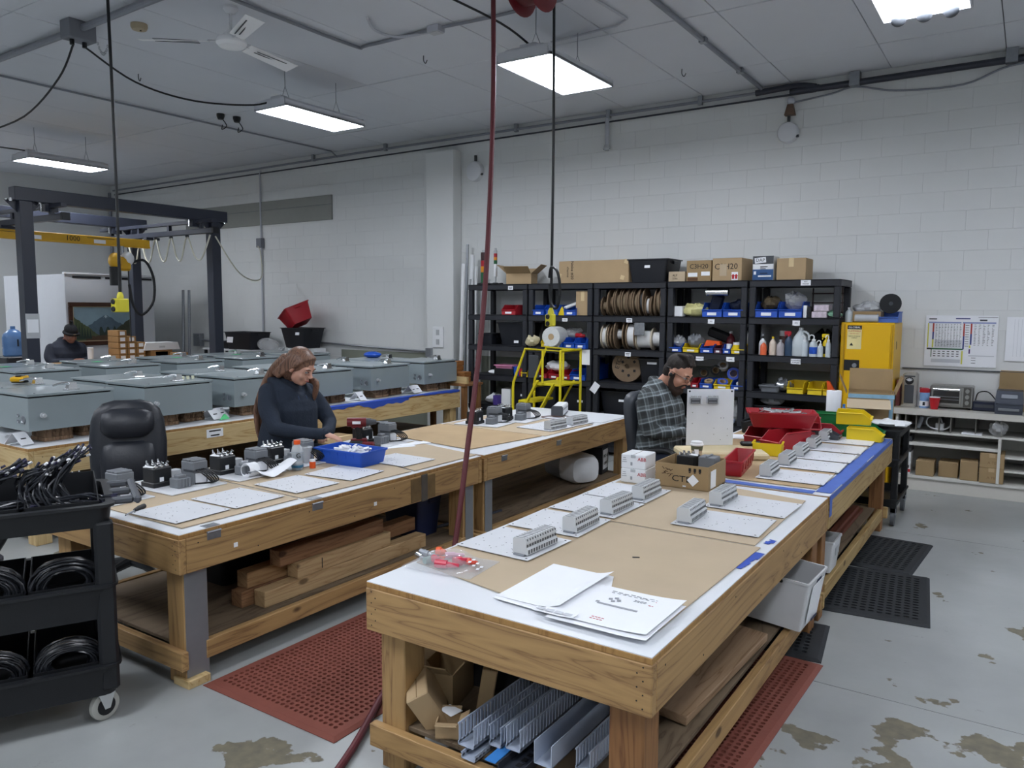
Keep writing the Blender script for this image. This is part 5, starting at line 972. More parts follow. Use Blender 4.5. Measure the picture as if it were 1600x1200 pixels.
def stack_light(label, x, y, z, r, tiers, base=.0, pole=.0):
    t = thing('stack_light', label, 'signal light', (x, y, z)); MB().lathe([(.001, 0), (r*2.1, 0), (r*2.1, .02), (r*1.2, .03), (.001, .03)], n=18).build('base', BLACK, t); zz = .03
    if pole: MB().cyl((0, 0, .03), (0, 0, .03+pole), r*.5).build('pole', LGREY, t); zz += pole
    for nm, m, h in tiers: MB().lathe([(.001, zz), (r, zz), (r, zz+h-.002), (.001, zz+h-.002)], n=18).build(nm, m, t); zz += h
    MB().cyl((0, 0, zz), (0, 0, zz+.03), r*.6).build('top_cap', LGREY, t); MB().tube([(r, 0, .01), (r*3, .05, .02), (r*2, .1, .012), (-r, .12, .02)], .008, 6, 4).build('cord', BLACK, t); return t
AMB = M('amber_lens', '#d98a1c', .3); GRN = M('green_lens', '#1f5c39', .3); RDL = M('red_lens', '#a31d2b', .3); DKL = M('dark_lens', '#3a2429', .3)
stack_light('tall black, red, amber and green signal tower on shelf top', -6.25, SY0+.2, T0, .045, [('green_lens', GRN, .14), ('amber_lens', AMB, .08), ('red_lens', RDL, .08), ('dark_lens', DKL, .11)])
stack_light('thin white signal tower with red, amber and green on shelf top', -6.06, SY0+.2, T0, .024, [('white_body', WHITE, .17), ('green_lens', GRN, .05), ('amber_lens', AMB, .04), ('red_lens', RDL, .05), ('white_cap', LGREY, .04)], pole=.08)
# --- pipes, blocks and ladder left of and before the shelves
for k, (x, y, h, r, m) in enumerate(((-6.78, 9.02, 2.7, .02, STEEL), (-6.66, 8.98, 2.55, .034, WHITE), (-6.56, 8.94, 2.38, .028, WHITE), (-6.50, 9.0, 2.28, .02, LGREY), (-6.73, 8.86, 2.42, .03, WHITE), (-6.6, 8.84, 2.2, .018, LGREY))):
    o = MB().cyl((0, 0, 0), (.03, .06, h), r, n=12); tag(o.build('plastic_pipe', m, None, (x-.02, y-.06, .002)), ['thin steel pipe leaning left of the white pipes', 'tallest white plastic pipe leaning left of the shelves', 'white plastic pipe nearest the shelf unit', 'thin grey pipe behind the white pipes', 'white plastic pipe standing in front of the bundle', 'thin pale pipe at the front of the bundle'][k], 'pipe', 'pipes leaning beside the shelves')
OB = WOOD('orange_wood', '#a8713c', '#7a4b22', 1, .6, knots=False)
pa = thing('wood_crate', 'small wooden stand holding orange blocks beside the shelves', 'stand', (-6.35, 8.19, 0)); MB().box((0, 0, .80), (.62, .4, .03), b=.003).build('top_board', WD(0), pa)
for x in (-.26, .26): MB().box((x, -.15, .392), (.06, .06, .784)).build('leg', WD(2), pa); MB().box((x, .15, .392), (.06, .06, .784)).build('leg', WD(2), pa)
MB().box((0, -.14, .86), (.62, .05, .09), b=.003).build('rail', WP(0), pa)
i = 0
for z in range(4):
    for x in range(3 if z < 2 else 2): 
        o = MB().box((0, 0, .034), (.12, .16, .066), b=.004).build('wood_block', OB, None, (-6.52+x*.135, 8.24+.01*z, .817+.069*z), .05*(z % 2)); tag(o, ['left', 'middle', 'right'][x]+' orange-brown wood block in '+['bottom', 'second', 'third', 'top'][z]+' layer by the pipes', 'block', 'orange wood blocks')
YL = M('ladder_yellow', '#d4c31f', .45, noise=.08, scale=20)
la = thing('step_ladder', 'yellow rolling step ladder in front of the black shelves', 'ladder', (-4.88, 7.95, 0))
for s in (-.24, .24):
    h = MB(); h.tube([(.42, s, .03), (.42, s, 1.31), (-.06, s, 1.32), (-.22, s, .93), (-.23, s, .86), (-.23, s, .35)], .016, 8); h.build('handrail', YL, la)
    h = MB(); h.box((-.17, s, .46), (.025, .04, 1.15), R=ROT(0, math.radians(30), 0), b=.003); h.build('stringer', YL, la); h = MB(); h.box((.06, s, .46), (.02, .03, 1.1), R=ROT(0, math.radians(30), 0), b=.003); h.build('brace', YL, la)
    MB().cyl((.42, s-.01, .04), (.42, s+.01, .04), .038).build('caster_wheel', BLACK, la)
MB().tube([(.42, -.24, 1.31), (.42, .24, 1.31)], .016, 8).build('rear_rail', YL, la); MB().tube([(.18, -.24, .93), (.18, -.24, 1.31)], .014, 8).build('upright', YL, la); MB().tube([(.18, .24, .93), (.18, .24, 1.31)], .014, 8).build('upright', YL, la)
for k, (x, z, d) in enumerate(((.24, .915, .38), (-.05, .70, .2), (-.18, .48, .2), (-.30, .26, .2))):
    m = MB(); m.box((x, 0, z), (d, .47, .025), b=.003); m.box((x-d/2, 0, z-.02), (.015, .47, .05), b=.003); m.build('step', YL, la)
# ================================================================ YELLOW CABINET, COUNTER, POSTERS
CY = M('safety_yellow', '#e2b10a', .35, noise=.03, scale=2)
cb = thing('safety_cabinet', 'yellow flammable storage cabinet between black shelves and counter', 'cabinet', (-1.375, 8.82, 0))
MB().box((0, 0, .84), (.50, .54, 1.66), b=.006).build('body', CY, cb)
dr = MB().box((.01, -.28, .86), (.42, .022, 1.58), b=.004).build('door', CY, cb)
m = MB(); m.box((-.13, -.293, 1.235), (.145, .008, .11), b=.004); m.build('latch_plate', BLACK, dr); MB().cyl((-.10, -.296, 1.235), (-.10, -.318, 1.235), .022, n=14).build('lock', STEEL, dr)
MB().box((-.215, -.272, .86), (.012, .006, 1.58)).build('hinge_strip', M('dark_yellow_trim', '#b98e08', .4), cb); MB().box((.235, -.27, .86), (.012, .006, 1.58)).build('hinge_strip', MATS['dark_yellow_trim'], cb)  # strips beside the door in a darker yellow than the body
lb = MB().box((-.115, -.2925, 1.52), (.135, .003, .24)).build('warning_label', M('label_cream', '#e6d79a', .6), dr, smooth=None)
MB().box((-.115, -.2945, 1.62), (.135, .002, .04)).build('header', INK, lb, smooth=None)
text('GLOBAL', 'lettering', PAPER, lb, (-.115, -.296, 1.62), FX, .028, sx=1.1); text('FLAMMABLE', 'lettering', INKR, lb, (-.115, -.2945, 1.582), FX, .022); text('KEEP FIRE AWAY', 'lettering', INKR, lb, (-.115, -.2945, 1.556), FX, .012); text('SAFETY STORAGE', 'lettering', INK, lb, (-.115, -.2945, 1.53), FX, .014); text('CABINET', 'lettering', INK, lb, (-.115, -.2945, 1.513), FX, .014)
MB().prism([(-.018, 0), (.018, 0), (0, .03)], 0, .001, R=ROT(PI/2, 0, 0), t=(-.14, -.2935, 1.435)).build('warning_triangle', INK, lb, smooth=None)
MB().box((.2505, -.1, 1.44), (.003, .02, .08)).build('side_mark', INK, cb, smooth=None)
Z0 = 1.672
bx = open_box('low kraft box on top of the yellow cabinet', (-1.40, 8.75, Z0), (.26, .26, .11), 0, KRAFTD, (0, 0, 0, 0)); bag('shiny film bag in the box on the cabinet', -1.40, 8.75, Z0+.07, (.14, .12, .12), M('shiny_film', '#c3c5c7', .15, .3, noise=.1), 51)
bottle('white bottle lying at the left on the cabinet', -1.57, 8.63, Z0, .035, .15, HD, WHITE); tag(MB().cyl((-1.5, 8.58, Z0+.04), (-1.28, 8.58, Z0+.04), .038, n=14).build('caulk_tube', LGREY), 'grey tube lying in front of the kraft box', 'tube')
bin_('blue parts bin on the right of the yellow cabinet', -1.20, 0, .2, .26, .11, M('blue_grey_plastic', '#4467b4', .45), y=8.72, lab=False).location.z = Z0
t = thing('black_reel', 'black round reel standing on the blue bin on the cabinet', 'reel', (-1.2, 8.74, Z0+.19), (PI/2, 0, .3)); MB().lathe([(.02, -.02), (.1, -.02), (.1, -.012), (.04, -.008), (.04, .008), (.1, .012), (.1, .02), (.02, .02)], n=26).build('reel', BLACK, t); MB().cyl((0, 0, -.024), (0, 0, .024), .02).build('hub', DGREY, t)
tag(MB().box((-1.33, 8.62, Z0+.025), (.08, .05, .05), b=.004).build('small_black_box', BLACK), 'small black box left of the blue bin on the cabinet', 'box')
# counter
CT = M('cream_laminate', '#c4c1b9', .45, noise=.03); CS = M('pigeonhole_grey', '#75726c', .6, noise=.05); CW_ = M('counter_white', '#c9c8c2', .5, noise=.03)
ct = thing('storage_counter', 'cream counter with pigeonholes and open shelves along wall', 'counter', (-.08, 8.6, 0)); X0, X1 = -1.0, 1.6
def cb_(x0, x1, y0, y1, z0, z1, name, m): return MB().box(((x0+x1)/2, (y0+y1)/2, (z0+z1)/2), (x1-x0, y1-y0, z1-z0), b=.002).build(name, m, ct)
cb_(X0-.03, X1, -.03, .54, .765, .825, 'countertop', CT); cb_(X0, X1, 0, .53, .585, .605, 'pigeonhole_floor', CW_); cb_(X0, X1, .5, .53, .15, .765, 'back_panel', CW_)
cb_(X0, X1, .02, .53, .125, .155, 'bottom_shelf', CW_); cb_(X0, X1, .04, .06, .0, .125, 'plinth', CT)
for x in (X0, -.925, -.115, .9, X1-.02): cb_(x, x+.025, 0, .5, .155, .585, 'divider', CW_)
for x in (X0, X1-.025): cb_(x, x+.025, 0, .5, .605, .765, 'divider', CW_)
for k, x in enumerate((-.915, -.82, -.62, -.52, -.31, -.10, .1, .25, .42, .64, .86, 1.1, 1.35)): cb_(x, x+.008, .0, .5, .605, .765, 'pigeonhole_divider', CS)
cb_(-.9, -.115, .02, .5, .455, .485, 'shelf', CW_)
for z in (.27, .40): cb_(-.09, .9, .02, .5, z, z+.018, 'shelf', CW_)
C8 = (-.08, 8.6)
zc = .826
k_ = thing('water_dispenser', 'silver drink machine on the counter beside the yellow cabinet', 'drink machine', (-.985, 8.78, zc)); SLV = M('silver_plastic', '#a9a69f', .35, .3, noise=.04)
MB().box((0, .02, .17), (.13, .2, .34), b=.018).build('body', SLV, k_); MB().box((0, -.082, .13), (.085, .01, .18), b=.003).build('recess', DGREY, k_); MB().cyl((0, -.08, .265), (0, -.093, .265), .038, n=20).build('badge', INK, k_); m = MB()
for a in range(-60, 61, 30): m.box((.016*math.sin(math.radians(a)), -.0945, .262+.016*math.cos(math.radians(a))), (.008, .002, .03), R=ROT(0, math.radians(a), 0))
m.build('emblem', PAPER, k_); MB().box((0, -.06, .012), (.13, .12, .024), b=.004).build('drip_tray', SLV, k_); MB().box((0, -.08, .31), (.1, .006, .012)).build('top_slot', DGREY, k_)
tag(MB().box((-1.09, 8.9, zc+.13), (.04, .3, .26), b=.004).build('maroon_box', M('maroon_card', '#6e3a3c', .6)), 'maroon box between the yellow cabinet and the drink machine', 'box')
t = thing('creamer_bottle', 'blue and white bottle with red cap on the counter', 'bottle', (-.845, 8.72, zc)); MB().lathe([(.001, 0), (.042, 0), (.046, .03), (.04, .09), (.046, .13), (.044, .16), (.001, .16)]).build('body', M('blue_white_sleeve', '#7fa3d0', .4, noise=.2, scale=20), t); MB().lathe([(.0415, .002), (.0465, .03), (.042, .07)], n=20).build('white_label', PAPER, t); MB().lathe([(.001, .155), (.046, .155), (.046, .19), (.03, .2), (.001, .2)]).build('cap', RED, t); MB().box((0, -.046, .045), (.02, .002, .035)).build('print', INK, t, smooth=None)
bottle('white bottle with red top behind the blue one', -.895, 8.86, zc, .035, .19, WHITE, RED)
t = thing('party_cup', 'red disposable cup standing before the toaster oven', 'cup', (-.75, 8.66, zc)); MB().lathe([(.001, 0), (.032, 0), (.034, .02), (.036, .022), (.042, .075), (.044, .077), (.048, .118), (.046, .118), (.031, .004), (.001, .004)], n=26).build('cup', M('red_cup', '#b71f28', .35), t); MB().lathe([(.047, .114), (.051, .117), (.047, .12), (.044, .117)], n=26).build('white_rim', WHITE, t)
ov = thing('toaster_oven', 'stainless toaster oven on the counter below the poster', 'toaster oven', (-.615, 8.86, zc)); ov.scale = (.78, .8, .95); ST = M('brushed_stainless', '#a7a6a2', .3, .9, noise=.08, scale=40)
m = MB(); m.box((0, .0, .13), (.48, .3, .22), b=.012); m.build('body', ST, ov); d_ = MB(); d_.box((-.055, -.155, .13), (.34, .012, .185), b=.004); d_ = d_.build('door', ST, ov); MB().box((-.055, -.163, .125), (.29, .006, .125), b=.002).build('window', M('oven_glass', '#2d2d2c', .12, noise=.1, coat=.5), d_)
MB().tube([(-.2, -.16, .205), (-.2, -.19, .205), (.09, -.19, .205), (.09, -.16, .205)], .009, 8).build('handle', CHROME, d_); q = MB()
for k in range(2): q.box((-.055, -.167, .10+.03*k), (.28, .002, .004))
q.build('rack_wires', STEEL, d_, smooth=None)
for k in range(3): o = MB(); o.cyl((.175, -.152, .195-.06*k), (.175, -.175, .195-.06*k), .022, n=18); o.box((.175, -.178, .195-.06*k), (.008, .008, .036)); o.build('control_knob', ST, ov)
MB().box((.175, -.154, .13), (.085, .008, .2), b=.003).build('control_panel', M('oven_panel', '#5d5b57', .35, .5), ov)
for sx in (-.2, .2): MB().cyl((sx, -.1, 0), (sx, -.1, .022), .014).build('foot', BLACK, ov); MB().cyl((sx, .1, 0), (sx, .1, .022), .014).build('foot', BLACK, ov)
t = thing('phone_base', 'dark navy desk device with curled cord beside the printer', 'device', (-.335, 8.82, zc)); MB().box((0, 0, .045), (.2, .15, .09), b=.012).build('body', M('navy_plastic', '#1b2136', .35), t); MB().tube([(-.08, .08, .09), (-.06, .13, .16), (.02, .14, .17), (.09, .1, .1)], .006, 6, 5).build('cord', BLACK, t); MB().box((.0, -.076, .05), (.16, .004, .03), b=.001).build('strip', DGREY, t)
lp = thing('label_printer', 'grey label printer at the right end of the counter', 'printer', (-.13, 8.76, zc)); SLB = M('slate_plastic', '#3d424d', .4, noise=.05)
m = MB(); m.loft([[(a*.11, y, z) for a, y, z in ((-1, -.16, 0), (1, -.16, 0), (1, .14, 0), (-1, .14, 0))], [(a*.115, y, z) for a, y, z in ((-1, -.165, .1), (1, -.165, .1), (1, .145, .1), (-1, .145, .1))], [(a*.105, y, z) for a, y, z in ((-1, -.09, .215), (1, -.09, .215), (1, .13, .215), (-1, .13, .215))]]); m.build('body', SLB, lp, smooth=None)
MB().box((0, -.166, .045), (.17, .02, .025), b=.004).build('label_slot', MGREY, lp); MB().box((0, -.128, .165), (.13, .01, .04), R=ROT(-.55, 0, 0), b=.002).build('front_window', M('grey_window', '#868b93', .3), lp); MB().box((0, -.165, .1), (.2, .014, .02), b=.004).build('seam_ridge', SLB, lp)
b = open_box('open kraft carton standing upright behind the label printer', (-.1, 9.02, zc), (.26, .18, .22), 0, KRAFTD, (0, 1, 0, 1), 12, fl=.9)
# things in the pigeonholes and shelves
t = thing('power_adapter', 'white power adapter with coiled cable in a pigeonhole', 'adapter', (-.725, 8.72, .606)); MB().box((.03, 0, .04), (.075, .07, .08), b=.006).build('brick', WHITE, t); MB().tube([(.05, 0, .08), (.02, -.03, .14), (-.07, -.02, .13), (-.09, .0, .07), (-.04, -.04, .03), (.06, -.05, .02), (.12, -.03, .06), (.12, 0, .11)], .007, 7, 5).build('cable', WHITE, t)
tag(MB().cyl((-.885, 8.68, .63), (-.85, 8.68, .74), .022, n=12).build('grey_flask', MGREY), 'grey cylinder leaning in a counter pigeonhole', 'cylinder'); bag('clear plastic bag spilling from the right pigeonhole', -.2, 8.66, .606, (.075, .12, .12), CLEAR, 61); tag(MB().box((-.415, 8.7, .612), (.17, .2, .01)).build('paper_pad', PAPER, smooth=None), 'white paper pad lying in a pigeonhole', 'paper')
b = closed_box('white and red carton at the left end under counter', (-.962, 8.74, .156), (.065, .2, .22), 0, WHITE, None); MB().box((0, -.102, .035), (.066, .003, .03)).build('red_band', INKR, b, smooth=None); MB().box((.0, -.102, .075), (.04, .003, .03)).build('barcode', INK, b, smooth=None); closed_box('dark carton on the white and red carton', (-.962, 8.76, .378), (.065, .2, .16), 0, DGREY, None)
for a in (('kraft carton at left on the counter bottom shelf', (-.80, 8.74, .156), (.16, .24, .15), 0), ('wide low kraft carton in the middle of bottom shelf', (-.60, 8.8, .156), (.17, .24, .15), .0), ('kraft carton leaning open on the counter bottom shelf', (-.425, 8.72, .156), (.15, .2, .19), .05), ('lower kraft carton of the pair in the counter', (-.235, 8.74, .156), (.2, .26, .145), 0), ('upper kraft carton of the pair in the counter', (-.235, 8.74, .302), (.2, .26, .14), 0)):
    b = closed_box(a[0], a[1], a[2], a[3], KRAFTD, None)
    if 'pair' in a[0]: MB().box((0, -.131, a[2][2]-.02), (.05, .003, .04), b=.001).build('flap_tab', KRAFT, b); text('A TE', 'lettering', M('faint_print', '#7d6342', .8), b, (0, -.1305, .05), FX, .035)
tag(MB().box((.3, 8.8, .31), (.4, .3, .04), b=.004).build('laptop_tray', DGREY), 'dark flat tray on the right counter shelves', 'tray')
# posters
def poster(label, x0, x1, z0, z1, full=True):
    w, h = x1-x0, z1-z0; t = thing('wall_poster', label, 'poster', ((x0+x1)/2, YB-.016, (z0+z1)/2)); MB().box((0, 0, 0), (w, .006, h)).build('sheet', PAPER, t, smooth=None)
    G = M('poster_grey', '#c9ccd2', .6, noise=0)
    def bar(x, z, bw_, bh_, m, name='print_block', e=0): MB().box((x*w-w/2+bw_*w/2, -.0035-.0004*e, h/2-z*h-bh_*h/2), (bw_*w, .001, bh_*h)).build(name, m, t, smooth=None)
    if not full:
        for k in range(14): bar(.12+.055*k, .05, .004, .85, G)
        return t
    LAV = M('poster_lavender', '#8f9ac4', .6, noise=0); NV = M('poster_navy', '#35407e', .6, noise=0); YE = M('poster_yellow', '#d6d262', .6, noise=0); GR = M('poster_green', '#24603f', .6, noise=0); RD = M('poster_red', '#b4443c', .6, noise=0)
    bar(.04, .125, .46, .03, LAV); bar(.52, .125, .45, .03, LAV)
    bar(.03, .155, .018, .48, YE); bar(.10, .155, .022, .17, RD); bar(.10, .325, .022, .15, NV); bar(.10, .475, .022, .16, YE); bar(.53, .155, .022, .25, RD); bar(.53, .40, .022, .26, NV); bar(.63, .155, .022, .2, RD); bar(.63, .355, .022, .21, NV); bar(.62, .58, .022, .05, YE); bar(.62, .65, .02, .09, M('poster_purple', '#5d3d78', .6, noise=0))
    bar(.03, .645, .07, .03, INK); bar(.10, .645, .44, .03, GR); bar(.09, .675, .012, .15, GR); bar(.52, .69, .022, .26, YE); bar(.14, .48, .38, .155, G); bar(.10, .86, .41, .07, G); bar(.62, .77, .35, .02, G)
    random.seed(9); q = MB(); 
    def dash(x, z, l, hh=.007): q.box((x*w-w/2+l*w/2, -.0046, h/2-z*h), (l*w, .001, hh*h*1.2))
    for r in range(15):
        for c in range(9): dash(.145+.042*c, .175+.0305*r, random.uniform(.012, .026))
    for r in range(14):
        for c in range(5): dash(.68+.06*c, .18+.03*r, random.uniform(.012, .036))
        if r < 10: dash(.56, .19+.045*r, .05)
    for r in range(3):
        for c in range(6): dash(.125+.065*c, .71+.045*r, .035, .012)
        dash(.66, .82+.05*r, .06)
    o = q.build('print_marks', INK, t, smooth=None); o['kind'] = 'stuff'
    m = MB(); m.box((.1*w-w/2, -.0046, h/2-.07*h), (.11*w, .001, .022*h)); m.build('heading', INK, t, smooth=None); m = MB(); m.box((.52*w-w/2, -.0046, h/2-.06*h), (.2*w, .001, .022*h)); m.build('heading', NV, t, smooth=None)
    m = MB(); m.box((.8*w-w/2, -.0046, h/2-.09*h), (.1*w, .001, .03*h)); m.box((.86*w-w/2, -.0046, h/2-.035*h), (.26*w, .001, .008*h)); m.build('product_picture', DGREY, t, smooth=None)
    return t
poster('large wall chart with colored columns above the toaster oven', -.91, -.27, 1.225, 1.745); poster('pale line-ruled chart at the right edge', -.2, .35, 1.3, 1.735, False)
tag(MB().box((-.43, YB-.02, 1.19), (1.36, .012, .012)).build('wall_trunking', DGREY), 'thin dark strip on the wall above the counter', 'strip')
# dark cart parked past the end of the right bench
dc = thing('utility_cart', 'black cart parked behind the far end of right bench', 'cart', (-1.05, 7.36, 0))
for z in (.16, .50, .74): MB().tub((.40, .66), (.42, .68), .07, rim=.01, cr=.04, c=(0, 0, z)).build('tray', BLACK, dc)
for sx in (-.18, .18):
    for sy in (-.3, .3): MB().box((sx, sy, .44), (.05, .05, .66), b=.006).build('post', BLACK, dc); w_ = MB(); w_.cyl((sx-.015, sy, .06), (sx+.015, sy, .06), .058, n=18); w_.build('caster_wheel', M('grey_tyre', '#55585c', .6), dc); MB().box((sx, sy, .125), (.05, .05, .06), b=.004).build('caster_fork', STEEL, dc)
bag('white plastic bag lying on the black cart', -.93, 7.2, .815, (.15, .12, .05), WHITE, 71)
bx = thing('damaged_carton', 'torn open kraft carton with blue tape on the dark cart', 'box', (-1.16, 7.55, .813), .18); m = MB(); w, d, h = .36, .34, .26
for s in (-1, 1): m.box((s*(w/2), 0, h/2), (.006, d, h)); m.box((0, s*(d/2), h/2), (w, .006, h))
m.box((0, 0, .003), (w, d, .006)); m.build('carton', KRAFTD, bx, smooth=None); MB().box((-.02, -.26, h-.09), (w*.96, .006, .19), R=ROT(-1.25, 0, 0)).build('flap', KRAFT2, bx, smooth=None); MB().box((0, .2, h+.09), (w, .006, .2), R=ROT(-.2, 0, 0)).build('flap', KRAFTD, bx, smooth=None); MB().box((.22, .02, h+.06), (.006, d*.95, .16), R=ROT(0, .35, 0)).build('flap', KRAFTD, bx, smooth=None); MB().box((-.23, 0, h+.06), (.006, d*.95, .16), R=ROT(0, -.4, 0)).build('flap', KRAFTD, bx, smooth=None)
PT = M('pale_blue_tape', '#7fa6bd', .5, noise=.15, scale=20); MB().box((0, -d/2-.005, h-.03), (w+.01, .003, .035)).build('tape', PT, bx, smooth=None); MB().box((w/2-.02, -d/2-.005, h*.4), (.03, .003, h*.8)).build('tape', PT, bx, smooth=None); MB().box((w/2+.004, -.1, h*.75), (.003, .08, .12)).build('tape', PT, bx, smooth=None)
# ================================================================ THINGS ON THE BENCHES
BT0 = .7575          # on the kraft sheets
TBG = M('terminal_grey', '#c2c5c7', .45, noise=.04); TBT = M('terminal_grey_top', '#4e5154', .5, noise=.15, scale=120)
def plate_proto(w, d):
    t = thing('mounting_plate', '', 'mounting plate', (0, 0, 0)); MB().box((0, 0, .0055), (w, d, .003), b=.001).build('sheet', WHITEP, t, smooth=None); random.seed(4); m = MB(); f = MB(); f.box((0, 0, .002), (w*.96, d*.96, .004)); f.build('backing', DGREY, t, smooth=None)
    for k in range(26):
        x, y = random.uniform(-w*.44, w*.3), random.uniform(-d*.44, d*.44); m.cyl((x, y, .0068), (x, y, .0074), .0026, n=6)
    for sx in (-1, 1):
        for sy in (-1, 1): m.cyl((sx*(w/2-.02), sy*(d/2-.02), .0068), (sx*(w/2-.02), sy*(d/2-.02), .0075), .005, n=8)
    o = m.build('drilled_holes', INK, t, smooth=None); o['kind'] = 'stuff'; return t
def add_block(t, x, y, n=3, L=.068, gap=.0, side=1):
    # row of stepped terminal modules along y
    base = MB(); base.box((x, y, .011), (.055, n*L+.02, .008), b=.001); rail = base.build('din_rail', STEEL, t)
    for k in range(n):
        yy = y+(k-(n-1)/2)*L; m = MB(); pf = [(-.036, 0), (.04, 0), (.04, .022), (.032, .03), (.032, .05), (.026, .068), (-.03, .068), (-.036, .06)]
        m.prism([(side*a, b) for a, b in pf], -L/2+.001, L/2-.001, R=Matrix(((1, 0, 0), (0, 0, 1), (0, 1, 0))), t=(x, yy, .013)); o = m.build('terminal_module', TBG, rail, smooth=None)
        m = MB()
        for i in range(4):
            yi = yy-L/2+L*(i+.5)/4; m.box((x+side*.040, yi, .026), (.003, L*.11, .016)); m.box((x+side*.0325, yi, .050), (.003, L*.13, .011)); m.box((x+side*.0290, yi+L*.06, .068), (.003, L*.07, .016))
        [m.box((x-side*.002, yy-L*.375+L*.25*i, .0812), (.046, L*.06, .0012)) for i in range(4)]; sl = m.build('terminal_slots', TBT, rail, smooth=None); sl['kind'] = 'stuff'
P0 = plate_proto(.38, .35); add_block(P0, .125, -.02, 3, .078); P1 = plate_proto(.42, .34); add_block(P1, -.155, -.02, 3, .078, side=1); P2 = plate_proto(.4, .34); add_block(P2, -.15, -.02, 3, .07); PE = plate_proto(.37, .32)
used = set()
def put(proto, x, y, z, rz, label, group):
    if proto.name not in used: used.add(proto.name); o = proto; o.location = (x, y, z); o.rotation_euler = (0, 0, rz); o['label'] = label; o['group'] = group; return o
    return dup(proto, label, (x, y, z), rz, group)
G1 = 'white mounting plates with terminal rows'
for k, (y, rz) in enumerate(((2.80, -.03), (3.20, .02), (3.59, -.02), (3.96, 0))): put(P0, -1.845, y, BT0, rz, ['nearest white plate with terminal row, left side of front bench', 'second white plate on the left of front bench', 'third white plate on the left of front bench', 'white plate beside the stacked white boxes'][k], G1)
put(P1, -1.19, 3.66, BT0, .03, 'nearer white plate with terminal row, right side of front bench', G1); put(P1, -1.17, 4.07, BT0, -.02, 'farther white plate on the right side of front bench', G1)
for k, y in enumerate((4.94, 5.37, 5.75, 6.14, 6.56)): put(P2, -1.17, y, BT0, .03, ['nearest', 'second', 'third', 'fourth', 'farthest'][k]+' white plate in the row beside the blue taped edge', G1)
for k, y in enumerate((2.285, 2.63, 3.04, 3.42, 3.93)): put(PE, -3.53, y, BT0, [.05, .03, -.02, .1, -.02][k], ['nearest', 'second', 'third', 'fourth', 'farthest'][k]+' bare white plate along the left bench front edge', 'bare white plates')
for y, x in ((5.78, -3.49), (6.13, -3.47)): put(P0, x, y, BT0, -.1, ['nearer', 'farther'][y > 6]+' white plate with terminal row on the farther left bench', G1)
def comp_proto():
    t = thing('component_plate', '', 'component plate', (0, 0, 0)); CB = M('contactor_black', '#1d1f22', .4, noise=.06); MB().box((0, 0, .004), (.44, .36, .006), b=.001).build('sheet', WHITEP, t, smooth=None)
    m = MB(); m.box((-.06, -.08, .062), (.11, .115, .11), b=.006); m.box((-.06, -.08, .02), (.125, .13, .03), b=.004)
    c = m.build('contactor', CB, t); m = MB()
    for k in range(3):
        for s in (-1, 1): x, y = -.06+s*.035, -.08+(k-1)*.036; m.box((x, y, .122), (.022, .02, .012), b=.002); m.cyl((x, y, .128), (x, y, .138), .007, n=8); m.tube([(x, y-.006, .13), (x+s*.01, y, .15), (x+s*.018, y+.004, .142)], .004, 5)
    m.build('terminal_clips', CHROME, c); m = MB(); m.box((-.06, -.13, .122), (.07, .02, .004), R=ROT(.1, 0, .2)); m.build('paper_tag', PAPER, c, smooth=None); MB().box((-.0045, -.09, .05), (.002, .025, .025)).build('sticker', PAPER, c, smooth=None)
    m = MB(); m.box((.085, -.035, .035), (.08, .085, .055), b=.004); m.box((.085, -.035, .07), (.045, .05, .02), b=.003)
    for k in range(4): m.box((.1265, -.065+.02*k, .035), (.004, .012, .05))
    m.build('relay_module', MGREY, t)
    m = MB(); m.box((.045, .09, .072), (.11, .1, .13), b=.004)
    for k in range(3): m.box((.045-.036+.036*k, .09, .142), (.028, .09, .012), b=.003)
    d = m.build('overload_drive', MGREY, t); MB().box((.1015, .09, .04), (.003, .07, .06)).build('white_label', PAPER, d, smooth=None); MB().box((.06, .09, .085), (.09, .105, .012)).build('terminal_strip', DGREY, d)
    m = MB()
    for k in range(5): m.tube([(.1, .06+.012*k, .09), (.15+.008*k, .06+.012*k, .08), (.175+.008*k, .09+.01*k, .04), (.15, .12+.005*k, .012), (.1, .05, .011)], .0045, 6, 4)
    m.build('wire_loop', BLACK, t); MB().box((-.14, .07, .035), (.05, .09, .055), b=.003).build('grey_terminal', LGREY, t)
    return t
CP = comp_proto(); G2 = 'component plates on the left benches'
for k, (x, y, rz) in enumerate(((-4.13, 2.2, .05), (-4.09, 2.63, .03), (-4.08, 3.06, .02), (-4.09, 3.45, 0), (-4.16, 4.36, .08), (-4.05, 5.66, .1), (-3.98, 6.03, .06))):
    put(CP, x, y, BT0 if k != 5 else BT0+.001, rz, ['plate of black and grey components nearest the cart handle', 'component plate in front of the black office chair', 'component plate left of the paper roll', 'component plate half hidden behind the drink bottle', 'component plate behind the red cordless drill', 'nearer component plate on the farther left bench', 'farther component plate beside the white device'][k], G2)
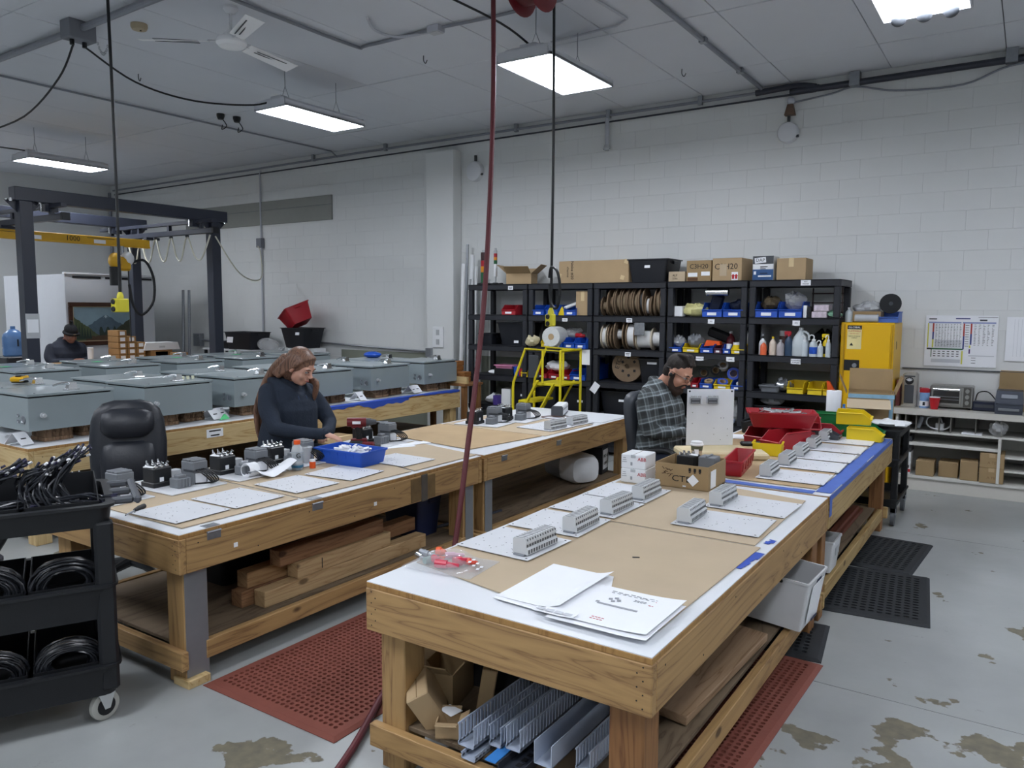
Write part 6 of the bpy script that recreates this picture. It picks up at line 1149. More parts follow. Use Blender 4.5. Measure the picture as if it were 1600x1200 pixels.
# blue bin with white parts, bottle, cups, paper roll
bb = thing('parts_tote', 'blue tray of white parts on the left bench', 'bin', (-3.76, 3.70, BT0), math.radians(2))
m = MB(); m.tub((.39, .225), (.42, .25), .1, rim=.008, cr=.012)
for k in range(5): m.box((-.14+.07*k, -.117, .06), (.006, .012, .07), R=ROT(.22, 0, 0))
m.build('shell', BLUE, bb); random.seed(8); m = MB()
for k in range(70): m.box((random.uniform(-.12, .12), random.uniform(-.08, .08), .055+.02*random.random()+.03*max(0, 1-abs(k-35)/35)), (.05, .014, .008), R=ROT(random.uniform(-.5, .5), random.uniform(-.5, .5), random.uniform(0, 3)))
o = m.build('white_markers', PAPER, bb, smooth=None); o['kind'] = 'stuff'
db = thing('drink_bottle', 'clear sports drink bottle with orange cap on the left bench', 'bottle', (-3.86, 3.33, BT0))
MB().lathe([(.001, 0), (.034, 0), (.037, .015), (.037, .05), (.032, .075), (.032, .09), (.037, .11), (.037, .125), (.03, .148), (.018, .163), (.018, .17), (.001, .17)], n=24).build('body', GLASSP, db); MB().lathe([(.001, .165), (.021, .165), (.021, .19), (.001, .19)], n=20).build('cap', ORANGE, db); MB().lathe([(.001, .002), (.033, .004), (.034, .03), (.001, .03)], n=20).build('drink', M('teal_drink', '#4f8fb0', .15, alpha=.75), db)
MB().lathe([(.0375, .035), (.0378, .036), (.0333, .075), (.0333, .09), (.0378, .118)], n=24).build('clear_label', M('label_silver', '#aab3bc', .3, noise=.15, alpha=.6), db); text('G', 'lettering', INK, db, (.036, -.022, .095), (PI/2, 0, .55), .045); MB().lathe([(.0376, .016), (.038, .017), (.038, .032), (.0376, .033)], n=24).build('label_band', M('teal_band', '#2f6f94', .4), db)
t = thing('clear_cup', 'clear plastic cup behind the drink bottle', 'cup', (-3.97, 3.5, BT0)); MB().lathe([(.001, 0), (.028, 0), (.04, .11), (.038, .11), (.026, .004), (.001, .004)], n=20).build('cup', M('frosted_plastic', '#c8ccd0', .3, alpha=.6), t); MB().lathe([(.039, .106), (.043, .109), (.039, .112)], n=20).build('rim', GLASSP, t)
jar('small orange and white jar beside the drink bottle', -3.82, 3.42, BT0, .02, .055, ORANGE, WHITE)
pr_ = thing('paper_roll', 'loosely curled roll of white label paper on the left bench', 'paper', (-3.97, 3.14, BT0)); m = MB()
m.sheet(lambda u, v: (.06*math.cos(u*3.6+2.9)+.0, -.1+.055+.05*v-.06+.11*v*0, .07+.062*math.sin(u*3.6+2.9)), 18, 2, .001); m.build('standing_curl', PAPER, pr_)
m = MB(); m.sheet(lambda u, v: (.02+.16*u+.02*v, -.12+.26*v-.03*u, .004+.09*abs(v-.35)**1.3*(1+.5*u)+.02*math.sin(3*u)), 8, 14, .001); m.build('folded_strip', PAPER, pr_)
m = MB(); m.sheet(lambda u, v: (.05+.045*math.cos(u*6.0), -.16+.07*v, .045+.043*math.sin(u*6.0)), 22, 2, .001); m.build('coil', PAPER, pr_)
for k in range(2):
    o = MB().box((0, 0, .001), (.1, .26, .001)).build('paper_sheet', PAPER, None, (-3.9+.02*k, 4.32+.16*k, BT0+.0003+.0015*k), -.5+.25*k, smooth=None); tag(o, ['white sheet beside the drill', 'white strip of paper right of the drill'][k], 'paper')
dr_ = thing('cordless_drill', 'red and black cordless drill standing on the left bench', 'drill', (-4.13, 4.16, BT0), math.radians(42)); MKR = M('drill_red', '#661b20', .4, noise=.1)
MB().box((0, 0, .02), (.13, .085, .045), b=.008).build('battery', BLACK, dr_); MB().tube([(.0, 0, .04), (-.01, 0, .1), (-.015, 0, .15)], [.024, .021, .024], 12).build('grip', BLACK, dr_); MB().box((-.005, 0, .05), (.12, .07, .02), b=.006).build('foot', MKR, dr_)
m = MB(); m.cyl((-.09, 0, .185), (.05, 0, .185), .034, n=18); m.box((-.02, 0, .16), (.08, .045, .04), b=.008); m.build('motor_housing', MKR, dr_); m = MB(); m.cyl((.05, 0, .185), (.085, 0, .185), .03, .028, n=16); m.cyl((.085, 0, .185), (.125, 0, .185), .024, .016, n=16); m.build('chuck', DGREY, dr_); MB().cyl((.12, 0, .185), (.21, 0, .185), .004, n=8).build('drill_bit', STEEL, dr_); MB().box((.015, 0, .135), (.016, .014, .03), b=.004).build('trigger', BLACK, dr_); MB().box((-.02, -.035, .185), (.06, .004, .02)).build('white_mark', PAPER, dr_, smooth=None)
t = thing('cordless_drill', 'second red and black cordless tool lying by the blue tray', 'drill', (-4.05, 4.04, BT0), .6); MB().box((0, 0, .035), (.1, .08, .06), b=.01).build('battery', BLACK, t); MB().box((.09, 0, .035), (.1, .06, .05), b=.012).build('body', MKR, t); MB().cyl((.14, 0, .035), (.18, 0, .035), .022, .014).build('chuck', DGREY, t)
sc = thing('screwdriver', 'black handled screwdriver lying by the nearest bare plate', 'screwdriver', (-3.72, 2.06+.12, BT0+.014), .5); MB().lathe([(.001, -.05), (.013, -.045), (.014, 0), (.009, .04), (.001, .045)], n=12, R=ROT(PI/2, 0, 0)).build('handle', BLACK, sc); MB().cyl((0, -.04, 0), (0, -.12, -.004), .004, n=8).build('shaft', STEEL, sc)
lp_ = thing('white_device', 'long white device with dark end on the farther left bench', 'device', (-3.83, 6.62, BT0), math.radians(22)); m = MB(); m.prism([(-.055, 0), (.055, 0), (.055, .07), (.045, .085), (-.045, .085), (-.055, .07)], -.18, .2, R=Matrix(((1, 0, 0), (0, 0, 1), (0, 1, 0))), t=(0, 0, .012)); m.build('cover', WHITE, lp_, smooth=None)
m = MB(); m.prism([(-.057, -.003), (.057, -.003), (.057, .072), (.046, .088), (-.046, .088), (-.057, .072)], -.2, -.18, R=Matrix(((1, 0, 0), (0, 0, 1), (0, 1, 0))), t=(0, 0, .012)); m.build('end_cap', DGREY, lp_, smooth=None); MB().box((.0, .01, .006), (.11, .38, .012), b=.002).build('base', DGREY, lp_); MB().box((.056, 0, .06), (.002, .3, .004)).build('groove', DGREY, lp_, smooth=None)
tag(MB().tube([(-3.74, 6.5, BT0+.006), (-3.6, 6.45, BT0+.004), (-3.66, 6.25, BT0+.004), (-3.85, 6.3, BT0+.004), (-3.8, 6.42, BT0+.004), (-3.65, 6.4, BT0+.007)], .004, 6, 6).build('thin_cable', M('brown_cable', '#5d3f35', .5)), 'thin brown cable looping before the white device', 'cable')
# drawings on the front bench
def paper_sheet(label, poly, z, curl=0, pr=None):
    m = MB(); m.prism(poly, 0, .0012); o = m.build('drawing_sheet', PAPER, None, (0, 0, z), smooth=None); return tag(o, label, 'paper', 'printed drawings on the front bench')
A0 = BT0
pA1 = paper_sheet('bottom white drawing sheet with grey underside, front bench', [(-1.55, 2.215), (-1.56, 2.66), (-1.29, 2.66), (-1.10, 2.19)], A0+.001)
def curled(label, x0, x1, y0, y1, z, cl, rz=0):
    m = MB(); W_, H_ = x1-x0, y1-y0
    m.sheet(lambda u, v: (x0+W_*u, y0+H_*v, z+cl*max(0, u-.6)**2*2+.004*math.sin(5*v+2*u)*u*(1-u)), 14, 8, .0006); return tag(m.build('drawing_sheet', PAPER), label, 'paper', 'printed drawings on the front bench')
curled('left white drawing sheet with upcurled right edge', -1.55, -1.285, 2.235, 2.65, A0+.004, .07)
d2 = curled('top white drawing sheet with grey bar and red notes', -1.335, -.945, 2.185, 2.53, A0+.013, .03); curled('white drawing sheet peeking below the top drawing', -1.3, -.935, 2.16, 2.5, A0+.008, .02)
q = MB(); zz = A0+.0142
def mk(x, y, w, h, rz=0, m=q): m.box((x, y, zz), (w, h, .0008), R=RZ(rz))
mk(-1.13, 2.36, .15, .012); mk(-1.0, 2.335, .022, .022); mk(-1.21, 2.37, .012, .012)
for a in range(4): mk(-1.165+.016*math.cos(a*PI/2), 2.415+.016*math.sin(a*PI/2), .014, .014, .4)
for k in range(9): mk(-1.2+.024*k, 2.49-.003*(k % 3), .017, .004); mk(-1.2+.022*k, 2.475, .012, .003)
for k in range(4): mk(-1.1+.012*k, 2.45, .009, .004); mk(-1.1+.012*k, 2.44, .009, .004)
o = q.build('print_marks', M('print_grey', '#9a9da2', .7, noise=0), d2, smooth=None); o['kind'] = 'stuff'; q = MB()
for x, y in ((-1.03, 2.47), (-1.04, 2.43), (-1.16, 2.24), (-1.16, 2.225)):
    for k in range(4): mk(x+.012*k, y, .009, .004, 0, q)
o = q.build('red_notes', INKR, d2, smooth=None); o['kind'] = 'stuff'
gs = curled('small folded paper strip with grey boxes on drawings', -1.36, -1.2, 2.175, 2.215, A0+.0145, .02); q = MB()
for k in range(4): q.box((-1.335+.035*k, 2.195, A0+.0185), (.028, .02, .0006))
o = q.build('print_blocks', MATS['poster_grey'], gs, smooth=None)
# the zip bag with red fittings
zb = thing('zip_bag', 'clear plastic bag of red and orange tips on the bench corner', 'bag', (-1.9, 2.42, BT0), .1)
m = MB(); n, k = 22, 12
m.sheet(lambda u, v: ((u-.5)*.32, (v-.5)*.24, .004+.05*max(0, math.sin(PI*min(1, u*1.25)))*math.sin(PI*v)**.8*(1+.25*math.sin(9*u+3*v)+.2*math.sin(14*v-5*u))), 24, 18, .0006); m.build('film', M('zip_film', '#eef0f4', .06, noise=0, alpha=.13, coat=.5), zb)
m = MB(); m.sheet(lambda u, v: ((u-.5)*.32, (v-.5)*.24, .0015), 2, 2, .0006); m.build('film_bottom', MATS['zip_film'], zb); CRM = M('crimson_plastic', '#c22a45', .35)
for k, (x, y, r, l, a, mt_) in enumerate(((-.08, .05, .018, .04, .3, ORANGE), (-.03, -.04, .014, .09, -.4, CRM), (.02, -.06, .014, .1, .2, CRM), (.05, .0, .016, .07, .9, CRM), (.08, .02, .012, .06, .1, M('coral_plastic', '#e0503c', .4)), (-.05, .0, .01, .05, 1.5, ORANGE), (-.02, .06, .012, .08, .6, M('pink_clear', '#cf9fb4', .3)), (-.12, .02, .012, .1, -.2, STEEL), (-.13, -.02, .009, .09, -.5, CHROME), (-.08, -.03, .012, .06, 1.2, M('green_grey', '#6f8b83', .4)))):
    r *= 1.2; m = MB(); m.cyl((-l/2, 0, 0), (0, 0, 0), r, n=10); m.cyl((0, 0, 0), (l/2, 0, 0), r*.75, r*.45, n=10); m.build('fitting_tip', mt_, zb, (x, y, r+.004), (0, 0, a))
m = MB()
for k in range(6): m.box((.10+.018*(k % 3), -.02+.03*(k//3), .033-.012*(k % 3)), (.012, .018, .0008), R=RZ(.3))
m.build('white_print', PAPER, zb, smooth=None)
tag(MB().box((0, 0, .001), (.03, .012, .001)).build('ink_scribble', INK, None, (-1.32, 2.93, BT0-.0005), .5, smooth=None), 'small dark scribble on the large kraft sheet', 'mark')
# white boxes and brown box
for k in range(2):
    b = closed_box(['lower', 'upper'][k]+' white electrical carton stacked on the bench corner', (-1.93, 4.29, BT0+.086*k), (.155, .17, .085), .05, WHITE, None, group='stacked white cartons'); text('ABB', 'lettering', INKR, b, (.055, -.0865, .06 if k else .055), FX, .03); m = MB()
    for i in range(3): m.box((-.055+.0*i, -.0865, .04+.012*i), (.03-.006*i, .001, .004))
    m.box((-.01, -.0865, .03), (.012, .001, .02)); m.build('print_lines', MATS['print_grey'], b, smooth=None); MB().box((.0, -.0855, .075), (.03, .004, .018), b=.001).build('thumb_notch', LGREY, b)
ob_ = open_box('open brown carton with handwriting on the front bench', (-1.64, 4.40, BT0), (.32, .32, .14), .02, KRAFTD, (0, 0, 0, 0), 15, name='open_carton'); text('CTE', 'lettering', INK, ob_, (.0, -.162, .055), FX, .05, sx=1.3); m = MB(); random.seed(2)
for k in range(12): m.box((-.11+.01*(k % 6), -.162, .10-.02*(k//6)+random.uniform(-.012, .012)), (.018, .001, .0035), R=ROT(0, random.uniform(-.9, .9), 0))
m.build('scribble', M('brown_marker', '#4a331f', .7), ob_, smooth=None); MB().box((.07, -.1625, .055), (.05, .002, .05), R=ROT(0, .78, 0)).build('diamond_label', PAPER, ob_, smooth=None); MB().box((.1625, -.08, .06), (.003, .09, .1)).build('side_label', PAPER, ob_, smooth=None)
m = MB()
for k in range(3): m.box((.05+.03*k, -.162, .115), (.014, .001, .02)); m.box((.05+.03*k, -.162, .10), (.01, .001, .006))
m.build('handling_marks', INK, ob_, smooth=None); MB().box((.02, -.164, .016), (.02, .004, .008), b=.001).build('tape_scrap', PAPER, ob_)
cg = thing('component_plate', 'black and grey components standing in the brown carton', 'component plate', (-1.62, 4.46, BT0+.085)); m = MB(); m.box((-.06, 0, .04), (.11, .11, .07), b=.005); m.build('contactor', MATS['contactor_black'], cg); m = MB()
for k in range(6): m.cyl((-.1+.03*(k % 3), -.03+.06*(k//3), .075), (-.1+.03*(k % 3), -.03+.06*(k//3), .092), .008, n=8)
m.build('terminal_clips', CHROME, cg); m = MB(); m.box((.07, 0, .04), (.1, .1, .08), b=.004); m.box((.07, 0, .082), (.012, .1, .01)); m.build('overload_drive', MGREY, cg); MB().box((-.02, -.02, .082), (.05, .03, .003), R=ROT(.1, .1, .3)).build('paper_tag', PAPER, cg, smooth=None)
# colored bins on the far right bench
def stack_bin(label, x, y, z, rz, w, d, h, mat, rx=0, back=False):
    t = bin_(label, x, 0, w, d, h, mat, y=y, rz=rz, lab=False, group='stacking bins on the taped bench'); t.location.z = z; t.rotation_euler = (rx, 0, rz); return t
t = thing('parts_tray', 'long red open tray beside the brown carton', 'bin', (-1.525, 4.96, BT0), math.radians(8)); m = MB(); m.tub((.1, .44), (.12, .5), .1, rim=.006, cr=.01)
for k in range(5): m.box((.058, -.2+.1*k, .06), (.006, .012, .06), R=ROT(0, .1, 0))
m.build('shell', M('red_tray', '#a3222c', .35, noise=.04), t)
RB = MATS['red_tray']; stack_bin('yellow bin lying backwards before the red bins', -1.53, 5.65, BT0, math.radians(12), .2, .2, .09, YELLOW).rotation_euler = (0, 0, math.radians(190))
stack_bin('left red bin under the long red bin', -1.70, 6.13, BT0, -.25, .18, .26, .12, RB); stack_bin('right red bin under the long red bin', -1.49, 5.98, BT0, -.45, .18, .34, .13, RB)
t = thing('parts_tray', 'long red bin stacked crosswise on two red bins', 'bin', (-1.58, 6.16, BT0+.134), math.radians(20)); m = MB(); m.tub((.42, .22), (.5, .28), .12, rim=.008, cr=.015); m.build('shell', RB, t); random.seed(12); m = MB()
for k in range(14): m.cyl((random.uniform(-.18, .2), random.uniform(-.08, .08), .09), (random.uniform(-.18, .2), random.uniform(-.08, .08), .125), .012, n=7)
o = m.build('metal_parts', CHROME, t); o['kind'] = 'stuff'
stack_bin('red bin standing right behind the long red bin', -1.50, 6.62, BT0+.0, .4, .2, .3, .17, RB); stack_bin('dark red bin beside the green ones', -1.38, 6.7, BT0, math.radians(95), .16, .28, .12, RB); stack_bin('dark grey bin in front of the red and green bins', -1.36, 6.56, BT0, math.radians(92), .13, .26, .07, DGREY)
stack_bin('green bin standing behind the red bins', -1.35, 6.84, BT0+.075, math.radians(95), .14, .26, .11, GREEN); stack_bin('long green bin behind the yellow front bin', -1.12, 6.84, BT0, math.radians(93), .15, .34, .11, GREEN); stack_bin('yellow bin tilted on top of the green bin', -1.17, 6.83, BT0+.114, math.radians(96), .15, .25, .1, YELLOW, .0).rotation_euler = (0, -.1, math.radians(96))
stack_bin('yellow bin nearest the taped bench corner', -1.06, 6.7, BT0, math.radians(92), .14, .25, .1, YELLOW)
t = thing('paper_towel_roll', 'white paper towel roll standing behind the green bins', 'roll', (-1.42, 7.3, .813)); m = MB(); m.lathe([(.022, 0), (.06, 0), (.062, .005), (.062, .265), (.06, .27), (.022, .27), (.022, 0)], n=28); m.build('paper', PAPER, t); MB().lathe([(.018, .001), (.022, .001), (.022, .2715), (.018, .2715), (.018, .001)], n=18).build('core', KRAFT, t)
tag(MB().box((-1.42, 7.3, .406), (.2, .24, .812), b=.004).build('side_stand', BLACK), 'black stand beyond the bench holding the paper towels', 'stand')
bottle('blue soap bottle between towel roll and torn carton', -1.31, 7.17, .813, .032, .17, M('soap_blue', '#2a68b4', .3), MATS['soap_blue'])
# work board, foam block, coffee cup and bits around the man
fb = MB().box((0, 0, .024), (.5, .3, .048), b=.012).build('foam_block', M('cream_foam', '#cdbd98', .8, noise=.06), None, (-1.83, 5.35, BT0), math.radians(38)); tag(fb, 'cream foam block under the upright board', 'block')
fb2 = MB().box((0, 0, .024), (.16, .2, .048), b=.012).build('foam_block', MATS['cream_foam'], None, (-1.56, 5.42, BT0), math.radians(30)); tag(fb2, 'smaller cream foam block right of the board', 'block')
wbd = thing('panel_board', 'white panel with two grey meters held upright before the man', 'panel', (-1.905, 5.47, BT0+.05), (0, 0, math.radians(36.6))); MB().box((0, 0, .205), (.345, .004, .41), b=.001).build('sheet', WHITEP, wbd)
for k, x in enumerate((-.115, .01)):
    m = MB(); m.box((x, -.018, .33), (.085, .03, .05), b=.003); o = m.build('meter', LGREY, wbd); MB().box((x-.005, -.0345, .328), (.07, .002, .036)).build('meter_face', DGREY, o, smooth=None); m = MB()
    for i in range(5): m.box((x-.032+.016*i, -.03, .36), (.01, .012, .012))
    m.build('terminal_teeth', LGREY, o); m = MB(); [m.box((x-.005, -.036, .318+.02*i), (.06, .001, .003)) for i in range(2)]; m.build('lettering_lines', LGREY, o, smooth=None)
m = MB()
for x, z in ((-.155, .395), (.155, .395)): m.cyl((x, -.0018, z), (x, -.003, z), .007, n=8)
for x, z in ((-.13, .24), (-.02, .235), (.08, .2), (.1, .2), (-.13, .16), (.03, .125), (.13, .12), (.03, .08), (.13, .07), (.08, .04)): m.cyl((x, -.0018, z), (x, -.003, z), .003, n=6)
o = m.build('drilled_holes', INK, wbd, smooth=None); o['kind'] = 'stuff'
cf = thing('coffee_cup', 'green and white takeaway coffee cup before the white panel', 'cup', (-1.87, 5.12, BT0+.0)); MB().lathe([(.001, 0), (.03, 0), (.042, .105), (.001, .105)], n=24).build('cup', M('cup_olive', '#5b5f4a', .6, noise=.15, scale=25), cf); MB().lathe([(.001, .103), (.045, .103), (.046, .112), (.04, .118), (.038, .13), (.001, .13)], n=24).build('lid', WHITE, cf); MB().lathe([(.0335, .03), (.0342, .03), (.038, .07), (.0375, .07)], n=24).build('sleeve', KRAFT2, cf); MB().box((.012, -.0385, .06), (.03, .003, .04), R=ROT(-.12, 0, .3)).build('label', PAPER, cf)
tb_ = thing('tool_bag', 'open black tool bag at the far left of taped bench', 'bag', (-1.86, 6.65, BT0)); MB().tub((.26, .3), (.28, .34), .1, th=.01, rim=.0, cr=.03).build('body', BLACK, tb_); MB().tube([(-.1, -.16, .09), (.0, -.18, .12), (.1, -.16, .09)], .01, 8, 4).build('strap', BLACK, tb_)
tag(MB().box((0, 0, .008), (.34, .24, .016), b=.003).build('binder', PAPER, None, (-1.80, 6.72, BT0+.105), .35), 'white binder lying on the black tool bag', 'binder'); tag(MB().box((0, 0, .01), (.16, .03, .02), b=.006).build('yellow_marker', YELLOW, None, (-1.79, 6.5, BT0+.102), .5), 'yellow tool handle on the black tool bag', 'tool')
tag(MB().box((0, 0, .002), (.3, .22, .004)).build('paper_sheet', PAPER, None, (-1.9, 6.28, BT0), .3, smooth=None), 'white sheet between foam block and tool bag', 'paper'); tag(MB().box((0, 0, .016), (.19, .06, .032), b=.012).build('black_tool', BLACK, None, (-1.72, 5.92, BT0), .55), 'black handheld tool lying left of the red bins', 'tool')
# ================================================================ BLACK CART WITH CABLES (near left)
CR = thing('utility_cart', 'black plastic utility cart full of black cables in the left foreground', 'cart', (-3.17, 1.75, 0), math.radians(63.9))
CBK = M('cart_black', '#17191d', .5, noise=.12, scale=20, bump=.05)
for z, h in ((.865, .1), (.47, .15), (.13, .14)):
    MB().tub((.92, .52), (.94, .55), h, th=.02, rim=.014, cr=.05, c=(-.48, .28, z)).build('tray', CBK, CR)
for x in (-.045, -.915):
    for y in (.045, .515): MB().box((x, y, .52), (.075, .075, .74), b=.012).build('post', CBK, CR)
m = MB(); m.box((.06, .28, .955), (.03, .40, .035), b=.008)
m2 = MB()
for y in (.1, .28, .46): m2.box((.035, y, .955), (.09, .035, .03), b=.008)
m2.box((.095, .28, .955), (.03, .42, .034), b=.01); m2.build('push_handle', M('handle_grey', '#4c4f55', .5, noise=.06), CR)
for x, y in ((-.07, .07), (-.89, .07), (-.07, .49), (-.89, .49)):
    c = MB(); a = .5; c.lathe([(.028, -.016), (.052, -.016), (.062, -.012), (.064, 0), (.062, .012), (.052, .016), (.028, .016)], n=26, R=RZ(a) @ ROT(PI/2, 0, 0), c=(x, y, .065)); w = c.build('caster_wheel', M('grey_tread', '#a6a69f', .6, noise=.06), CR)
    c = MB(); c.lathe([(.001, -.018), (.04, -.018), (.04, .018), (.001, .018)], n=22, R=RZ(a) @ ROT(PI/2, 0, 0), c=(x, y, .065)); c.build('wheel_disc', BLACK, w)
    f = MB(); 
    for s in (-1, 1): f.prism([(-.035, .12), (.035, .12), (.012, .055), (-.012, .055)], s*.024-.002, s*.024+.002, R=RZ(a) @ Matrix(((1, 0, 0), (0, 0, 1), (0, 1, 0))), t=(x, y, 0))
    f.box((x, y, .126), (.075, .06, .008), R=RZ(a)); f.build('caster_fork', CHROME, CR)
ca, sa_ = math.cos(math.radians(63.9)), math.sin(math.radians(63.9))
def cw_(x, y, z): return (-3.17+x*ca-y*sa_, 1.75+x*sa_+y*ca, z)
CBIN = M('corrugated_black', '#121418', .55, noise=.1)
def cable_bin(label, x, z, w, h, front):
    t = thing('cable_bin', label, 'bin', cw_(x, .28, z), math.radians(63.9), 'black bins of cables on the cart'); m = MB(); d = .46; th = .005
    m.box((0, 0, th/2), (w, d, th)); m.box((0, d/2-th/2, h/2), (w, th, h)); m.box((0, -d/2+th/2, front/2), (w, th, front))
    for s in (-1, 1): m.prism([(-d/2, 0), (d/2, 0), (d/2, h), (-d/2+.2, h*.95), (-d/2, front)], -th/2, th/2, R=Matrix(((0, 0, 1), (1, 0, 0), (0, 1, 0))), t=(s*(w/2-th/2), 0, 0))
    m.build('shell', CBIN, t, smooth=None); return t
CABB = M('cable_sheath', '#2a2c31', .25, noise=.1); TIPW = M('cable_white_ferrule', '#e6e6ea', .4, noise=0); TIPB = M('cable_violet_boot', '#25243f', .45, noise=0)
def bundle(label, x, y, z, n, kind, seed):
    random.seed(seed); t = thing('cable_bundle', label, 'cable bundle', cw_(x, y, z), math.radians(63.9), 'black cable bundles on the cart')
    for k in range(n):
        a = k/n; r = lambda s: random.uniform(-s, s)
        if kind == 'fan':
            u = -.11+.17*a; p = [(u+.08+r(.02), -.07+r(.03), .012+r(.008)), (u+.015+r(.02), -.05+r(.05), .03+r(.012)), (u-.045+r(.02), -.02+r(.06), .10+.02*a+r(.02)), (u-.02+r(.02), r(.06), .155+.04*a+r(.02)), (u+.05+r(.025), r(.05), .18+.085*a+r(.025))]
        elif kind == 'low':
            p = [(.12+r(.05), -.12+r(.02), .03+r(.015)), (.04+r(.05), -.13+r(.02), .04+r(.02)), (-.06+r(.05), -.12+r(.02), .035+r(.015)), (-.12+r(.05), -.1+r(.03), .05+r(.03))]
        elif kind == 'fanb':
            u = -.11+.15*a; p = [(u+.07+r(.02), -.07+r(.03), .012+r(.008)), (u+.0+r(.02), -.05+r(.05), .035+r(.012)), (u-.04+r(.015), -.02+r(.06), .10+r(.015)), (u+.0+r(.02), r(.06), .15+.02*a+r(.015)), (u+.10+r(.03), r(.05), .165+.055*a+r(.02))]
        else:
            R_ = .075+.04*a+r(.012); yy = r(.05); ph = r(.4); p = [(R_*1.15*math.cos(q+ph)+r(.005), yy+r(.008), .085+R_*.85*math.sin(q+ph)) for q in (-2.2, -1.2, 0, 1.0, 2.0, 3.0, 3.9)]
        m = MB(); m.tube(p, .0052 if kind != 'coil' else .0045, 5, 3); e, e0 = Vector(p[-1]), Vector(p[-2]); d = (e-e0).normalized(); m.mat(1 if k % 5 < 2 else 2)
        if kind != 'coil' or k % 3 == 0: m.cyl(e-d*.004, e+d*.011, .0056, n=6)
        m.mat(2); q0, q1 = Vector(p[0]), Vector(p[1]); d = (q0-q1).normalized(); m.cyl(q0-d*.004, q0+d*.02, .0056, n=6)
        m.build('cable', [CABB, TIPW, TIPB], t, smooth=60)
    return t
X3 = (-.19, -.48, -.76)
for k, x in enumerate(X3):
    s = ['nearest the push handle', 'in the middle', 'at the far left'][k]
    cable_bin('black bin on the cart top, '+s, x, .888, .27, .13, .085); cable_bin('black bin on the cart middle tray, '+s, x, .492, .27, .15, .13); cable_bin('black bin on the cart bottom tray, '+s, x, .152, .27, .16, .12)
bundle('tall fan of black cables nearest the push handle', -.20, .2, .91, 64, 'fan', 1); bundle('curved fan of black cables in the middle top bin', -.45, .2, .91, 60, 'fanb', 2); bundle('loop of black cables at the left edge of cart top', -.74, .2, .91, 44, 'coil', 3)
bundle('cable ends with violet boots along the cart top front, right', -.16, .26, .93, 22, 'low', 4); bundle('cable ends with violet boots along the cart top front, left', -.42, .26, .93, 22, 'low', 5)
for k, x in enumerate(X3): bundle('coiled black cables in the middle tray bin '+['nearest the handle', 'at the center', 'at the left'][k], x, .13, .53, 52, 'coil', 6+k); bundle('dark cables in the bottom tray bin '+['nearest the handle', 'at the center', 'at the left'][k], x, .13, .175, 40, 'coil', 9+k)
tag(MB().box((0, 0, .01), (.04, .015, .02), b=.003).build('blue_connector', M('blue_connector', '#6f86d8', .4), None, cw_(-.5, .075, .29), .3), 'small blue and white connector in the cart bottom tray', 'connector')
# ================================================================ OFFICE CHAIRS
LEA = M('black_leather', '#22252c', .42, noise=.08, scale=8, bump=.15)
def office_chair(label, x, y, rz, seat=.48, mat=LEA, back=.64, w=.5, arms=True, backrest=True):
    t = thing('office_chair', label, 'chair', (x, y, 0), rz, None)
    m = MB(); m.box((0, -.02, seat-.05), (w, .48, .1), b=.04); m.build('seat', mat, t)
    if backrest:
        def rr(hw, y0, z, th):
            q = []
            for i in range(20):
                a = 2*PI*i/20; ca, sa = math.cos(a), math.sin(a); q.append((math.copysign(abs(ca)**.5, ca)*hw, y0+math.copysign(abs(sa)**.6, sa)*th-.03*(1-(ca)**2), z))
            return q
        S = [(.15, .20, 0, .035), (.21, .205, .05, .05), (.235, .215, .2, .055), (.24, .235, .35, .05), (.225, .26, .5, .05), (.20, .27, .57, .045), (.15, .275, .615, .035), (.08, .275, .635, .02)]
        m = MB(); m.loft([rr(a*w/.5, b, seat+.02+z*back/.635, th) for a, b, z, th in S]); m.build('backrest', mat, t, smooth=50)
        m = MB(); m.loft([rr(a*w/.5, b, seat+.02+z*back/.635, th) for a, b, z, th in ((.12, .19, .40, .03), (.16, .185, .44, .05), (.165, .195, .50, .055), (.155, .21, .555, .045), (.1, .23, .585, .03))]); m.build('head_cushion', mat, t, smooth=50)
        m = MB(); m.loft([rr(a*w/.5, b, seat+.02+z*back/.635, th) for a, b, z, th in ((.14, .17, .05, .03), (.17, .16, .12, .045), (.175, .17, .25, .045), (.16, .19, .345, .035), (.12, .2, .37, .02))]); m.build('lumbar_cushion', mat, t, smooth=50)
    if arms:
        for s in (-1, 1):
            m = MB(); m.tube([(s*(w/2-.02), .1, seat-.06), (s*(w/2+.06), .09, seat+.02), (s*(w/2+.065), .06, seat+.17), (s*(w/2+.05), -.14, seat+.2), (s*(w/2+.05), -.2, seat+.12), (s*(w/2), -.12, seat-.05)], .024, 10, 4); m.build('armrest', BLACK, t)
    m = MB(); m.cyl((0, 0, .1), (0, 0, seat-.1), .028); m.cyl((0, 0, .1), (0, 0, .28), .04); m.build('gas_lift', BLACK, t)
    for k in range(5):
        a = 2*PI*k/5+.3; m = MB(); m.tube([(0, 0, .12), (.15*math.cos(a), .15*math.sin(a), .11), (.28*math.cos(a), .28*math.sin(a), .075)], [.034, .026, .018], 8); b = m.build('base_arm', BLACK, t); MB().cyl((.28*math.cos(a)-.018*math.sin(a), .28*math.sin(a)+.018*math.cos(a), .031), (.28*math.cos(a)+.018*math.sin(a), .28*math.sin(a)-.018*math.cos(a), .031), .03, n=14).build('caster', BLACK, b)
    return t
office_chair('empty black leather office chair behind the left workbench', -4.86, 2.78, math.radians(57), .50)
office_chair('grey office chair back cut off at the left edge', -4.95, 1.72, math.radians(100), .42, M('grey_mesh', '#4a4a52', .7, noise=.05), .55, .46)
office_chair('dark grey office chair the man in plaid sits on', -2.42, 5.90, math.radians(90), .50, M('charcoal_leather', '#34383f', .45, noise=.08), .60, .48)
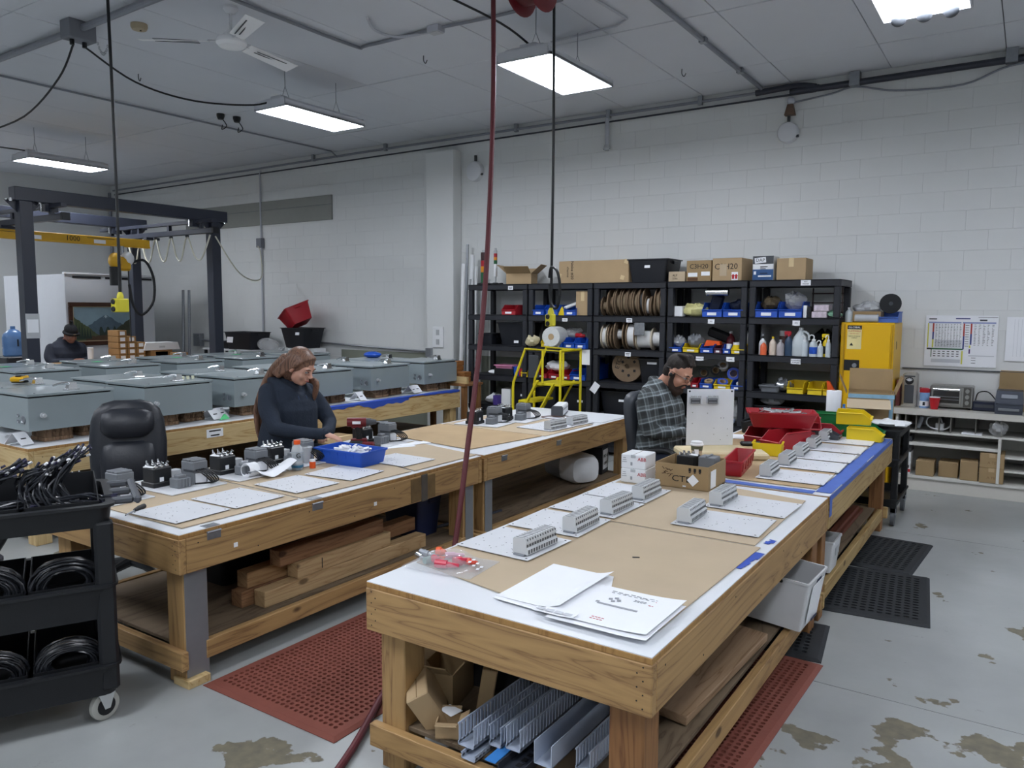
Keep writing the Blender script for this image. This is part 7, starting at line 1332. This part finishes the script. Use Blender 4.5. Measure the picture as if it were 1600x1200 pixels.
office_chair('low black stool under the woman in the hooded sweatshirt', -4.98, 4.2, math.radians(90), .52, LEA, arms=False, backrest=False)
office_chair('plain black stool under the person in the beanie', -12.74, 6.36, math.radians(90), .58, LEA, arms=False, backrest=False)
# ================================================================ PEOPLE
def skin_mat(name, col): 
    m = M(name, col, .5, noise=.05, scale=14); b = m.node_tree.nodes['Principled BSDF']; b.inputs['Subsurface Weight'].default_value = .15; b.inputs['Subsurface Radius'].default_value = (.02, .008, .004); return m
def remesh(mb, name, mat, vox, parent=None, loc=(0, 0, 0), rz=0, it=4, fac=.5):
    # union of overlapping closed shapes into one continuous smooth surface
    me = bpy.data.meshes.new('tmp'); me.from_pydata(mb.v, [], mb.f); o = bpy.data.objects.new('tmp', me); COL.objects.link(o)
    r = o.modifiers.new('r', 'REMESH'); r.mode = 'VOXEL'; r.voxel_size = vox; s = o.modifiers.new('s', 'SMOOTH'); s.iterations = it; s.factor = fac
    dg = bpy.context.evaluated_depsgraph_get(); out = bpy.data.meshes.new_from_object(o.evaluated_get(dg)); bpy.data.objects.remove(o)
    out.name = name; out.materials.clear(); out.materials.append(mat); out.polygons.foreach_set('use_smooth', [True]*len(out.polygons)); out.update()
    ob = bpy.data.objects.new(name, out); COL.objects.link(ob); ob.location = loc; ob.rotation_euler = (0, 0, rz)
    if parent is not None: ob.parent = parent
    return ob
def limb(m, pts, rr, n=14, sub=4):
    P = smooth([Vector(p) for p in pts], sub); R = []
    for i in range(len(P)):
        t = i/(len(P)-1)*(len(rr)-1); k = min(int(t), len(rr)-2); R.append(rr[k]+(rr[k+1]-rr[k])*(t-k))
    m.tube(P, R, n); m.ell(P[0], (R[0],)*3, 12, 8); m.ell(P[-1], (R[-1],)*3, 12, 8)
def oval(m, secs, n=22):
    # horizontal oval sections: (z, centre x, half depth, half width)
    m.loft([[(cx+rx*math.copysign(abs(math.cos(2*PI*i/n))**.85, math.cos(2*PI*i/n)), ry*math.copysign(abs(math.sin(2*PI*i/n))**.85, math.sin(2*PI*i/n)), z) for i in range(n)] for z, cx, rx, ry in secs])
def hand(m, wrist, aim, palm_n, side, curl=.5, s=1.0):
    # palm, four unequal bent fingers, and a thumb leaving the side of the palm
    w = Vector(wrist); a = Vector(aim).normalized(); nrm = (Vector(palm_n)-a*Vector(palm_n).dot(a)).normalized(); b = a.cross(nrm)*side   # b points to the thumb side
    c = w+a*.05*s
    R = Matrix((a, b, nrm)).transposed(); m.ell(c, (.055*s, .042*s, .018*s), 14, 10, R); m.ell(w+a*.075*s, (.028*s, .04*s, .015*s), 12, 8, R)
    for k, L in enumerate((.068, .078, .072, .056)):
        o = c+a*.035*s+b*(.031-.0205*k)*s; L *= s; d = a; p = [o]
        for j, f in enumerate((.45, .3, .25)):
            d = (Matrix.Rotation(-curl*(.35+.35*j), 3, b) @ d) if True else d; d = d if (d-a).length < 1e-6 or True else d
            p.append(p[-1]+d*L*f*1.0)
        sgn = (p[-1]-p[0]).dot(nrm)
        if sgn < 0: p = [q-2*nrm*(q-o).dot(nrm) for q in p]
        limb(m, p, [.0095*s, .009*s, .0085*s, .0072*s], 8, 2)
    o = c-a*.02*s+b*.034*s; p = [o, o+(a*.4+b*.75+nrm*.3).normalized()*.03*s, o+(a*.4+b*.75+nrm*.3).normalized()*.03*s+(a*.85+b*.25+nrm*.35).normalized()*.045*s]; limb(m, p, [.013*s, .0115*s, .009*s], 8, 2)
def head(m, c, R, s=1.0, wide=1.0):
    q = MB(); q.ell((-.008, 0, .035), (.098, .077*wide, .09)); q.ell((.025, 0, -.03), (.07, .064*wide, .085)); q.ell((.055, 0, -.075), (.036, .04*wide, .035)); q.ell((.05, 0, .015), (.045, .062*wide, .06))
    for k in (-1, 1): q.ell((.058, k*.036*wide, -.025), (.03, .028, .03)); q.ell((-.008, k*.079*wide, -.005), (.02, .011, .032)); q.ell((.078, k*.034, .036), (.014, .026, .009))
    q.tube([(.088, 0, .03), (.105, 0, .0), (.116, 0, -.016)], [.008, .010, .0125], 10); q.ell((.108, 0, -.018), (.013, .017, .009)); q.ell((.09, 0, -.047), (.012, .024, .008)); q.ell((.087, 0, -.059), (.012, .021, .008))
    n0 = len(m.v); m.add(q.v, q.f)
    for i in range(n0, len(m.v)): m.v[i] = tuple(R @ (Vector(m.v[i])*s)+Vector(c))
def hp(c, R, s, p): return R @ (Vector(p)*s)+Vector(c)
def face_bits(par, c, R, s, brow, lip, wide=1.0, glasses=None):
    for k in (-1, 1):
        e = MB(); e.ell((0, 0, 0), (.010, .014, .009), 12, 8); n = len(e.v); e.v = [tuple(hp(c, R, s, Vector(v)+Vector((.082, k*.034*wide, .014)))) for v in e.v]; o = e.build('eye', M('eye_white', '#d9d2cb', .3, noise=0), par)
        e = MB(); e.ell((.0895, k*.034*wide, .0105), (.0035, .0055, .005), 10, 6); e.v = [tuple(hp(c, R, s, v)) for v in e.v]; e.build('iris', M('eye_dark', '#2a1c14', .3, noise=0), o)
        e = MB(); e.tube([(.089, k*.018*wide, .018), (.0925, k*.034*wide, .0215), (.083, k*.050*wide, .016)], .003, 6, 3); e.v = [tuple(hp(c, R, s, v)) for v in e.v]; e.build('eyelid', M('lash_dark', '#3a261d', .6, noise=0), o)
        e = MB(); e.tube([(.096, k*.016*wide, .034), (.095, k*.034*wide, .042), (.083, k*.052*wide, .036)], [.003, .0038, .002], 6, 3); e.v = [tuple(hp(c, R, s, v)) for v in e.v]; e.build('eyebrow', brow, par)
    e = MB(); e.tube([(.093, -.022, -.053), (.102, -.008, -.0505), (.1025, 0, -.0515), (.102, .008, -.0505), (.093, .022, -.053)], [.002, .0045, .004, .0045, .002], 8, 3); e.v = [tuple(hp(c, R, s, v)) for v in e.v]; e.build('lips', lip, par)
    if glasses:
        g = MB()
        for k in (-1, 1):
            g.tube([(.112-.012*abs(math.cos(q))*(1 if k*math.cos(q) > 0 else .3), k*.036+.026*math.cos(q), .012+.018*math.sin(q)) for q in [2*PI*i/16 for i in range(17)]], .0018, 6); g.tube([(.1, k*.063, .02), (.05, k*.083*wide, .018), (-.01, k*.088*wide, .012)], .002, 6)
        g.tube([(.112, -.011, .016), (.118, 0, .02), (.112, .011, .016)], .0018, 6); g.v = [tuple(hp(c, R, s, v)) for v in g.v]; g.build('glasses', glasses, par)
def seated(m, shrink, tz, hipx, legs=True, torso=None, kx=.44, ky=.12, fz=0):
    oval(m, [(z, cx, rx-shrink, ry-shrink) for z, cx, rx, ry in torso])
    if legs:
        for k in (-1, 1): limb(m, [(hipx, k*.10, tz), (kx*.58, k*(.05+ky*.55), tz-.0), (kx, k*ky, tz-.03)], [.10-shrink, .09-shrink, .068-shrink], 14); limb(m, [(kx, k*ky, tz-.03), (kx+.01, k*ky, .32), (kx-.01, k*ky, .10-fz)], [.068-shrink, .058-shrink, .042-shrink], 14)
def shoes(par, mat, fx=.43, ky=.12, fz=0):
    for k in (-1, 1): s = MB(); s.loft([[(fx+.06+a*.14*f+.02, k*ky+b*.045*f*g, z-fz) for a, b, g in ((-1, -.8, 1), (-.6, -1, 1), (.2, -1.05, 1), (.8, -.85, 1), (1, 0, 1), (.8, .85, 1), (.2, 1.05, 1), (-.6, 1, 1), (-1, .8, 1))] for z, f in ((0.001, 1), (.03, 1.02), (.06, .9), (.1, .55))]); s.build('shoe', mat, par, smooth=60)
# ---- woman
WL = (-4.98, 4.2, 0)
wsk = skin_mat('skin_fair_w', '#c99a86'); HOOD = M('navy_fleece', '#232c3a', .9, noise=.1, scale=10, bump=.3); JEAN = M('dark_denim', '#20283a', .85, noise=.15, scale=20)
TW = [(.47, 0, .15, .20), (.56, -.0, .19, .235), (.66, .0, .205, .245), (.78, .015, .20, .235), (.88, .035, .19, .22), (.98, .045, .185, .215), (1.07, .03, .165, .21), (1.15, .01, .135, .195), (1.21, -.005, .095, .14), (1.245, -.005, .06, .08)]
def w_arm(m, g, cuff=False):
    limb(m, [(.0, -.175, 1.12), (.08, -.25, 1.0), (.20, -.285, .865)], [.078+g, .072+g, .058+g]); limb(m, [(.20, -.285, .865), (.36, -.215, .84), (.555, -.115, .835)], [.058+g, .05+g, .034+g])
    limb(m, [(.0, .175, 1.12), (.09, .25, 1.0), (.2, .27, .86)], [.078+g, .07+g, .056+g]); limb(m, [(.2, .27, .86), (.30, .16, .80), (.37, .03, .80)], [.056+g, .048+g, .033+g])
m = MB(); seated(m, .022, .60, .0, True, TW); w_arm(m, -.016)
limb(m, [(.0, 0, 1.17), (.05, 0, 1.23), (.10, 0, 1.28)], [.065, .056, .054]); WH = (.165, 0, 1.315); WR = ROT(0, 0, math.radians(14)) @ ROT(0, math.radians(30), 0); head(m, WH, WR, 1.12, 1.05)
hand(m, (.555, -.115, .835), (.9, .45, -.3), (.1, .1, -1), 1, .55); hand(m, (.37, .03, .80), (.75, -.65, -.1), (.1, 0, -1), -1, .5)
wo = remesh(m, 'person', wsk, .0065, None, WL); tag(wo, 'woman with long brown hair in a navy hooded sweatshirt reaching to the blue tray', 'person')
face_bits(wo, WH, WR, 1.12, M('brow_brown', '#4a3226', .8), M('lip_rose', '#a65f5a', .5), 1.05)
m = MB(); oval(m, TW[1:]); w_arm(m, .004); m.tube([(.09, .095, 1.17), (.02, .125, 1.2), (-.06, .11, 1.22), (-.11, 0, 1.23), (-.06, -.11, 1.22), (.02, -.125, 1.2), (.09, -.095, 1.17), (.16, -.03, 1.09), (.16, .03, 1.09), (.09, .095, 1.17)], .03, 10, 3); m.ell((-.13, 0, 1.17), (.07, .13, .09)); m.ell((.08, 0, 1.02), (.14, .19, .10)); limb(m, [(-.05, -.2, .62), (.1, -.22, .6), (.17, -.1, .6)], [.03, .035, .03])
hd = remesh(m, 'hooded_sweatshirt', HOOD, .010, wo, it=3)
m = MB(); m.tube([(.50, -.145, .836), (.555, -.117, .834)], [.045, .042], 14); m.tube([(.345, .075, .80), (.37, .035, .80)], [.043, .04], 14); m.build('cuff', HOOD, wo)
for k in (-1, 1): m = MB(); m.tube([(.145, k*.03, 1.14), (.19, k*.04, 1.08), (.21, k*.035, .98)], .004, 6, 4); m.build('drawstring', M('navy_cord', '#30405c', .8), hd)
m = MB(); seated(m, -.004, .60, .0, True, TW[:3]); remesh(m, 'trousers', JEAN, .014, wo)
shoes(wo, BLACK)
HAIRW = WOOD('brown_hair', '#866350', '#2e1d16', 2, .45, knots=False, grain=2.5)
m = MB(); q = MB(); q.ell((-.022, 0, .045), (.108, .092, .103)); q.ell((-.05, 0, -.02), (.075, .088, .11)); n0 = len(m.v); m.add(q.v, q.f)
for i in range(n0, len(m.v)): m.v[i] = tuple(hp(WH, WR, 1.12, m.v[i]))
for k in range(9):
    y = -.115+.024*k; e = .8 if abs(y) > .08 else 1
    limb(m, [(.07+.01*math.cos(k), y*.7, 1.39), (-.02, y*.95, 1.30), (-.135-.01*(k % 3), y*1.05, 1.14), (-.20-.012*(k % 2), y*1.0-.02, .97), (-.215, y*.8-.03, .80), (-.205, y*.6-.04, .70+.02*(k % 3))], [.04, .036, .032, .028, .02, .008], 8)
for s in (-1, 1):
    for k in range(7):
        f = k/6; limb(m, [hp(WH, WR, 1.12, (.066-.07*f, s*.01, .118+.01*f)), hp(WH, WR, 1.12, (.042-.07*f, s*(.062+.004*f), .088+.012*f)), hp(WH, WR, 1.12, (.008-.07*f, s*.082, .03+.02*f)), hp(WH, WR, 1.12, (-.04-.05*f, s*.078, -.035)), hp(WH, WR, 1.12, (-.085-.03*f, s*.07, -.11))], [.011, .015, .017, .02, .024], 8)
limb(m, [hp(WH, WR, 1.12, (.03, .095, -.08)), (.21, .12, 1.19), (.19, .13, 1.10), (.17, .13, 1.04)], [.03, .03, .024, .01], 8)
hr_ = remesh(m, 'hair', HAIRW, .007, wo, it=2, fac=.4)
# ---- man in plaid
def plaid():
    m = bpy.data.materials.new('plaid_flannel'); m.use_nodes = True; N = m.node_tree.nodes; L = m.node_tree.links; b = N['Principled BSDF']; tc = N.new('ShaderNodeTexCoord'); sp = N.new('ShaderNodeSeparateXYZ')
    nz = N.new('ShaderNodeTexNoise'); nz.inputs['Scale'].default_value = 5; L.new(tc.outputs['Object'], nz.inputs['Vector']); ad = N.new('ShaderNodeVectorMath'); ad.operation = 'MULTIPLY_ADD'; L.new(nz.outputs['Color'], ad.inputs[0]); ad.inputs[1].default_value = (.035, .035, .035); L.new(tc.outputs['Object'], ad.inputs[2])
    rt = N.new('ShaderNodeVectorRotate'); rt.inputs['Angle'].default_value = .25; rt.inputs['Axis'].default_value = (0, 1, .2); L.new(ad.outputs[0], rt.inputs['Vector']); L.new(rt.outputs[0], sp.inputs[0])
    def band(src, p, stops):
        a = N.new('ShaderNodeMath'); a.operation = 'MULTIPLY'; L.new(src, a.inputs[0]); a.inputs[1].default_value = 1/p; f = N.new('ShaderNodeMath'); f.operation = 'FRACT'; L.new(a.outputs[0], f.inputs[0]); return ramp(N, L, f.outputs[0], stops)
    g = lambda v: (v, v, v, 1); st = [(0, g(.02)), (.30, g(.02)), (.37, g(.12)), (.42, g(.36)), (.47, g(.12)), (.6, g(.06)), (.72, g(.17)), (.80, g(.03))]
    sx = N.new('ShaderNodeMath'); sx.operation = 'ADD'; L.new(sp.outputs[0], sx.inputs[0]); L.new(sp.outputs[1], sx.inputs[1])
    h = band(sp.outputs[2], .095, st); v = band(sx.outputs[0], .105, st); mx = N.new('ShaderNodeMix'); mx.data_type = 'RGBA'; mx.blend_type = 'ADD'; mx.inputs[0].default_value = .62; L.new(h, mx.inputs[6]); L.new(v, mx.inputs[7])
    tn = N.new('ShaderNodeMix'); tn.data_type = 'RGBA'; tn.blend_type = 'MULTIPLY'; tn.inputs[0].default_value = 1; L.new(mx.outputs[2], tn.inputs[6]); tn.inputs[7].default_value = (.82, .95, 1.0, 1); L.new(tn.outputs[2], b.inputs['Base Color']); b.inputs['Roughness'].default_value = .9; return m
PLAID = plaid(); ML = (-2.47, 5.86, 0); msk = skin_mat('skin_fair_m', '#c8957e')
TM = [(.47, 0, .14, .18), (.56, 0, .17, .20), (.68, .0, .18, .205), (.80, .01, .175, .205), (.92, .03, .17, .205), (1.02, .03, .16, .215), (1.10, .01, .14, .21), (1.17, -.01, .11, .17), (1.215, -.005, .075, .10)]
def m_arm(m, g):
    limb(m, [(-.01, -.20, 1.10), (.0, -.245, .97), (.03, -.255, .85)], [.074+g, .066+g, .054+g]); limb(m, [(.03, -.255, .85), (.14, -.22, .84), (.27, -.14, .845)], [.054+g, .047+g, .033+g])
    limb(m, [(-.01, .20, 1.10), (.03, .25, .97), (.08, .24, .86)], [.074+g, .066+g, .054+g]); limb(m, [(.08, .24, .86), (.2, .15, .86), (.30, .03, .88)], [.054+g, .047+g, .033+g])
m = MB(); seated(m, .02, .60, 0, True, TM, .29, .27); m_arm(m, -.015); limb(m, [(.0, 0, 1.13), (.04, 0, 1.2), (.085, 0, 1.25)], [.07, .06, .058]); MH = (.155, 0, 1.285); MR = ROT(0, math.radians(32), 0) @ ROT(0, 0, math.radians(-6)); head(m, MH, MR, 1.12, 1.02)
hand(m, (.27, -.14, .845), (.8, .5, .1), (.2, .5, -.8), 1, .6); hand(m, (.30, .03, .88), (.85, -.45, .1), (.2, -.6, -.7), -1, .6)
mo = remesh(m, 'person', msk, .0065, None, ML); tag(mo, 'bearded man with glasses in a grey plaid flannel shirt at the white panel', 'person')
DH = M('dark_hair', '#2a2320', .7, noise=.25, scale=40, bump=.4); face_bits(mo, MH, MR, 1.12, DH, M('lip_m', '#94605a', .5), 1.02, M('glasses_frame', '#241c1a', .3, noise=0))
m = MB(); oval(m, TM[1:]+[(1.235, 0, .062, .07)]); oval(m, [(.50, 0, .175, .21), (.6, 0, .18, .21), (.7, 0, .185, .21)]); m_arm(m, .006); m.tube([(.11, .05, 1.13), (.06, .085, 1.195), (-.03, .085, 1.225), (-.07, 0, 1.235), (-.03, -.085, 1.225), (.06, -.085, 1.195), (.11, -.05, 1.13)], .02, 8, 3); remesh(m, 'flannel_shirt', PLAID, .010, mo, it=3)
m = MB(); seated(m, -.004, .60, 0, True, TM[:2], .29, .27); remesh(m, 'trousers', JEAN, .014, mo); shoes(mo, BLACK, .28, .27)
m = MB()
def addh(f):
    q = MB(); f(q); n0 = len(m.v); m.add(q.v, q.f)
    for i in range(n0, len(m.v)): m.v[i] = tuple(hp(MH, MR, 1.12, m.v[i]))
addh(lambda q: q.ell((-.022, 0, .056), (.098, .081, .084))); addh(lambda q: q.ell((-.055, 0, .0), (.058, .074, .075))); random.seed(6)
for k in range(14):
    a = random.uniform(-1, 1); addh(lambda q: limb(q, [(-.05, a*.05, .125), (.01, a*.055, .138+random.uniform(-.01, .012)), (.068, a*.06, .105+random.uniform(-.012, .012))], [.014, .016, .005], 7, 3))
remesh(m, 'hair', DH, .006, mo, it=2, fac=.4); m = MB()
addh(lambda q: q.ell((.058, 0, -.095), (.05, .05, .045))); addh(lambda q: q.ell((.05, 0, -.125), (.04, .04, .04)))
for s in (-1, 1): addh(lambda q: limb(q, [(.01, s*.074, .0), (.015, s*.07, -.05), (.04, s*.055, -.09), (.07, s*.03, -.1)], [.012, .018, .024, .026], 8, 4)); addh(lambda q: limb(q, [(.096, s*.005, -.037), (.09, s*.022, -.042), (.076, s*.036, -.07)], [.007, .008, .012], 8, 3))
remesh(m, 'beard', M('beard_brown', '#33241d', .8, noise=.25, scale=40, bump=.4), .006, mo, it=2, fac=.4)
m = MB(); e = hp(MH, MR, 1.12, (.0, -.092, -.01)); m.ell(e, (.016, .01, .018)); m.tube([hp(MH, MR, 1.12, (-.015, -.088, .03)), hp(MH, MR, 1.12, (-.05, -.085, .02)), hp(MH, MR, 1.12, (-.085, -.05, .0))], .005, 6, 3); m.build('earphone', BLACK, mo)
# ---- person at the far left
FL = (-12.72, 6.36, .075); fsk = skin_mat('skin_far', '#8d6353'); COAT = M('black_parka', '#1d2230', .75, noise=.1, bump=.2)
TF = [(.47, 0, .15, .2), (.56, 0, .19, .24), (.70, 0, .2, .255), (.85, .02, .2, .26), (.98, .03, .19, .265), (1.08, .02, .16, .25), (1.15, .0, .12, .19), (1.2, 0, .08, .11)]
def f_arm(m, g):
    for s in (-1, 1): limb(m, [(0, s*.23, 1.06), (.05, s*.29, .93), (.14, s*.28, .84)], [.08+g, .075+g, .065+g]); limb(m, [(.14, s*.28, .84), (.26, s*.2, .86), (.34, s*.08, .88)], [.065+g, .055+g, .036+g])
m = MB(); seated(m, .02, .60, 0, True, TF, .38, .16, .075); f_arm(m, -.02); limb(m, [(0, 0, 1.12), (.05, 0, 1.2), (.09, 0, 1.24)], [.07, .06, .056]); FH = (.15, 0, 1.27); FR_ = ROT(0, math.radians(28), 0); head(m, FH, FR_, 1.08)
hand(m, (.34, -.08, .88), (.8, .4, .1), (.2, .5, -.8), 1, .6); hand(m, (.34, .08, .88), (.8, -.4, .1), (.2, -.5, -.8), -1, .6)
fo = remesh(m, 'person', fsk, .009, None, FL); tag(fo, 'person in black beanie and dark coat before the painting', 'person'); face_bits(fo, FH, FR_, 1.08, DH, M('lip_far', '#6f4a42', .5))
m = MB(); oval(m, TF[1:]); f_arm(m, .0); m.tube([(.1, .07, 1.12), (0, .1, 1.18), (-.09, 0, 1.2), (0, -.1, 1.18), (.1, -.07, 1.12), (.12, 0, 1.08), (.1, .07, 1.12)], .04, 8, 3); remesh(m, 'coat', COAT, .012, fo)
m = MB(); seated(m, -.004, .60, 0, True, TF[:3], .38, .16, .075); remesh(m, 'trousers', JEAN, .016, fo); shoes(fo, BLACK, .37, .16, .075)
for o in [c for c in fo.children if c.name.startswith('shoe')]: o.location.z = -.0
m = MB()
def addf(f):
    q = MB(); f(q); n0 = len(m.v); m.add(q.v, q.f)
    for i in range(n0, len(m.v)): m.v[i] = tuple(hp(FH, FR_, 1.08, m.v[i]))
addf(lambda q: q.ell((-.018, 0, .075), (.108, .088, .085))); addf(lambda q: q.tube([(.1, 0, .05), (.06, .08, .04), (-.03, .092, .03), (-.11, 0, .02), (-.03, -.092, .03), (.06, -.08, .04), (.1, 0, .05)], .018, 8, 3)); addf(lambda q: limb(q, [(-.03, 0, .15), (-.05, .0, .19), (-.03, -.03, .205)], [.03, .028, .012], 8, 3)); addf(lambda q: limb(q, [(-.1, .0, .05), (-.13, .02, .02), (-.12, .02, -.03)], [.02, .018, .01], 8, 3))
bn = remesh(m, 'beanie', M('black_knit', '#131418', .9, bump=.4), .007, fo, it=2); MB().box(hp(FH, FR_, 1.08, (.105, 0, .055)), (.006, .04, .022), R=FR_).build('patch', KRAFTD, fo)
cu = thing('white_cup', 'tall white cup on the table before the person in the beanie', 'cup', (-12.12, 6.42, .952)); MB().lathe([(.001, 0), (.04, 0), (.045, .2), (.042, .2), (.036, .005), (.001, .005)], n=20).build('cup', WHITE, cu); MB().lathe([(.044, .195), (.048, .2), (.044, .205)], n=20).build('rim', WHITE, cu)
